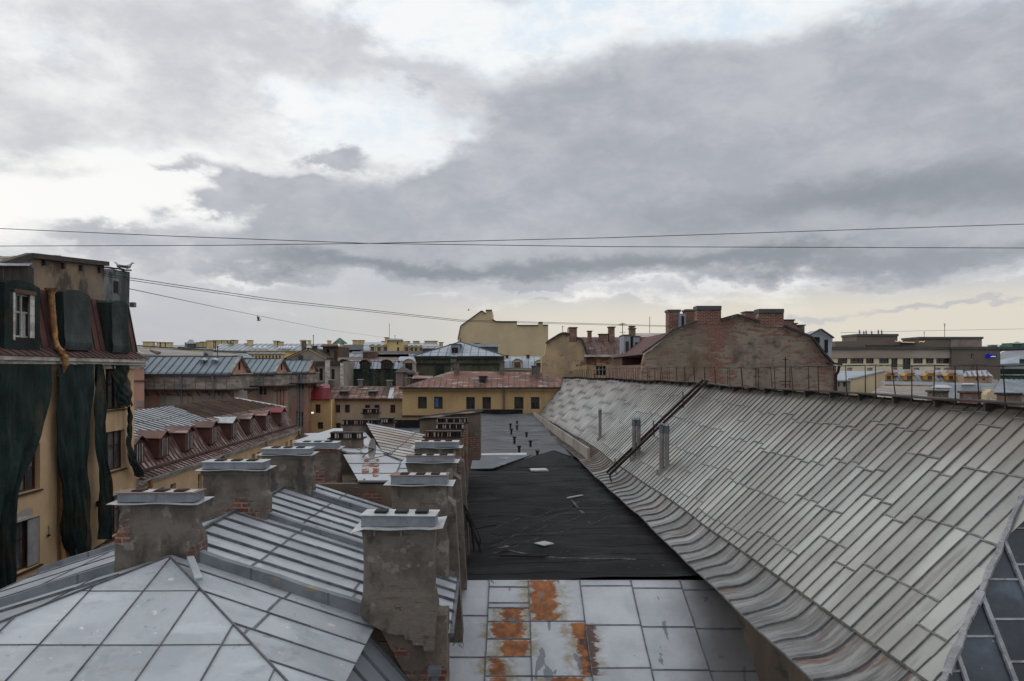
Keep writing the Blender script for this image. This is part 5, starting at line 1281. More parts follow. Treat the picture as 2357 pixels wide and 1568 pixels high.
for (du, z0, z1) in ((.08, -4.95, -4.86), (.2, -4.85, -4.74), (.30, -4.735, -4.63)): q.hexa([L(UM, VS, z0), L(UM + du, VS, z0), L(UM + du, VE, z0), L(UM, VE, z0)], [L(UM, VS, z1), L(UM + du, VS, z1), L(UM + du, VE, z1), L(UM, VE, z1)])
q.build('cornice', 'white_stone', mh)
for v in (31.6, 40.4, 48.6, 57.2):
    q = MB(); q.tube([L(UM + .3, v, -4.70), L(UM + .3, v, -5.0), L(UM + .12, v, -5.25), L(UM + .12, v, -H + .2)], .09, 8); q.build('downpipe', 'pipe_rust', mh)
def mdorm(v, mt='redsheet', rt='mansard'):
    w2 = .52; zt = -3.12; zb = -4.05; uf = -14.72
    q = MB(); q.hexa([L(uf, v - w2, zb), L(uf, v + w2, zb), L(-15.9, v + w2, zb), L(-15.9, v - w2, zb)], [L(uf, v - w2, zt), L(uf, v + w2, zt), L(-15.9, v + w2, zt), L(-15.9, v - w2, zt)])
    q.prism([L(uf, v - w2, zt), L(uf, v + w2, zt), L(uf, v, zt + .22)], (-1.2, 0, 0)); d_ = q.build('dormer', mt, mh)
    q = MB()
    for a, b in ((L(uf + .14, v - w2 - .12, zt - .04), L(uf + .14, v, zt + .26)), (L(uf + .14, v + w2 + .12, zt - .04), L(uf + .14, v, zt + .26))): q.prism([a, b, b + Vector((-1.35, 0, .02)), a + Vector((-1.35, 0, .02))], (0, 0, .03))
    q.build('dormer_roof', rt, d_)
    q = MB(); q.box(L(uf + .004, v - .22, zb + .12), L(uf + .02, v + .22, zt - .1)); q.build('window', 'glass', d_)
    q = MB(); q.box(L(uf + .02, v - .26, zb + .08), L(uf + .045, v - .2, zt - .06)); q.box(L(uf + .02, v + .2, zb + .08), L(uf + .045, v + .26, zt - .06)); q.box(L(uf + .02, v - .02, zb + .1), L(uf + .04, v + .02, zt - .06)); q.build('window_frame', 'frame_white', d_)
for x, mt_, rt in ((320, 'redsheet', 'mansard'), (378, 'redsheet', 'redroof'), (436, 'redsheet', 'mansard'), (492, 'redsheet', 'rustroof'), (539, 'redsheet', 'galv_top'), (579, 'redsheet', 'redroof'), (615, 'redsheet', 'redroof'), (650, 'redsheet', 'crimson')):
    mdorm(-14.72 * F / (x - 1112), mt_, rt)

# ================================================================== PINK BUILDING with three gabled wings
pk_ = thing('pink_building', 'dilapidated pink building with three blue grey gabled wings behind the red mansard house', 'building', L(-24, 70, -H))
for wi, (v0, v1, wins) in enumerate(((58.2, 62.9, []), (70.6, 75.8, [(594, 614, 884, 911)]), (83.8, 88.7, [(683, 699, 876, 896), (682, 698, 947, 984)]))):
    uL, uR = -29.5, -20.0; vm_ = (v0 + v1) / 2
    O = L(uL, v0, -H); ops = []
    for (a, b, c, d) in wins: ops.append((P(a, 0, v0).x - O.x, P(b, 0, v0).x - O.x, H + (850 - d) / F * v0, H + (850 - c) / F * v0))
    q = MB(); facade(q, O, (1, 0, 0), uR - uL, H - .35, ops, (0, .25, 0))
    sops = [(1.0 + k * 1.15, 1.45 + k * 1.15, z, z + 1.9) for k in range(3) for z in (H - 3.9, H - 7.9)]
    O2 = L(uR, v0, -H); facade(q, O2, (-KS, 1, 0), v1 - v0, H - .35, sops, (-.2, 0, 0))
    q.face([L(uL, v1, -H), L(uR, v1, -H), L(uR, v1, -.35), L(uL, v1, -.35)]); q.build('wall', 'pink', pk_)
    for op in ops: window(pk_, O, (1, 0, 0), op, (0, .25, 0), 'frame_white', 'glass', (1, 1), .08)
    for op in sops: window(pk_, O2, (-KS, 1, 0), op, (-.2, 0, 0), 'frame_white', 'glass', (0, 1), .06)
    q = MB(); q.prism([L(uR, v0, -.33), L(uR, v1, -.33), L(uR, vm_, 1.0)], (-.3, 0, 0)); gb = q.build('gable', 'pink_clean', pk_)
    q = MB(); q.tube([L(uR + .03, vm_, -.05), L(uR + .03, vm_, .62)], .10, 8); q.build('round_window', 'flue', gb)
    q = MB(); q.bar(L(uR + .18, v0 - .15, -.42), L(uR + .18, v1 + .15, -.42), .40, .12); q.bar(L(uR + .12, v0 - .1, -.36), L(uR + .12, vm_, .95), .26, .14); q.bar(L(uR + .12, v1 + .1, -.36), L(uR + .12, vm_, .95), .26, .14); q.build('pediment_moulding', 'grey_trim', gb)
    q = MB(); a, b = L(uL - 1.5, v0 - .35, -.42), L(uR + .30, v0 - .35, -.42); c, d = L(uR + .30, vm_, 1.05), L(uL - 1.5, vm_, 1.05)
    facet(q, [a, b, c, d], (1, 0, 0), .62, [.35], sw=.05, sh=.06, bend=False); facet(q, [L(uL - 1.5, v1 + .3, -.42), L(uR + .3, v1 + .3, -.42), c, d], (1, 0, 0), .62, [], sw=.05, sh=.06, bend=False)
    q.bar(d, c, .12, .06, 1); q.bar(b, c, .07, .07, 1); q.build('roof', ['blueroof', 'blueseam'], pk_)
    q = MB(); q.hexa([L(uL, v0 - .4, -.55), L(uR + .2, v0 - .4, -.55), L(uR + .2, v0, -.55), L(uL, v0, -.55)], [L(uL, v0 - .4, -.44), L(uR + .2, v0 - .4, -.44), L(uR + .2, v0, -.44), L(uL, v0, -.44)])
    q.bar(L(uL, v0 - .42, -.44), L(uR + .3, v0 - .42, -.40), .08, .08); q.build('gutter', 'blueseam', pk_)
    q = MB(); q.hexa([L(uL, v0 - .12, -1.55), L(uR + .12, v0 - .12, -1.55), L(uR + .12, v1, -1.55), L(uL, v1, -1.55)], [L(uL, v0 - .12, -.56), L(uR + .12, v0 - .12, -.56), L(uR + .12, v1, -.56), L(uL, v1, -.56)]); q.build('frieze', 'grey_trim', pk_)
    q = MB(); 
    q.hexa([L(uL, v0 - .95, -1.62), L(uR + .9, v0 - .95, -1.62), L(uR + .9, v1 + .2, -1.62), L(uL, v1 + .2, -1.62)], [L(uL, v0 - .95, -1.56), L(uR + .9, v0 - .95, -1.56), L(uR + .9, v1 + .2, -1.56), L(uL, v1 + .2, -1.56)])
    x = uL
    while x < uR + .8: q.bar(L(x, v0 - .05, -2.1), L(x, v0 - .9, -1.6), .05, .05); q.bar(L(x, v0 - .9, -1.56), L(x, v0 - .9, -.75), .03, .03); x += .8
    v = v0
    while v < v1: q.bar(L(uR + .05, v, -2.2), L(uR + .85, v, -1.6), .05, .05); v += .8
    q.bar(L(uL, v0 - .9, -1.0), L(uR + .9, v0 - .9, -1.0), .03, .03); q.build('protective_scaffold', 'trimdark', pk_)
    q = MB()
    for xx in ((-27.5, -23.7, -21.2), (-21.4,), (-20.9, -20.6))[wi]:
        q = MB(); q.tube([L(xx, v0 - .3, -.55), L(xx + .05, v0 - .2, -1.6), L(xx, v0 - .12, -2.2), L(xx, v0 - .12, -H + .5)], .09, 8); q.build('downpipe', 'pipe_grey', pk_)
    if wi == 0:
        for (x0, x1, y0, y1) in ((366, 443, 905, 938), (460, 530, 898, 938), (538, 603, 898, 938)):
            a, b = P(x0, y1, v0 - .08), P(min(x1, 568), y0, v0 - .08)
            q = MB(); n = 9; q.prism([a, Vector((b.x, a.y, a.z))] + [Vector((b.x + (a.x - b.x) * k / n, a.y, b.z + U(-.12, .12))) for k in range(n + 1)], (0, .1, 0)); q.build('bare_patch', 'concrete', pk_)
        q = MB(); q.prism([P(462, 905, v0 - .1), P(530, 905, v0 - .1), P(530, 897, v0 - .1), P(462, 897, v0 - .1)], (0, .1, 0)); q.build('brick_band', 'brick', pk_)
        q = MB(); q.prism([P(370, 912, v0 - .11), P(442, 913, v0 - .11), P(440, 906, v0 - .11), P(400, 908, v0 - .11), P(372, 905, v0 - .11)], (0, .1, 0)); q.build('brick_band', 'brick', pk_)
        for (x, y) in ((479, 817),):
            c_ = P(x, y, 61.0); ac = thing('air_conditioner', 'white air conditioner unit on the ridge of the nearest gabled wing', 'air conditioner', c_ - Vector((0, 0, .3)))
            q = MB(); q.box(c_ + Vector((-.32, -.2, -.22)), c_ + Vector((.32, .2, .25))); q.build('casing', 'frame_white', ac)
            q = MB(); q.tube([c_ + Vector((-.1, -.24, .0)), c_ + Vector((-.1, -.19, .0))], .17, 14); q.build('fan_grille', 'darkgrey', ac)
            q = MB(); q.box(c_ + Vector((-.6, -.3, -.34)), c_ + Vector((.6, .3, -.22))); q.build('bracket', 'darkgrey', ac)
def hood(x, yt, yb, d, label):
    a, b = P(x - 4, yb, d), P(x + 4, yt + 3, d); t = thing('roof_vent', label, 'vent', P(x, yb, d), 'hooded vents on the nearest gabled wing')
    q = MB(); q.box((a.x, d, a.z - .3), (b.x, d + .35, b.z)); q.build('shaft', 'pipe_grey', t)
    q = MB(); q.prism([P(x - 7, yt + 1, d - .1), P(x + 8, yt + 4, d - .1), P(x + 8, yt + 2.5, d - .1), P(x, yt - 1, d - .1)], (0, .6, .05)); q.build('hood', 'galv_top', t)
hood(464, 826, 842, 59.35, 'left of the two hooded sheet vents on the nearest gabled wing')
hood(490, 826, 841, 59.35, 'right of the two hooded sheet vents on the nearest gabled wing')
# salmon stub next to the netted building
t = thing('salmon_building', 'narrow strip of clean salmon wall showing right of the netted building', 'building', P(315, 0, 56) * 1 - Vector((0, 0, P(315, 0, 56).z)))
q = MB(); a = P(250, 846, 56); q.hexa([P(250, 0, 56) * 1, P(332, 0, 56), P(332, 0, 60), P(250, 0, 60)], [P(250, 834, 56), P(332, 846, 56), P(332, 846, 60), P(250, 834, 60)])
for i in range(4): q.v[i].z = 0
q.build('wall', 'pink_clean', t)
q = MB(); q.bar(P(250, 831, 55.9), P(333, 845, 55.9), .3, .15); q.build('coping', 'blueroof', t)
q = MB(); q.bar(P(306, 879, 55.95), P(332, 879, 55.95), .08, .12); q.build('string_course', 'brick_dark', t)
q = MB(); q.box(P(314, 938, 55.94), P(330, 922, 56.02)); q.build('bare_patch', 'concrete', t)

# ================================================================== YELLOW HOUSE closing the view
yh = thing('yellow_house', 'ochre yellow house with a faded red sheet roof closing the end of the felt roofs', 'house', P(1100, 850, 80) * 1 - Vector((0, 0, H)))
front(yh, 926, 1300, 898, 80, [(962, 982.5, 913.5, 941), (999, 1019, 913.5, 941.5), (1073, 1093, 914, 942), (1110.5, 1130, 914, 942), (1184, 1205, 914, 942), (1222, 1242, 914, 942)], 'yellow_far', 'frame', 'glass', (1, 1), .3, 9, th=.10)
roofq(yh, [P(918, 893, 79.4), P(1310, 893, 79.4), P(1240, 856, 84), P(1040, 853.5, 84)], 'redroof', 'brick_dark', .62, [1.7, 3.4, 5.0], .04, .05)
q = MB(); q.prism([P(1310, 893, 79.4), P(1330, 880, 86), P(1240, 856, 84)], (0, 0, -.1)); q.prism([P(1040, 853.5, 84), P(1240, 856, 84), P(1300, 890, 90), P(1000, 890, 90)], (0, 0, -.1)); q.build('rear_roof', 'redroof', yh)
q = MB(); q.box(P(922, 899, 79.6), P(1300, 894, 79.9)); q.box(P(926, 904, 79.85), P(1300, 902, 80.0)); q.box(P(926, 901, 79.8), P(1300, 899, 80.0)); q.build('cornice', 'yellow_far', yh)
q = MB(); q.box(P(924, 959, 79.7), P(1240, 956, 80)); q.build('string_course', 'trimdark', yh)
q = MB(); q.bar(P(918, 894, 79.3), P(1062, 895.5, 79.3), .12, .14); q.bar(P(1062, 895.5, 79.3), P(1310, 894, 79.3), .12, .14); q.build('gutter', 'trimdark', yh)
for x in (1159.5,): q = MB(); q.tube([P(x, 897, 79.6), P(x, 968, 79.8), P(x, 1100, 79.8)], .12, 8); q.build('downpipe', 'plaster_brown', yh)
stack(yh, 1045, 1055.5, 835, 858, 83, 'plaster', 'darkgrey', 1.0); stack(yh, 1150, 1160, 835, 858, 83, 'plaster', 'darkgrey', 1.0); stack(yh, 1224, 1243, 844, 866, 82.5, 'plaster', 'darkgrey', 1.2)
dormer(yh, 1103, 1119, 867, 883, 80.8, 'trimdark', 'brick_dark', 'flue', False, 2.2, .6, 'trimdark')
q = MB(); q.box(P(1001, 938, 80.18), P(1009, 917, 80.24)); q.build('blue_curtain', 'skin_blue', yh)

# ================================================================== LOW HOUSE with the red roof, and its crimson roofed neighbour
t = thing('beige_house', 'beige house under a faded red roof, two small dormers', 'house', P(850, 0, 88) * 1 - Vector((0, 0, P(850, 0, 88).z)))
front(t, 763, 930, 919, 88, [(771.5, 783, 932, 950.5), (793.5, 805, 932, 950.5), (840, 851, 932, 951), (861.7, 873.5, 932, 951), (898.5, 909.7, 932, 951), (773, 784, 974, 988), (830, 842, 976, 990)], 'beige_far', 'frame', 'glass', (1, 1), .3, 8, th=.1)
roofq(t, [P(756, 919, 87.6), P(934, 919, 87.6), P(926, 889, 91), P(765, 889, 91)], 'redroof', 'brick_dark', .65, [1.4, 2.8], .04, .05)
q = MB(); q.prism([P(893, 917, 87.7), P(905, 918, 87.7), P(908, 892, 90.7), P(898, 892, 90.7)], (0, 0, .02)); q.build('pale_patch', 'whitesheet', t)
q = MB(); q.bar(P(756, 919.5, 87.5), P(934, 919.5, 87.5), .14, .12); q.build('gutter', 'trimdark', t)
q = MB(); q.box(P(851, 950, 87.95), P(861, 930, 88)); q.build('bare_patch', 'concrete', t)
for a in ((781.7, 798.5, 901, 915), (848, 865.5, 901, 915)): dormer(t, *a, 88.6, 'trimdark', 'bluepale', 'glass_pale', False, 2.2, .55, 'trimdark')
for a in ((755.5, 766, 876, 890), (824, 832, 875, 890), (890, 900, 877, 890)): stack(t, *a, 90.5, 'plaster', 'bluepale', .9)
t = thing('crimson_roofed_house', 'yellow house with a crimson roof and a string of lights round its wall', 'house', P(742, 0, 86) * 1 - Vector((0, 0, P(742, 0, 86).z)))
front(t, 716, 763, 919, 86, [(725.5, 737.5, 931, 951), (731, 743.5, 972, 988), (731, 743.5, 1004, 1020)], 'yellow_far', 'frame', 'glass', (1, 1), .3, 7, th=.1)
roofq(t, [P(716, 919, 85.7), P(760, 919, 85.7), P(760, 893, 86.8), P(716, 893, 86.8)], 'crimson', 'brick_dark', .7, [], .05, .06)
q = MB(); q.prism([P(716, 893, 86.8), P(760, 893, 86.8), P(758, 884, 90), P(716, 884, 90)], (0, 0, -.1)); q.build('upper_roof', 'crimson', t)
q = MB()
pts = [P(723 + i * 4, 920.6, 85.9) for i in range(10)] + [P(763, 924 + i * 4, 85.9) for i in range(19)] + [P(763 - i * 4, 1000.5, 85.9) for i in range(10)]
for p in pts: q.box(p - Vector((.025, .025, .025)), p + Vector((.025, .025, .025)))
tag(q.build('string_lights_and_glints', 'bulb'), 'string of tiny warm bulbs outlining the yellow wall under the crimson roof', 'string lights')
q = MB(); q.box(P(744.5, 952, 84.9) if False else P(716.5, 952, 82.5), P(722, 948.5, 82.7)); 
t = thing('wall_lamp', 'small bright lamp on the far pink wing beside the crimson roofed house', 'lamp', P(720, 953, 84)); q.build('lamp_head', 'lamp', t)
q = MB(); q.bar(P(716, 951, 83.5), P(719, 950.5, 82.6), .06, .06); q.build('bracket', 'iron', t)

# ================================================================== middle distance between the pink wings and the yellow house
t = thing('pilastered_building', 'dark grey rendered block with two pale pilasters behind the crimson roof', 'building', P(755, 0, 100) * 1 - Vector((0, 0, P(755, 0, 100).z)))
front(t, 712, 792, 832, 100, [(735, 743, 848, 876), (763, 770, 850, 880)], 'concrete', 'trimdark', 'glass', (0, 1), .4, 12, th=.1)
for a in ((791 - 6, 792 + 6), (735 - 13, 735 - 5)): pass
for (a, b) in ((748, 761), (783, 791)): q = MB(); q.box(P(a, 890, 99.5), P(b, 830 if a < 760 else 836, 100)); q.build('pilaster', 'white_stone', t)
q = MB(); q.box(P(712, 841, 99.7), P(790, 832, 100.3)); q.build('burnt_parapet', 'trimdark', t)
t = thing('gabled_outhouse', 'grey gabled house wall with a lit dotted roof edge behind the pink wings', 'house', P(710, 0, 112) * 1 - Vector((0, 0, P(710, 0, 112).z)))
q = MB(); q.prism([Vector((P(655, 0, 112).x, 112, 0)), Vector((P(752, 0, 112).x, 112, 0)), P(752, 824, 112), P(709, 803, 112), P(655, 826, 112)], (0, 8, 0)); q.build('gable_wall', 'concrete', t)
q = MB(); q.prism([P(653, 827, 111.6), P(709, 802, 111.6), P(709, 800, 111.6), P(653, 825, 111.6)], (0, 8, 0)); q.prism([P(709, 802, 111.6), P(754, 825, 111.6), P(754, 823, 111.6), P(709, 800, 111.6)], (0, 8, 0)); q.build('roof', 'trimdark', t)
q = MB(); q.box(P(687, 830, 111.8), P(697, 818, 112)); q.build('blind_window', 'trimdark', t)
stack(t, 694, 700.5, 785, 812, 112.5, 'plaster', 'pale_yellow', 1.2); stack(t, 718, 726, 798, 818, 112.5, 'brick_dark', 'darkgrey', 1.2)
q = MB()
for i in range(13): p = P(712 + i * 3.2, 804.5 + i * 1.64, 111.4); q.box(p - Vector((.03, .03, .03)), p + Vector((.03, .03, .03)))
for i in range(12): p = P(706 - i * 4.0, 804.5 + i * 1.8, 111.4); q.box(p - Vector((.03, .03, .03)), p + Vector((.03, .03, .03)))
tag(q.build('string_lights_and_glints', 'bulb'), 'string of tiny bulbs following the eaves of the grey gabled house', 'string lights')
t = thing('brick_tower_block', 'dark red brick block with one square hole rising beside the grey gabled house', 'building', P(760, 0, 116) * 1 - Vector((0, 0, P(760, 0, 116).z)))
front(t, 743, 778, 797, 116, [(751, 757.5, 804, 812)], 'brick_dark', 'trimdark', 'flue', (0, 0), .5, 8)
q = MB(); q.prism([P(738, 799, 115.5), P(779, 798, 115.5), P(776, 794, 119), P(742, 795, 119)], (0, 0, .2)); q.build('roof', 'brick_dark', t)
stack(t, 760, 766.5, 808, 834, 115, 'plaster_brown', 'darkgrey', .9)

t = thing('netted_mansard_block', 'block wrapped in black green netting with arched dormers under a rusty roof line', 'building', P(850, 0, 106) * 1 - Vector((0, 0, P(850, 0, 106).z)))
front(t, 790, 912, 849, 106, [], 'net_dark', depth=12)
r = MB(); facet(r, [P(790, 849, 105.8), P(920, 849, 105.8), P(914, 829, 107.5), P(796, 829, 107.5)], (1, 0, 0), .6, [], sw=.05, sh=.06, bend=False); r.build('mansard', ['bluepale', 'blueseam'], t)
q = MB(); q.prism([P(777, 831, 107.2), P(920, 831, 107.2), P(915, 823, 111), P(778, 823, 111)], (0, 0, -.3)); q.build('upper_roof', 'rustroof', t)
dormer(t, 781, 799, 828, 851, 105.6, 'net_dark', 'net_dark', 'flue', True, 2, .4); dormer(t, 828, 851, 829, 850, 105.6, 'net_dark', 'brick_dark', 'flue', True, 2, .4); dormer(t, 877, 903, 828, 850, 105.6, 'net_dark', 'ochre_old', 'flue', True, 2, .5)
front(t, 835, 862, 810, 110, [], 'brick_dark', depth=3, name='roof_cabin', zb=H + 1.3)
q = MB(); q.box(P(834, 811, 109.8), P(863, 808.5, 113.2)); q.build('cabin_roof', 'greyroof', t)
t = thing('blue_mansard_house', 'ochre house with a pale blue mansard and one arched dormer behind the brick turret', 'house', P(935, 0, 116) * 1 - Vector((0, 0, P(935, 0, 116).z)))
front(t, 912, 958, 856, 116, [(932, 954, 862, 882)], 'ochre_old', depth=8)
q = MB(); q.prism([P(911, 856, 115.8), P(958, 856, 115.8), P(956, 830, 117), P(913, 830, 117)], (0, 0, -.2)); q.prism([P(912, 831, 116.8), P(957, 831, 116.8), P(953, 821, 121), P(921, 821, 121)], (0, 0, -.2)); q.build('mansard', 'bluepale', t)
dormer(t, 928, 954, 827, 855, 115.6, 'beige_far', 'bluepale', 'glass', True, 2, .6)
t = thing('brick_turret', 'small grey block turret with a dark pyramid roof', 'turret', P(928, 0, 96) * 1 - Vector((0, 0, P(928, 0, 96).z)))
q = MB(); q.box(Vector((P(911, 0, 96).x, 96, 0)), P(938, 858, 100)); q.build('wall', 'pinkbrick', t)
q = MB(); a, b = P(908, 857, 95.6), P(950, 862, 99.8); top = P(927, 843, 98)
for p, s in (((a.x, 95.6), (P(942, 0, 95.6).x, 95.6)), ((P(942, 0, 95.6).x, 95.6), (P(942, 0, 95.6).x, 100.2)), ((P(942, 0, 95.6).x, 100.2), (a.x, 100.2)), ((a.x, 100.2), (a.x, 95.6))): q.face([Vector((p[0], p[1], a.z)), Vector((s[0], s[1], a.z)), top])
q.face([Vector((a.x, 95.6, a.z)), Vector((P(942, 0, 95.6).x, 95.6, a.z)), Vector((P(942, 0, 95.6).x, 100.2, a.z)), Vector((a.x, 100.2, a.z))]); q.build('roof', 'trimdark', t)
stack(t, 936, 945, 870, 888, 95.5, 'plaster_brown', 'galv', .8)
t = thing('rust_topped_shed', 'low dark shed with a rusty pink roof edge beside the olive netted house', 'shed', P(960, 0, 93) * 1 - Vector((0, 0, P(960, 0, 93).z)))
front(t, 944, 1000, 871, 93, [], 'trimdark', depth=5); q = MB(); q.prism([P(948, 872, 92.8), P(1000, 872, 92.8), P(996, 866, 96), P(951, 866, 96)], (0, 0, .05)); q.build('roof', 'redroof', t)

# olive netted house with the hipped sheet roof
t = thing('netted_hip_house', 'square house wrapped in olive green netting under a pale hipped sheet roof', 'house', P(1058, 0, 120) * 1 - Vector((0, 0, P(1058, 0, 120).z)))
front(t, 955, 1159, 822, 120, [], 'net_olive', depth=13)
r = MB(); ap_ = P(1060, 787, 127)
e_ = [P(952, 819.5, 119.6), P(1163, 819.5, 119.6), P(1150, 817, 133.5), P(965, 817, 133.5)]
facet(r, [e_[0], e_[1], ap_], (1, 0, 0), 1.3, [1.7, 3.6], sw=.06, sh=.06, bend=False); facet(r, [e_[1], e_[2], ap_], (0, 1, 0), 1.3, [], sw=.06, sh=.06, bend=False); r.face([e_[2], e_[3], ap_]); r.face([e_[3], e_[0], ap_])
r.bar(e_[0], ap_, .2, .1, 1); r.bar(e_[1], ap_, .2, .1, 1); r.build('hip_roof', ['bluepale', 'blueseam'], t)
q = MB(); q.box(P(954, 826, 119.5), P(1160, 820, 119.9)); q.box(P(954, 839, 119.7), P(1160, 836, 119.95)); q.build('net_band', 'net_dark', t)
q = MB(); q.box(P(1003, 868, 119.7), P(1022, 840, 119.95)); q.build('net_patch', 'net_dark', t)
dormer(t, 1038.5, 1056, 793, 816, 121, 'bluepale', 'darkgrey', 'flue', False, 4, .80, 'darkgrey', .35)
t = thing('sheet_clad_cabin', 'dark sheet clad roof cabin with a pale flat roof beside the hipped netted house', 'cabin', P(1122, 0, 136) * 1 - Vector((0, 0, P(1122, 0, 136).z)))
q = MB(); q.box(Vector((P(1085, 0, 136).x, 136, 0)), P(1146.5, 798, 143)); q.build('wall', 'darkgrey', t)
q = MB(); q.box(P(1085, 798.5, 135.6), P(1148, 795, 143.3)); q.build('roof', 'bluepale', t)
stack(t, 1093, 1103, 791, 796, 137, 'trimdark', 'darkgrey', 1.5)
# blank cream wall
t = thing('blank_walled_building', 'tall building with a blank cream gable wall, the highest silhouette in the centre', 'building', P(1160, 0, 170) * 1 - Vector((0, 0, P(1160, 0, 170).z)))
SB = [(1052, 790), (1054.5, 782), (1061, 750.7), (1109, 716), (1117.7, 722.6), (1118, 714.7), (1132.5, 714.7), (1133, 735.6), (1142, 741), (1190, 741), (1190, 749.6), (1239, 749.6), (1239.5, 742.7), (1249, 742.7), (1249.7, 749), (1261.7, 749)]
q = MB(); q.prism([Vector((P(1052, 0, 170).x, 170, 0))] + [P(x, y, 170) for x, y in SB] + [Vector((P(1262, 0, 170).x, 170, 0))], (0, 14, 0)); q.build('gable_wall', 'cream', t)
q = MB()
for a, b in zip(SB[1:], SB[2:]):
    if abs(a[0] - b[0]) > 2: q.bar(P(*a, 170) + Vector((0, -.1, 0)), P(*b, 170) + Vector((0, -.1, 0)), .5, .16)
q.build('coping', 'darkgrey', t)
# blue mansard house in front of the blank wall
t = thing('dormered_blue_house', 'cream house with a blue grey mansard and two arched dormers below the blank cream wall', 'house', P(1200, 0, 132) * 1 - Vector((0, 0, P(1200, 0, 132).z)))
front(t, 1161, 1262, 852, 132, [(1182, 1200, 855, 875), (1233, 1250, 855, 872)], 'beige_far', depth=9)
r = MB(); facet(r, [P(1160, 849, 131.8), P(1262, 849, 131.8), P(1262, 831, 133), P(1160, 831, 133)], (1, 0, 0), 1.1, [], sw=.06, sh=.06, bend=False); facet(r, [P(1160, 831, 133), P(1262, 831, 133), P(1262, 821, 138), P(1166, 821, 138)], (1, 0, 0), 1.1, [], sw=.06, sh=.06, bend=False); r.build('mansard', ['bluepale', 'blueseam'], t)
q = MB(); q.bar(P(1160, 851, 131.5), P(1262, 851, 131.5), .3, .3); q.build('cornice', 'greyroof', t)
dormer(t, 1180, 1202, 827, 849, 131.4, 'cream', 'greyroof', 'glass', True, 2.5, .6); dormer(t, 1231, 1252, 829, 850, 131.4, 'cream', 'greyroof', 'glass', True, 2.5, .6)
stack(t, 1164, 1170, 819, 826, 136, 'trimdark', 'trimdark', 1.2); stack(t, 1212, 1219, 818, 826, 136, 'trimdark', 'trimdark', 1.2)

# ================================================================== peeling ochre gable
t = thing('ochre_gabled_house', 'peeling ochre house with a red mansard roof and crumbling brick chimney', 'house', P(1330, 0, 92) * 1 - Vector((0, 0, P(1330, 0, 92).z)))
OG = [(1247, 822), (1253, 818), (1258, 792), (1264, 786), (1290, 770), (1299, 768), (1311, 771), (1311, 753), (1328, 753), (1327, 779), (1338, 782), (1347, 800), (1350, 815), (1350, 870)]
q = MB(); q.prism([Vector((P(1247, 0, 92).x, 92, 0))] + [P(x, y, 92) for x, y in OG] + [Vector((P(1350, 0, 92).x, 92, 0))], (0, 4, 0)); q.build('gable_wall', 'ochre_old', t)
for a, b in zip(OG[2:6] + [(1311, 771)], OG[3:7]): q = MB(); q.bar(P(*a, 91.8), P(*b, 91.8), .5, .2); q.build('verge', 'trimdark', t)
q = MB(); q.bar(P(1327, 779, 91.8), P(1338, 782, 91.8), .5, .2); q.bar(P(1338, 782, 91.8), P(1350, 816, 91.8), .4, .2); q.build('verge', 'trimdark', t)
stack(t, 1311, 1328, 755, 775, 91.9, 'brick', 'brick_dark', 1.3)
front(t, 1350, 1432, 820, 92.6, [(1371, 1396, 842, 866), (1404, 1412, 844, 866)], 'ochre_old', 'frame_white', 'glass', (2, 1), .3, 7, th=.1)
r = MB(); facet(r, [P(1346, 820, 92.3), P(1436, 820, 92.3), P(1434, 798, 94), P(1340, 798, 94)], (1, 0, 0), .8, [1.2], sw=.05, sh=.06, bend=False); facet(r, [P(1336, 798, 94), P(1434, 798, 94), P(1436, 776, 98), P(1328, 779, 98)], (1, 0, 0), .8, [2.0], sw=.05, sh=.06, bend=False); r.build('mansard_roof', ['rustroof', 'brick_dark'], t)
q = MB(); q.bar(P(1345, 821.5, 92), P(1436, 821.5, 92), .5, .25); q.build('cornice', 'white_stone', t)
for a in ((1354, 1362, 763, 776), (1402, 1415, 754, 776), (1451, 1461, 752, 770), (1380, 1400, 770, 778)): stack(t, *a, 96, 'brick', 'brick_dark', 1.2)
# dark wing between the ochre house and the brick gable
t = thing('sheet_dormered_house', 'dark brick house with tall sheet clad dormers left of the great brick gable', 'house', P(1480, 0, 78) * 1 - Vector((0, 0, P(1480, 0, 78).z)))
front(t, 1432, 1510, 818, 78, [(1441, 1449, 848, 866), (1462, 1470, 846, 868), (1478, 1486, 846, 868)], 'brick_dark', 'trimdark', 'glass_pale', (1, 0), .3, 8)
r = MB(); facet(r, [P(1430, 818, 77.8), P(1540, 818, 77.8), P(1548, 776, 80), P(1440, 776, 80)], (1, 0, 0), .6, [], sw=.04, sh=.05, bend=False); r.build('mansard', ['redsheet', 'brick_dark'], t)
q = MB(); q.prism([P(1448, 776, 80), P(1550, 776, 80), P(1545, 767, 84), P(1455, 767, 84)], (0, 0, -.1)); q.build('upper_roof', 'rustwhite', t)
for a in ((1436, 1451, 772, 818), (1458, 1472, 775, 818)): dormer(t, *a, 77.2, 'bluepale', 'darkgrey', 'glass', False, 3, .4, 'trimdark')
q = MB(); q.prism([P(1484, 817, 77.4), P(1502, 812, 77.4), P(1535, 778, 77.4), P(1487, 778, 77.4)], (0, .2, 0)); q.build('side_sheet', 'bluepale', t)
stack(t, 1451, 1463, 757, 776, 79.5, 'plaster_brown', 'plaster', 1.2)

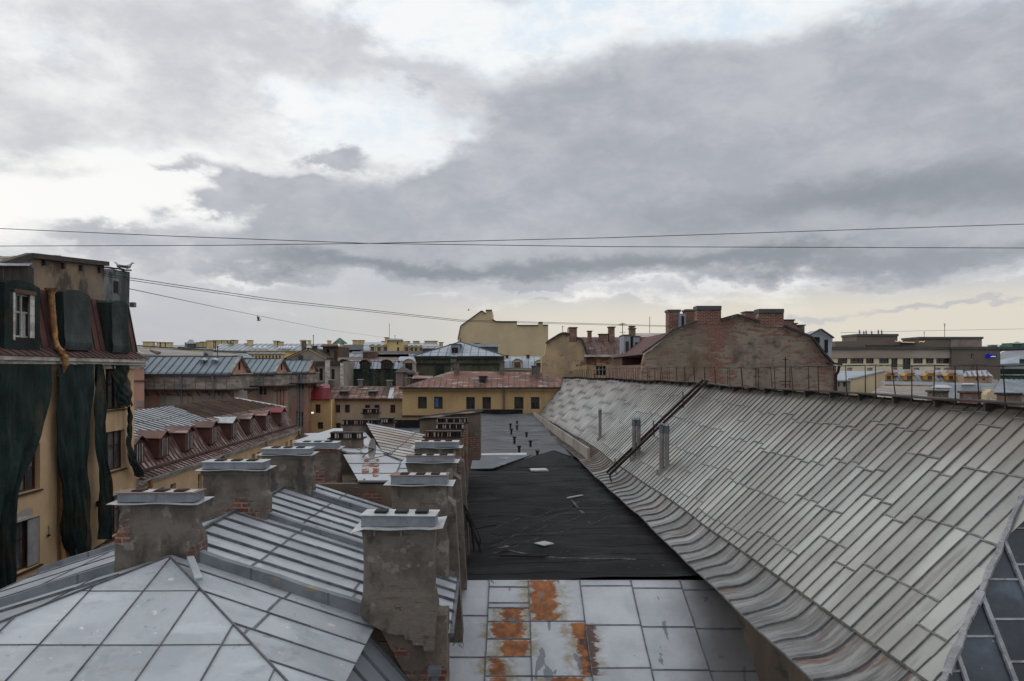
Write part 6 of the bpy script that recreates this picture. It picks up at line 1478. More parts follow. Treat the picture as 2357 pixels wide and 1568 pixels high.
# ================================================================== brick fire wall of the house across the zinc roof
t = thing('brick_gabled_house', 'great brick and render fire wall with two broad chimneys rising behind the zinc roof', 'building', (P(1700, 0, 62).x, 62, 0))
BG = [(1478, 905), (1478, 838), (1484, 815), (1500, 806), (1530, 780), (1550, 762), (1605, 742), (1607, 712), (1658, 712), (1658, 736), (1662, 736), (1697, 728), (1745, 741), (1748, 719), (1802, 719), (1804, 752), (1868, 778), (1878, 790), (1893, 812), (1913, 838), (1925, 843), (1922, 905)]
BGJ = []
for (a, b) in zip(BG, BG[1:]):
    n = max(1, int(math.hypot(b[0] - a[0], b[1] - a[1]) / 9))
    for k in range(n): BGJ.append((a[0] + (b[0] - a[0]) * k / n + (U(-1.2, 1.2) if k else 0), a[1] + (b[1] - a[1]) * k / n + (U(-2.2, 1.8) if k else 0)))
BGJ.append(BG[-1])
q = MB(); q.prism([Vector((P(1478, 0, 62).x, 62, 0))] + [P(x, y, 62) for x, y in BGJ] + [Vector((P(1922, 0, 62).x, 62, 0))], (0, .7, 0)); q.build('fire_wall', 'firewall', t)
for (x0, x1, yt) in ((1605, 1660, 704), (1748, 1804, 711)):
    a, b = P(x0, yt + 42, 61.95), P(x1, yt + 8, 61.95); q = MB(); q.box(a, b + Vector((0, .95, 0))); c_ = q.build('chimney', 'brick', t)
    q = MB(); q.box(P(x0 - 1, yt + 9, 61.8), P(x1 + 1, yt, 61.8) + Vector((0, 1.3, 0))); q.build('cap', 'darkgrey', c_)
for (a, d_, m_) in (((1539, 1565, 718, 770), 66, 'brick'), ((1579, 1607, 716, 756), 66, 'brick'), ((1717, 1748, 719, 745), 66, 'brick'), ((1804, 1828, 738, 765), 67, 'brick'), ((1828, 1834, 746, 768), 67, 'brick'), ((1838, 1852, 750, 770), 68, 'plaster'), ((1700, 1720, 728, 745), 68, 'brick')):
    stack(t, *a, d_, m_, 'darkgrey', 1.3)
q = MB(); q.box(P(1564, 772, 65.5), P(1579, 722, 65.5) + Vector((0, 1.5, 0))); lan = q.build('sheet_cabin', 'bluepale', t); q = MB(); q.box(P(1569, 750, 65.42), P(1574, 728, 65.48)); q.build('door_opening', 'flue', lan)
for a, b in (((1480, 814), (1530, 779)), ((1530, 779), (1550, 762)), ((1550, 762), (1605, 742)), ((1660, 737), (1697, 727)), ((1697, 727), (1748, 742)), ((1804, 752), (1868, 778)), ((1868, 778), (1893, 812)), ((1893, 812), (1916, 838)), ((1905, 838), (1937, 841))):
    q = MB(); q.bar(P(*a, 61.7), P(*b, 61.7), .35, .16); q.build('verge', 'trimdark', t)
q = MB(); q.prism([P(1484, 815, 62.7), P(1530, 780, 62.7), P(1550, 762, 62.7), P(1697, 728, 62.7), P(1868, 778, 62.7), P(1920, 843, 62.7)], (0, 22, 0)); q.build('roof', 'redsheet', t)
q = MB(); q.hexa([Vector((P(1478, 0, 62.7).x, 62.72, 0)), Vector((P(1920, 0, 62.7).x, 62.72, 0)), Vector((P(1920, 0, 62.7).x, 84, 0)), Vector((P(1478, 0, 62.7).x, 84, 0))], [P(1478, 840, 62.72), P(1920, 843, 62.72), P(1920, 843, 62.72) + Vector((0, 21, 0)), P(1478, 840, 62.72) + Vector((0, 21, 0))]); q.build('wall', 'brick', t)
q = MB(); q.prism([P(1870, 792, 62.9), P(1890, 800, 62.9), P(1912, 832, 62.9), P(1917, 778, 62.9), P(1902, 765, 62.9), P(1888, 760, 62.9), P(1872, 768, 62.9)], (0, 2.2, 0)); dm = q.build('dormer', 'bluepale', t)
q = MB(); q.box(P(1876, 790, 62.8), P(1886, 776, 62.88)); q.box(P(1899, 812, 62.8), P(1905, 782, 62.88)); q.build('window', 'flue', dm)
q = MB(); q.bar(P(1868, 771, 62.6), P(1889, 759, 62.6), .3, .1); q.bar(P(1889, 759, 62.6), P(1918, 779, 62.6), .3, .1); q.build('dormer_roof', 'darkgrey', dm)
q = MB(); q.tube([P(1932, 842, 61.7), P(1929, 856, 61.8), P(1924, 864, 61.85), P(1924, 905, 61.85)], .12, 8); q.build('downpipe', 'iron', t)

# ================================================================== right-hand distance
def Z(zx, zy, d): return P(1879.5 + .2026 * zx, 714.2 + .2026 * zy, d)
def zxp(z): return 1879.5 + .2026 * z
def zyp(z): return 714.2 + .2026 * z
t = thing('office_building', 'long flat roofed concrete office with a ribbon of windows on the right skyline', 'building', (Z(1100, 0, 175).x, 175, 0))
wins = []
x = 240
random.seed(21)
while x < 1500:
    w_ = random.choice((70, 110, 150, 90)); wins.append((zxp(x), zxp(x + w_), zyp(548), zyp(672) if R() < .35 else zyp(606))); x += w_ + random.choice((28, 34, 60))
front(t, zxp(150), zxp(1535), zyp(540), 175, wins, 'office_panel', 'trimdark', 'glass', (2, 1), .4, 16, th=.14)
q = MB(); q.box(Z(150, 543, 174.6), Z(1535, 443, 191)); q.build('parapet_band', 'office', t)
q = MB(); q.box(Z(150, 446, 174.2), Z(1535, 438, 191.5)); q.build('coping', 'darkgrey', t)
front(t, zxp(1535), zxp(2088), zyp(443), 174, [(zxp(1752), zxp(1782), zyp(496), zyp(560)), (zxp(1757), zxp(1785), zyp(628), zyp(682)), (zxp(1635), zxp(1660), zyp(612), zyp(636))], 'office_brown', 'frame_white', 'glass', (0, 1), .4, 16, name='end_block', th=.12)
q = MB(); q.box(Z(1533, 446, 173.7), Z(2092, 438, 190)); q.build('coping', 'darkgrey', t)
q = MB(); q.box(Z(215, 442, 180), Z(1060, 370, 190)); ph = q.build('penthouse', 'office_brown', t)
q = MB(); q.box(Z(560, 434, 179.8), Z(970, 396, 180)); q.build('louvre_band', 'trimdark', ph)
q = MB(); q.box(Z(455, 372, 181), Z(735, 292, 189)); q.build('lift_housing', 'office_brown', t)
q = MB(); q.box(Z(452, 296, 180.8), Z(738, 287, 189.2)); q.build('coping', 'darkgrey', t)
q = MB(); q.box(Z(1172, 440, 181), Z(1525, 325, 189)); q.build('lift_housing', 'office_brown', t); q = MB(); q.box(Z(1525, 440, 180.9), Z(1650, 325, 189)); q.build('lift_housing', 'pinkbrick', t)
q = MB(); q.box(Z(1170, 327, 180.7), Z(1654, 319, 189.3)); q.build('coping', 'darkgrey', t); q = MB(); q.tube([Z(1680, 440, 182), Z(1680, 378, 182)], 1.1, 14); q.build('tank', 'darkgrey', t)
q = MB(); q.prism([Z(945, 372, 179), Z(1130, 376, 179), Z(1130, 352, 184), Z(950, 366, 184)], (0, 0, .1)); q.build('terrace_roof', 'darkgrey', t)
q = MB(); pr = Z(890, 352, 178.5)
for zx, zy in ((920, 358), (945, 350), (975, 366), (1010, 364), (1045, 368), (1080, 366), (1110, 370)):
    nx = Z(zx, zy, 178.5); q.bar(pr, nx, .12, .10); pr = nx
pr = Z(1165, 366, 178.5)
for zx, zy in ((1190, 356), (1215, 364), (1230, 352)): nx = Z(zx, zy, 178.5); q.bar(pr, nx, .12, .12); pr = nx
tag(q.build('string_lights_and_glints', 'glint'), 'sun glints drawn as glowing strips over the office roof', 'string lights')  # glowing strips stand in for sunlight glinting off the glazing
for (zx, zt, hw, lab) in ((486, 215, 3, 'leftmost'), (535, 228, 5, 'second'), (561, 222, 4, 'third'), (624, 228, 5, 'fourth'), (700, 215, 4, 'fifth'), (738, 218, 6, 'rightmost')):
    q = MB(); a, b = Z(zx, 292, 183), Z(zx, zt, 183); q.tube([a, b], .05, 6); q.box(Vector((b.x - .14, 182.8, b.z - 2.6)), Vector((b.x + .14, 183, b.z - .3))); tag(q.build('cell_antenna', 'pipe_grey'), lab + ' mobile antenna on the taller office lift housing', 'antenna', 'mobile antennas on the office lift housing')
t = thing('blue_sign', 'lit blue sign with a white line of lettering high on the brown office end wall', 'sign', Z(1990, 536, 173.8))
q = MB(); q.box(Z(1958, 534, 173.7), Z(2038, 506, 173.95)); q.build('sign_board', 'sign_blue', t)
q = MB(); q.box(Z(1968, 531, 173.6), Z(2034, 524, 173.69)); 
for k in range(6): q.box(Z(1992 + k * 7, 524, 173.6), Z(1995 + k * 7, 519 if k % 2 else 521, 173.69))
q.build('lettering', 'sign_white', t)
q = MB(); q.tube([Z(1949, 519, 173.8), Z(1949, 519, 173.6)], .55, 12); q.build('emblem', 'sign_blue', t)
mast('antenna_mast', 'tall thin antenna mast above the brown and pink office housing', 'antenna', zxp(1455), zyp(152), zyp(322), 184, ((zyp(156), 2.4), (zyp(168), 2.0), (zyp(182), 1.2)), .07, 'brick_dark')
mast('antenna_mast', 'shorter antenna mast at the left end of the brown and pink office housing', 'antenna', zxp(1223), zyp(244), zyp(322), 184, ((zyp(248), 2.0), (zyp(262), 1.2)), .06, 'brick_dark')
# green houses far right
t = thing('green_building', 'green rendered building with grey roofs and a small cupola at the right edge', 'building', (Z(2300, 0, 215).x, 215, 0))
q = MB(); q.box(Vector((Z(2060, 0, 215).x, 215, 0)), Z(2420, 560, 235)); q.build('wall', 'green_wall', t)
for (y0, y1, m_) in ((668, 610, 'bluepale'), (740, 730, 'white_stone'), (700, 690, 'trimdark')): q = MB(); q.box(Z(2060, y0, 213.5), Z(2420, y1, 215)); q.build('cornice', m_, t)
q = MB(); q.prism([Z(2070, 552, 213.8), Z(2420, 552, 213.8), Z(2420, 430, 228), Z(2240, 430, 228), Z(2095, 480, 222)], (0, 0, -.2)); q.build('roof', 'greyroof', t)
q = MB(); q.prism([Z(2085, 560, 212.5), Z(2305, 520, 212.5), Z(2305, 600, 209), Z(2085, 610, 209)], (0, 0, -.2)); q.build('roof', 'bluepale', t)
q = MB(); q.prism([Z(1790, 440, 240), Z(2225, 440, 240), Z(2225, 408, 250), Z(1800, 415, 250)], (0, 0, .2)); q.build('roof', 'bluepale', t)
q = MB(); q.prism([Z(2090, 452, 226), Z(2225, 405, 226), Z(2225, 430, 226), Z(2090, 474, 226)], (0, .5, 0)); q.build('verge', 'green_wall', t)
q = MB(); q.box(Z(2224, 428, 227), Z(2336, 378, 232)); cu = q.build('cupola', 'green_wall', t)
q = MB(); ap2 = Z(2280, 352, 229.5); cs = [Z(2218, 380, 226.5), Z(2342, 380, 226.5), Z(2342, 380, 232.5), Z(2218, 380, 232.5)]
for i in range(4): q.face([cs[i], cs[(i + 1) % 4], ap2])
q.face(cs); q.build('cupola_roof', 'bluepale', cu)
q = MB()
for zx in (2243, 2318): q.box(Z(zx - 10, 402, 226.8), Z(zx + 10, 390, 226.99))
q.build('louvre', 'trimdark', cu)
for zx in (2000, 2138): 
    q = MB(); q.box(Z(zx - 10, 416, 241), Z(zx + 10, 398, 243)); q.build('roof_box', 'green_wall', t); q = MB(); q.box(Z(zx - 13, 399, 240.8), Z(zx + 13, 394, 243.2)); q.build('roof_box_lid', 'white_stone', t)
# amber dormer house
t = thing('amber_dormer_house', 'bright amber house with a grey mansard and four arched amber dormers', 'house', (Z(1200, 0, 150).x, 150, 0))
front(t, zxp(700), zxp(1680), zyp(800), 150, [], 'orange_wall', depth=10)
q = MB(); q.box(Z(700, 818, 149.6), Z(1680, 798, 150)); 
for zx in (940, 1175, 1408): q.box(Z(zx - 14, 850, 149.6), Z(zx + 14, 818, 149.95))
q.build('cornice', 'white_stone', t)
r = MB(); facet(r, [Z(700, 798, 149.5), Z(1675, 798, 149.5), Z(1675, 735, 151), Z(700, 735, 151)], (1, 0, 0), .9, [], sw=.06, sh=.06, bend=False); r.build('mansard', ['greyroof', 'blueseam'], t)
r = MB(); facet(r, [Z(700, 735, 151), Z(1675, 735, 151), Z(1660, 680, 156), Z(700, 680, 156)], (1, 0, 0), .9, [], sw=.06, sh=.06, bend=False); r.build('upper_roof', ['bluepale', 'greyroof'], t)
for zx in (823, 1052, 1286, 1527):
    dormer(t, zxp(zx - 50), zxp(zx + 50), zyp(722), zyp(796), 149, 'orange_wall', 'orange_wall', 'glass', True, 2.5, .42, 'frame'); q = MB(); q.prism([Z(zx - 50, 722, 150.2), Z(zx + 62, 722, 150.2), Z(zx + 62, 692, 153.5), Z(zx - 52, 692, 153.5)], (0, 0, .15)); q.build('rust_sheet', 'redroof', t)
for zx in (905, 1400): q = MB(); q.prism([Z(zx - 20, 750, 150.0), Z(zx + 20, 750, 150.0), Z(zx + 20, 712, 152.0), Z(zx - 20, 712, 152.0)], (0, 0, .2)); q.build('rust_sheet', 'redroof', t)
for zx in (390, 620, 900, 1150, 1390, 1500): stack(t, zxp(zx - 16), zxp(zx + 16), zyp(655), zyp(685), 158, 'pinkbrick', 'bluepale', 1.2)
# peach house
t = thing('peach_house', 'small peach house with a rust striped pale roof before the brown office wall', 'house', (Z(1830, 0, 146).x, 146, 0))
front(t, zxp(1675), zxp(2010), zyp(748), 146, [(zxp(1808), zxp(1840), zyp(775), zyp(795)), (zxp(1885), zxp(1915), zyp(775), zyp(795))], 'peach', depth=7)
q = MB(); q.prism([Z(1665, 750, 145.6), Z(2003, 748, 145.6), Z(1930, 682, 150), Z(1690, 690, 150)], (0, 0, -.1)); q.build('roof', 'bluepale', t)
q = MB()
for k in range(5): x = 1700 + k * 58; q.prism([Z(x + 10, 748, 145.5), Z(x + 38, 748, 145.5), Z(x + 8, 694, 149.3), Z(x - 8, 694, 149.3)], (0, 0, .03))
q.build('rust_streaks', 'redroof', t)
q = MB(); q.box(Vector((Z(1992, 0, 145).x, 145, 0)), Z(2024, 788, 146)); q.build('end_pier', 'white_stone', t)
# cream parapet block
t = thing('cream_parapet_block', 'cream block with a sloping parapet right of the great brick gable', 'building', (Z(480, 0, 120).x, 120, 0))
q = MB(); q.prism([Vector((Z(385, 0, 118).x, 118, 0)), Vector((Z(762, 0, 136).x, 136, 0)), Z(762, 700, 136), Z(385, 790, 118)], (.3, .1, 0)); q.build('parapet_wall', 'cream', t)
q = MB(); q.bar(Z(385, 788, 118), Z(762, 696, 136), .7, .2); q.build('coping', 'greyroof', t)
q = MB(); q.prism([Z(60, 793, 117.5), Z(385, 793, 117.5), Z(745, 690, 135.5), Z(230, 690, 135.5)], (0, 0, -.2)); q.build('roof', 'bluepale', t)
front(t, zxp(60), zxp(385), zyp(797), 118, [(zxp(245), zxp(262), zyp(820), zyp(868)), (zxp(300), zxp(335), zyp(815), zyp(868))], 'concrete', depth=15)
q = MB(); q.box(Z(60, 798, 117.6), Z(385, 790, 118)); q.build('gutter', 'white_stone', t)
# broad grey flat roof
t = thing('grey_roofed_hall', 'wide low hall with a smooth blue grey roof right behind the railing', 'building', (Z(1200, 0, 90).x, 90, 0))
r = MB(); facet(r, [Z(400, 1075, 86), Z(2060, 1075, 86), Z(2010, 862, 122), Z(740, 848, 122)], (1, 0, 0), 2.2, [], sw=.06, sh=.05, bend=False); r.build('roof', ['blueroof', 'blueseam'], t)
q = MB(); q.prism([Z(400, 1078, 86), Z(2060, 1078, 86), Z(2010, 870, 122), Z(740, 856, 122)], (0, 0, -3)); q.build('wall', 'concrete', t)
q = MB(); q.bar(Z(740, 842, 122), Z(2010, 866, 122), .8, .5); q.build('parapet', 'whitesheet', t)
def bigstack(label, x0, x1, yt, yb, d, m, cm, name='chimney_stack', extra=None):
    t = thing(name, label, 'chimney', Z((x0 + x1) / 2, yb, d)); q = MB(); q.box(Z(x0, yb + 60, d), Z(x1, yt + 28, d) + Vector((0, 1.4, 0))); q.build('shaft', m, t)
    q = MB(); q.box(Z(x0 - 10, yt + 28, d - .15), Z(x1 + 10, yt + 8, d - .15) + Vector((0, 1.7, 0))); q.build('cap', cm, t)
    if extra: q = MB(); c_ = Z((x0 + x1) / 2 + 0, yt + 8, d + .7); q.tube([c_, c_ + Vector((0, 0, .35))], .9, 14); q.tube([c_ + Vector((0, 0, .35)), c_ + Vector((0, 0, .65))], [1.1, .6], 14); q.build('cowl', extra, t)
bigstack('brown chimney stack with a round white cowl behind the railing', 1338, 1500, 905, 1010, 84, 'plaster', 'trimdark', extra='whitesheet')
bigstack('rusty topped brick chimney stack behind the railing near the cream turret', 1712, 1872, 915, 1060, 82, 'brick', 'brick_dark')
bigstack('broad brick chimney stack with a rusty top at the far right behind the railing', 2140, 2330, 935, 1060, 82, 'plaster_brown', 'iron')
t = thing('vent_housing', 'square sheet ventilation housing with a white hipped lid on the grey hall roof', 'vent', Z(1725, 960, 90)); q = MB(); q.box(Z(1648, 1000, 90), Z(1790, 842, 91.5) + Vector((0, 2, 0))); q.build('casing', 'bluepale', t)
q = MB(); q.loft([[Z(1634, 844, 89.6), Z(1806, 844, 89.6), Z(1806, 844, 93.6), Z(1634, 844, 93.6)], [Z(1670, 828, 90.5), Z(1780, 828, 90.5), Z(1780, 828, 92.8), Z(1670, 828, 92.8)]]); q.build('lid', 'galv_top', t)
t = thing('cream_turret', 'small cream turret with a curved gable and a white niche behind the railing', 'turret', (Z(1995, 0, 88).x, 88, 0))
pts = [(1925, 1060), (1925, 960), (1940, 935), (1965, 925), (1985, 905), (1995, 896), (2003, 905), (2020, 925), (2048, 940), (2062, 965), (2065, 1060)]
q = MB(); q.prism([Z(x, y, 88) for x, y in pts], (0, 1.2, 0)); q.build('gable', 'cream', t)
q = MB(); q.prism([Z(1962, 1050, 87.9), Z(2028, 1050, 87.9), Z(2020, 995, 87.9), Z(1995, 962, 87.9), Z(1968, 1000, 87.9)], (0, .08, 0)); q.build('niche', 'white_stone', t)
q = MB(); q.tube([Z(2072, 1050, 90), Z(2072, 930, 90)], 1.6, 14); q.tube([Z(2072, 930, 90), Z(2072, 905, 90)], [1.6, .8], 14); q.build('rear_drum', 'blueroof', t)
t = thing('ribbed_roof_shed', 'shed with a coarse ribbed grey roof at the right edge', 'shed', (Z(2250, 0, 100).x, 100, 0))
r = MB(); facet(r, [Z(2010, 940, 98), Z(2520, 945, 98), Z(2480, 792, 108), Z(2085, 792, 108)], (1, 0, 0), .75, [], sw=.12, sh=.12, bend=False); r.build('roof', ['greyroof', 'bluepale'], t)
q = MB(); q.box(Vector((Z(2020, 0, 98.5).x, 98.5, 0)), Z(2500, 945, 108)); q.build('wall', 'concrete', t)

# ================================================================== left-hand distance
def S(zx, zy, d): return P(300.7 + .18607 * zx, 739.3 + .18607 * zy, d)
def sx(z): return 300.7 + .18607 * z
def sy(z): return 739.3 + .18607 * z
t = thing('blue_roofed_block', 'large plain blue grey roof rising behind the pink gabled wings', 'building', (P(420, 0, 100).x, 100, 0))
r = MB(); facet(r, [P(250, 835, 82), P(600, 832, 82), P(566, 813, 100), P(250, 793, 100)], (1, 0, 0), 1.6, [4], sw=.05, sh=.04, bend=False); r.bar(P(250, 793, 100), P(566, 813, 100), .3, .15, 1); r.build('roof', ['blueroof', 'blueseam'], t)
q = MB(); q.prism([P(250, 838, 82), P(600, 835, 82), P(566, 815, 100), P(250, 796, 100)], (0, 0, -12)); q.build('wall', 'concrete', t)
q = MB(); q.prism([S(60, 372, 84), S(170, 430, 83), S(180, 424, 83), S(75, 370, 84)], (0, 0, .15)); q.build('roof_hatch', 'galv_top', t)
q = MB(); q.prism([S(235, 372, 86), S(330, 420, 84), S(375, 402, 85), S(300, 395, 86)], (0, 0, .2)); q.build('roof_hatch', 'brick_dark', t)
q = MB(); q.prism([S(920, 398, 86), S(985, 438, 84), S(1003, 434, 84), S(935, 396, 86)], (0, 0, .15)); q.build('roof_hatch', 'galv_top', t)
t = thing('lichened_roof_wing', 'speckled grey roof with a ribbed lower mansard left of the first gabled wing', 'building', (P(390, 0, 66).x, 66, 0))
q = MB(); q.prism([P(300, 842, 64), P(445, 845, 64), P(432, 822, 72), P(300, 812, 72)], (0, 0, -.2)); q.build('roof', 'tar_grey', t)
r = MB(); facet(r, [P(322, 862, 62.5), P(442, 862, 62.5), P(448, 845, 64), P(326, 843, 64)], (1, 0, 0), .45, [], sw=.05, sh=.06, bend=False); r.build('mansard', ['blueroof', 'blueseam'], t)
def farhouse(name, label, x0, x1, ye, yr, d, wallm, roofm, ybot=None, wins=(), pitch=1.4, ddp=7, hipl=0, hipr=0, yr2=None):
    t = thing(name, label, 'building', (P((x0 + x1) / 2, 0, d).x, d, 0)); front(t, x0, x1, ye, d, list(wins), wallm, depth=ddp * 2, th=.16)
    roofq(t, [P(x0, ye, d - .3), P(x1, ye, d - .3), P(x1 - hipr, yr if yr2 is None else yr2, d + ddp), P(x0 + hipl, yr, d + ddp)], roofm, 'darkgrey', pitch, [], .08, .05)
    return t
t = farhouse('skylit_mansion', 'long yellow building with a pale sheet roof and a row of bright skylights', sx(1000), sx(2357) + 8, sy(362), sy(280), 190, 'pale_yellow', 'bluepale', hipl=20, ddp=9)
for a in (1515, 1580, 1647): q = MB(); q.prism([S(a, 336, 189.5), S(a + 25, 336, 189.5), S(a + 36, 322, 192), S(a + 12, 322, 192)], (0, 0, .3)); q.build('skylight', 'skylight', t)
for a in (1820, 1858, 1888, 1922, 1955, 2003, 2190): q = MB(); q.prism([S(a, 337, 189.5), S(a + 24, 337, 189.5), S(a + 34, 323, 192), S(a + 12, 323, 192)], (0, 0, .3)); q.build('skylight', 'skylight', t)
for (a, b, c_, e) in ((1208, 1238, 275, 335), (1410, 1438, 280, 312), (1440, 1485, 240, 275), (1765, 1812, 248, 300), (1825, 1865, 258, 280), (2098, 2145, 245, 305), (2188, 2208, 243, 278)): stack(t, sx(a), sx(b), sy(c_), sy(e), 196, 'pale_yellow', 'darkgrey', 2)
q = MB(); q.box(S(1000, 372, 189.4), S(2400, 364, 190)); q.build('cornice', 'white_stone', t)
t = farhouse('chimneyed_block', 'far roof with a row of broad yellow chimneys over the pink wings', sx(60), sx(1300), sy(345), sy(296), 230, 'pale_yellow', 'bluepale', ddp=12)
for (a, b, c_, e) in ((150, 268, 258, 305), (318, 357, 264, 318), (377, 420, 266, 322), (437, 490, 268, 330), (805, 860, 266, 300), (862, 890, 258, 300), (900, 930, 258, 300), (938, 1022, 245, 310), (1033, 1120, 242, 295), (1130, 1192, 240, 285), (1203, 1228, 243, 275), (1245, 1270, 238, 300), (1272, 1302, 238, 275)): stack(t, sx(a), sx(b), sy(c_), sy(e), 233, 'pale_yellow', 'darkgrey', 2)
q = MB(); q.box(S(700, 350, 228), S(805, 275, 236)); hat = q.build('roof_pavilion', 'greyroof', t)
q = MB(); b_ = [S(683, 278, 227), S(808, 278, 227), S(808, 278, 237), S(683, 278, 237)]; t_ = [S(728, 228, 231), S(765, 228, 231), S(765, 228, 233), S(728, 228, 233)]; q.loft([b_, t_]); q.build('pavilion_roof', 'greyroof', hat)
q = MB(); q.box(S(580, 345, 226), S(668, 322, 230)); q.build('roof_box', 'darkgrey', t)
def T(zx, zy, d): return P(676.6 + .18607 * zx, 739.3 + .18607 * zy, d)
def tx(z): return 676.6 + .18607 * z
t = farhouse('low_grey_block', 'flat grey roofed block with yellow chimneys under the glass pyramid', tx(420), tx(870), sy(395), sy(345), 185, 'pale_yellow', 'greyroof', wins=[(tx(570), tx(610), sy(408), sy(450))], ddp=6)
q = MB(); q.box(T(610, 356, 186), T(862, 300, 192)); q.build('attic_storey', 'greyroof', t); 
for (a, b, c_, e) in ((412, 438, 245, 290), (565, 600, 275, 330), (725, 760, 240, 300), (762, 815, 240, 275), (820, 855, 240, 280), (1085, 1115, 252, 268)): stack(t, tx(a), tx(b), sy(c_), sy(e), 190, 'pale_yellow', 'darkgrey', 2)
q = MB(); b_ = [T(485, 282, 200), T(655, 282, 200), T(655, 282, 212), T(485, 282, 212)]; a_ = T(567, 216, 206)
for i in range(4): q.face([b_[i], b_[(i + 1) % 4], a_], 0)
for k in range(9): s_ = b_[0] + (b_[1] - b_[0]) * k / 8; q.bar(s_, s_ + (a_ - s_) * (1 - abs(k - 4) / 9), .18, .12, 1)
q.bar(b_[0], a_, .3, .2, 1); q.bar(b_[1], a_, .3, .2, 1); q.build('glass_pyramid', ['glass_pale', 'green_wall'], t)
t = farhouse('arched_dormer_house', 'yellow house with a silver roof and three arched dormers beside its yellow tower', tx(860), tx(1215), sy(400), sy(375), 178, 'pale_yellow', 'greyroof', ddp=2)
q = MB(); q.prism([T(860, 376, 180), T(1215, 376, 180), T(1190, 300, 183), T(870, 300, 183)], (0, 0, -.2)); q.prism([T(862, 302, 182.9), T(1200, 302, 182.9), T(1150, 264, 190), T(870, 266, 190)], (0, 0, .1)); q.build('mansard', 'bluepale', t)
for a in (972, 1052, 1130): dormer(t, tx(a - 36), tx(a + 36), sy(290), sy(378), 178.6, 'pale_yellow', 'bluepale', 'glass', True, 3, .5, 'frame')
front(t, tx(1155), tx(1345), sy(240), 177.5, [(tx(1272), tx(1292), sy(258), sy(290)), (tx(1275), tx(1302), sy(325), sy(375))], 'pale_yellow', 'frame', 'glass', (0, 1), .3, 9, name='tower', th=.14)
q = MB(); q.prism([T(1148, 241, 177), T(1352, 241, 177), T(1340, 226, 184), T(1165, 222, 184)], (0, 0, .15)); q.build('tower_roof', 'greyroof', t); stack(t, tx(1123), tx(1155), sy(205), sy(260), 177, 'pale_yellow', 'darkgrey', 2)
q = MB(); q.box(T(1000, 410, 175.5), T(1600, 372, 176.5)); q.build('parapet', 'greyroof', t)
t = farhouse('zigzag_dormer_house', 'yellow house with four narrow windows under a zigzag silver roof', tx(1345), tx(1800), sy(400), sy(360), 180, 'pale_yellow', 'bluepale', ddp=3)
q = MB(); q.prism([T(1345, 310, 182), T(1800, 312, 182), T(1770, 270, 190), T(1350, 275, 190)], (0, 0, .1)); q.build('upper_roof', 'bluepale', t)
for a in (1396, 1458, 1510, 1570): dormer(t, tx(a - 27), tx(a + 27), sy(300), sy(378), 180.4, 'pale_yellow', 'bluepale', 'glass', True, 3, .5, 'frame')
for (a, b, c_, e) in ((1368, 1420, 252, 290), (1475, 1540, 250, 275), (1615, 1765, 248, 278), (1795, 1835, 265, 310)): stack(t, tx(a), tx(b), sy(c_), sy(e), 188, 'pale_yellow', 'darkgrey', 2)
t = farhouse('low_yellow_shed', 'low grey roofed yellow block with a scalloped fascia behind the black green netted block', tx(540), tx(1000), sy(445), sy(398), 150, 'pale_yellow', 'greyroof', wins=[(tx(570), tx(608), sy(448), sy(470))], ddp=5)
q = MB()
for i in range(14): a = 722 + i * 9.5; q.prism([T(a, 400, 149.4), T(a + 9, 400, 149.4), T(a + 4.5, 412, 149.4)], (0, .1, 0))
q.box(T(720, 401, 149.3), T(858, 375, 149.6)); q.build('fascia', 'bluepale', t)
t = farhouse('pale_cornice_block', 'cream block with a wavy stone cornice behind the black green netted block', tx(990), tx(1500), sy(428), sy(410), 160, 'cream', 'greyroof', ddp=4)
q = MB()
for i in range(18): c_ = T(1010 + i * 24, 428, 159.5); q.tube([c_, c_ + Vector((0, .3, 0))], .5, 8)
q.build('scalloped_cornice', 'white_stone', t)
t = farhouse('grey_shed_roof', 'plain grey slab roof beside the hipped netted house', tx(1590), tx(1900), sy(335), sy(312), 150, 'darkgrey', 'greyroof', ddp=4)
t = farhouse('ivory_backdrop_house', 'ivory ribbed house front far behind the first two gabled wings', sx(1450), sx(1910), sy(402), sy(388), 170, 'pale_yellow', 'greyroof', wins=[(sx(1500 + 42 * i), sx(1520 + 42 * i), sy(425), sy(470)) for i in range(9)], ddp=3)

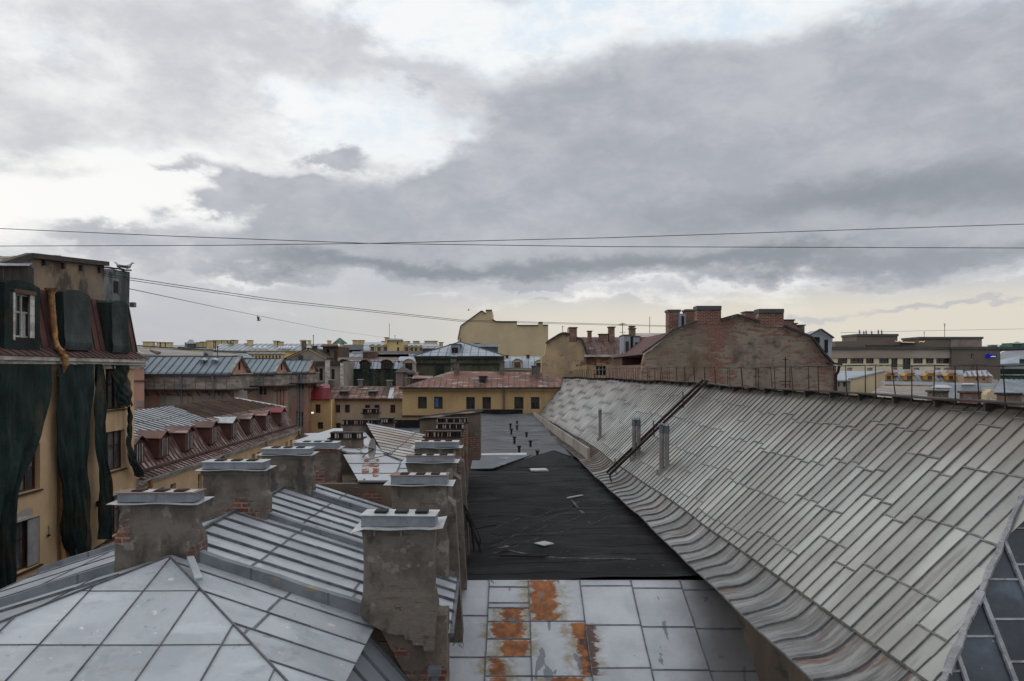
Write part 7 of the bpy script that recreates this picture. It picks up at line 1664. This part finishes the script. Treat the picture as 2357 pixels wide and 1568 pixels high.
# rooftop antennas
mast('antenna_mast', 'thin mast on the blue grey roof over the first gabled wing', 'antenna', sx(1075), sy(308), sy(430), 86, ((sy(312), 3), (sy(325), 2)), .05)
mast('antenna_mast', 'black mast left of the thin mast over the first gabled wing', 'antenna', sx(1047), sy(236), sy(380), 92, ((sy(240), 6), (sy(262), 3)), .06)
mast('antenna_mast', 'mast with a small head above the grey gabled house', 'antenna', tx(240), sy(172), sy(330), 116, ((sy(180), 1.6), (sy(195), 1.0)), .05)
mast('antenna_mast', 'very tall whip antenna above the yellow tower', 'antenna', tx(1180), sy(30), sy(230), 182, (), .05)
mast('antenna_mast', 'short antenna on the yellow tower roof', 'antenna', tx(1250), sy(175), sy(228), 181, ((sy(180), 1.6),), .05)
mast('antenna_mast', 'crossed television antenna on the hipped netted house', 'antenna', 1060.5, 778, 788, 127, ((781, 3), (784, 2)), .05)
mast('antenna_mast', 'antenna pole left of the crumbling chimney on the ochre house', 'antenna', 1295, 750, 772, 94, ((752, 3),), .03)
mast('antenna_mast', 'comb shaped television antenna over the dark dormered house', 'antenna', 1433, 743, 776, 90, ((745, 6), (748, 9), (765, 7)), .04)
mast('antenna_mast', 'bare whip antenna between the comb antenna and the brick gable', 'antenna', 1495.5, 729, 768, 84, (), .03)
mast('antenna_mast', 'television antenna standing before the middle of the brick gable', 'antenna', 1664 + 144, 822, 905, 48, ((828, 6), (878, 14), (886, 10)), .04)

# ================================================================== overhead cables
def cable(label, pts, r, sg=0.0, grp=None):
    q = MB(); pp = []
    for (a, b) in zip(pts, pts[1:]):
        for k in range(12):
            t_ = k / 12; p = a + (b - a) * t_; p.z -= sg * 4 * t_ * (1 - t_); pp.append(p)
    pp.append(pts[-1]); q.tube(pp, r, 5); return tag(q.build('overhead_cable', 'cable'), label, 'cable', grp)
cable('overhead cable falling from the upper left edge of the sky and flattening to the right', [P(-120, 521, 26), P(400, 544, 26), P(850, 560.5, 26), P(1400, 568, 26), P(2480, 571.5, 26)], .012)
cable('overhead cable rising gently to the upper right edge of the sky', [P(-120, 567, 26), P(500, 565, 26), P(850, 560.5, 26.3), P(1400, 547.5, 26), P(2480, 512, 26)], .012)
cable('upper cable of the pair strung from the netted building to the brick gable', [P(-60, 580, 26), P(300, 640, 31.0), P(620, 688, 40), P(1060, 737, 52), P(1540, 750, 64)], .016)
cable('lower cable of the pair strung from the netted building to the brick gable', [P(-60, 584, 26), P(300, 645, 31.2), P(620, 693, 40), P(1060, 740, 52), P(1540, 752, 64)], .014)
cable('thin faint cable sagging below the pair toward the far yellow tower', [P(298, 665, 31.5), P(520, 712, 60), P(760, 760, 110), P(900, 779, 176)], .016)
cable('thin cable low over the right skyline', [P(1935, 766, 64), P(2150, 761, 80), P(2480, 755, 95)], .015)
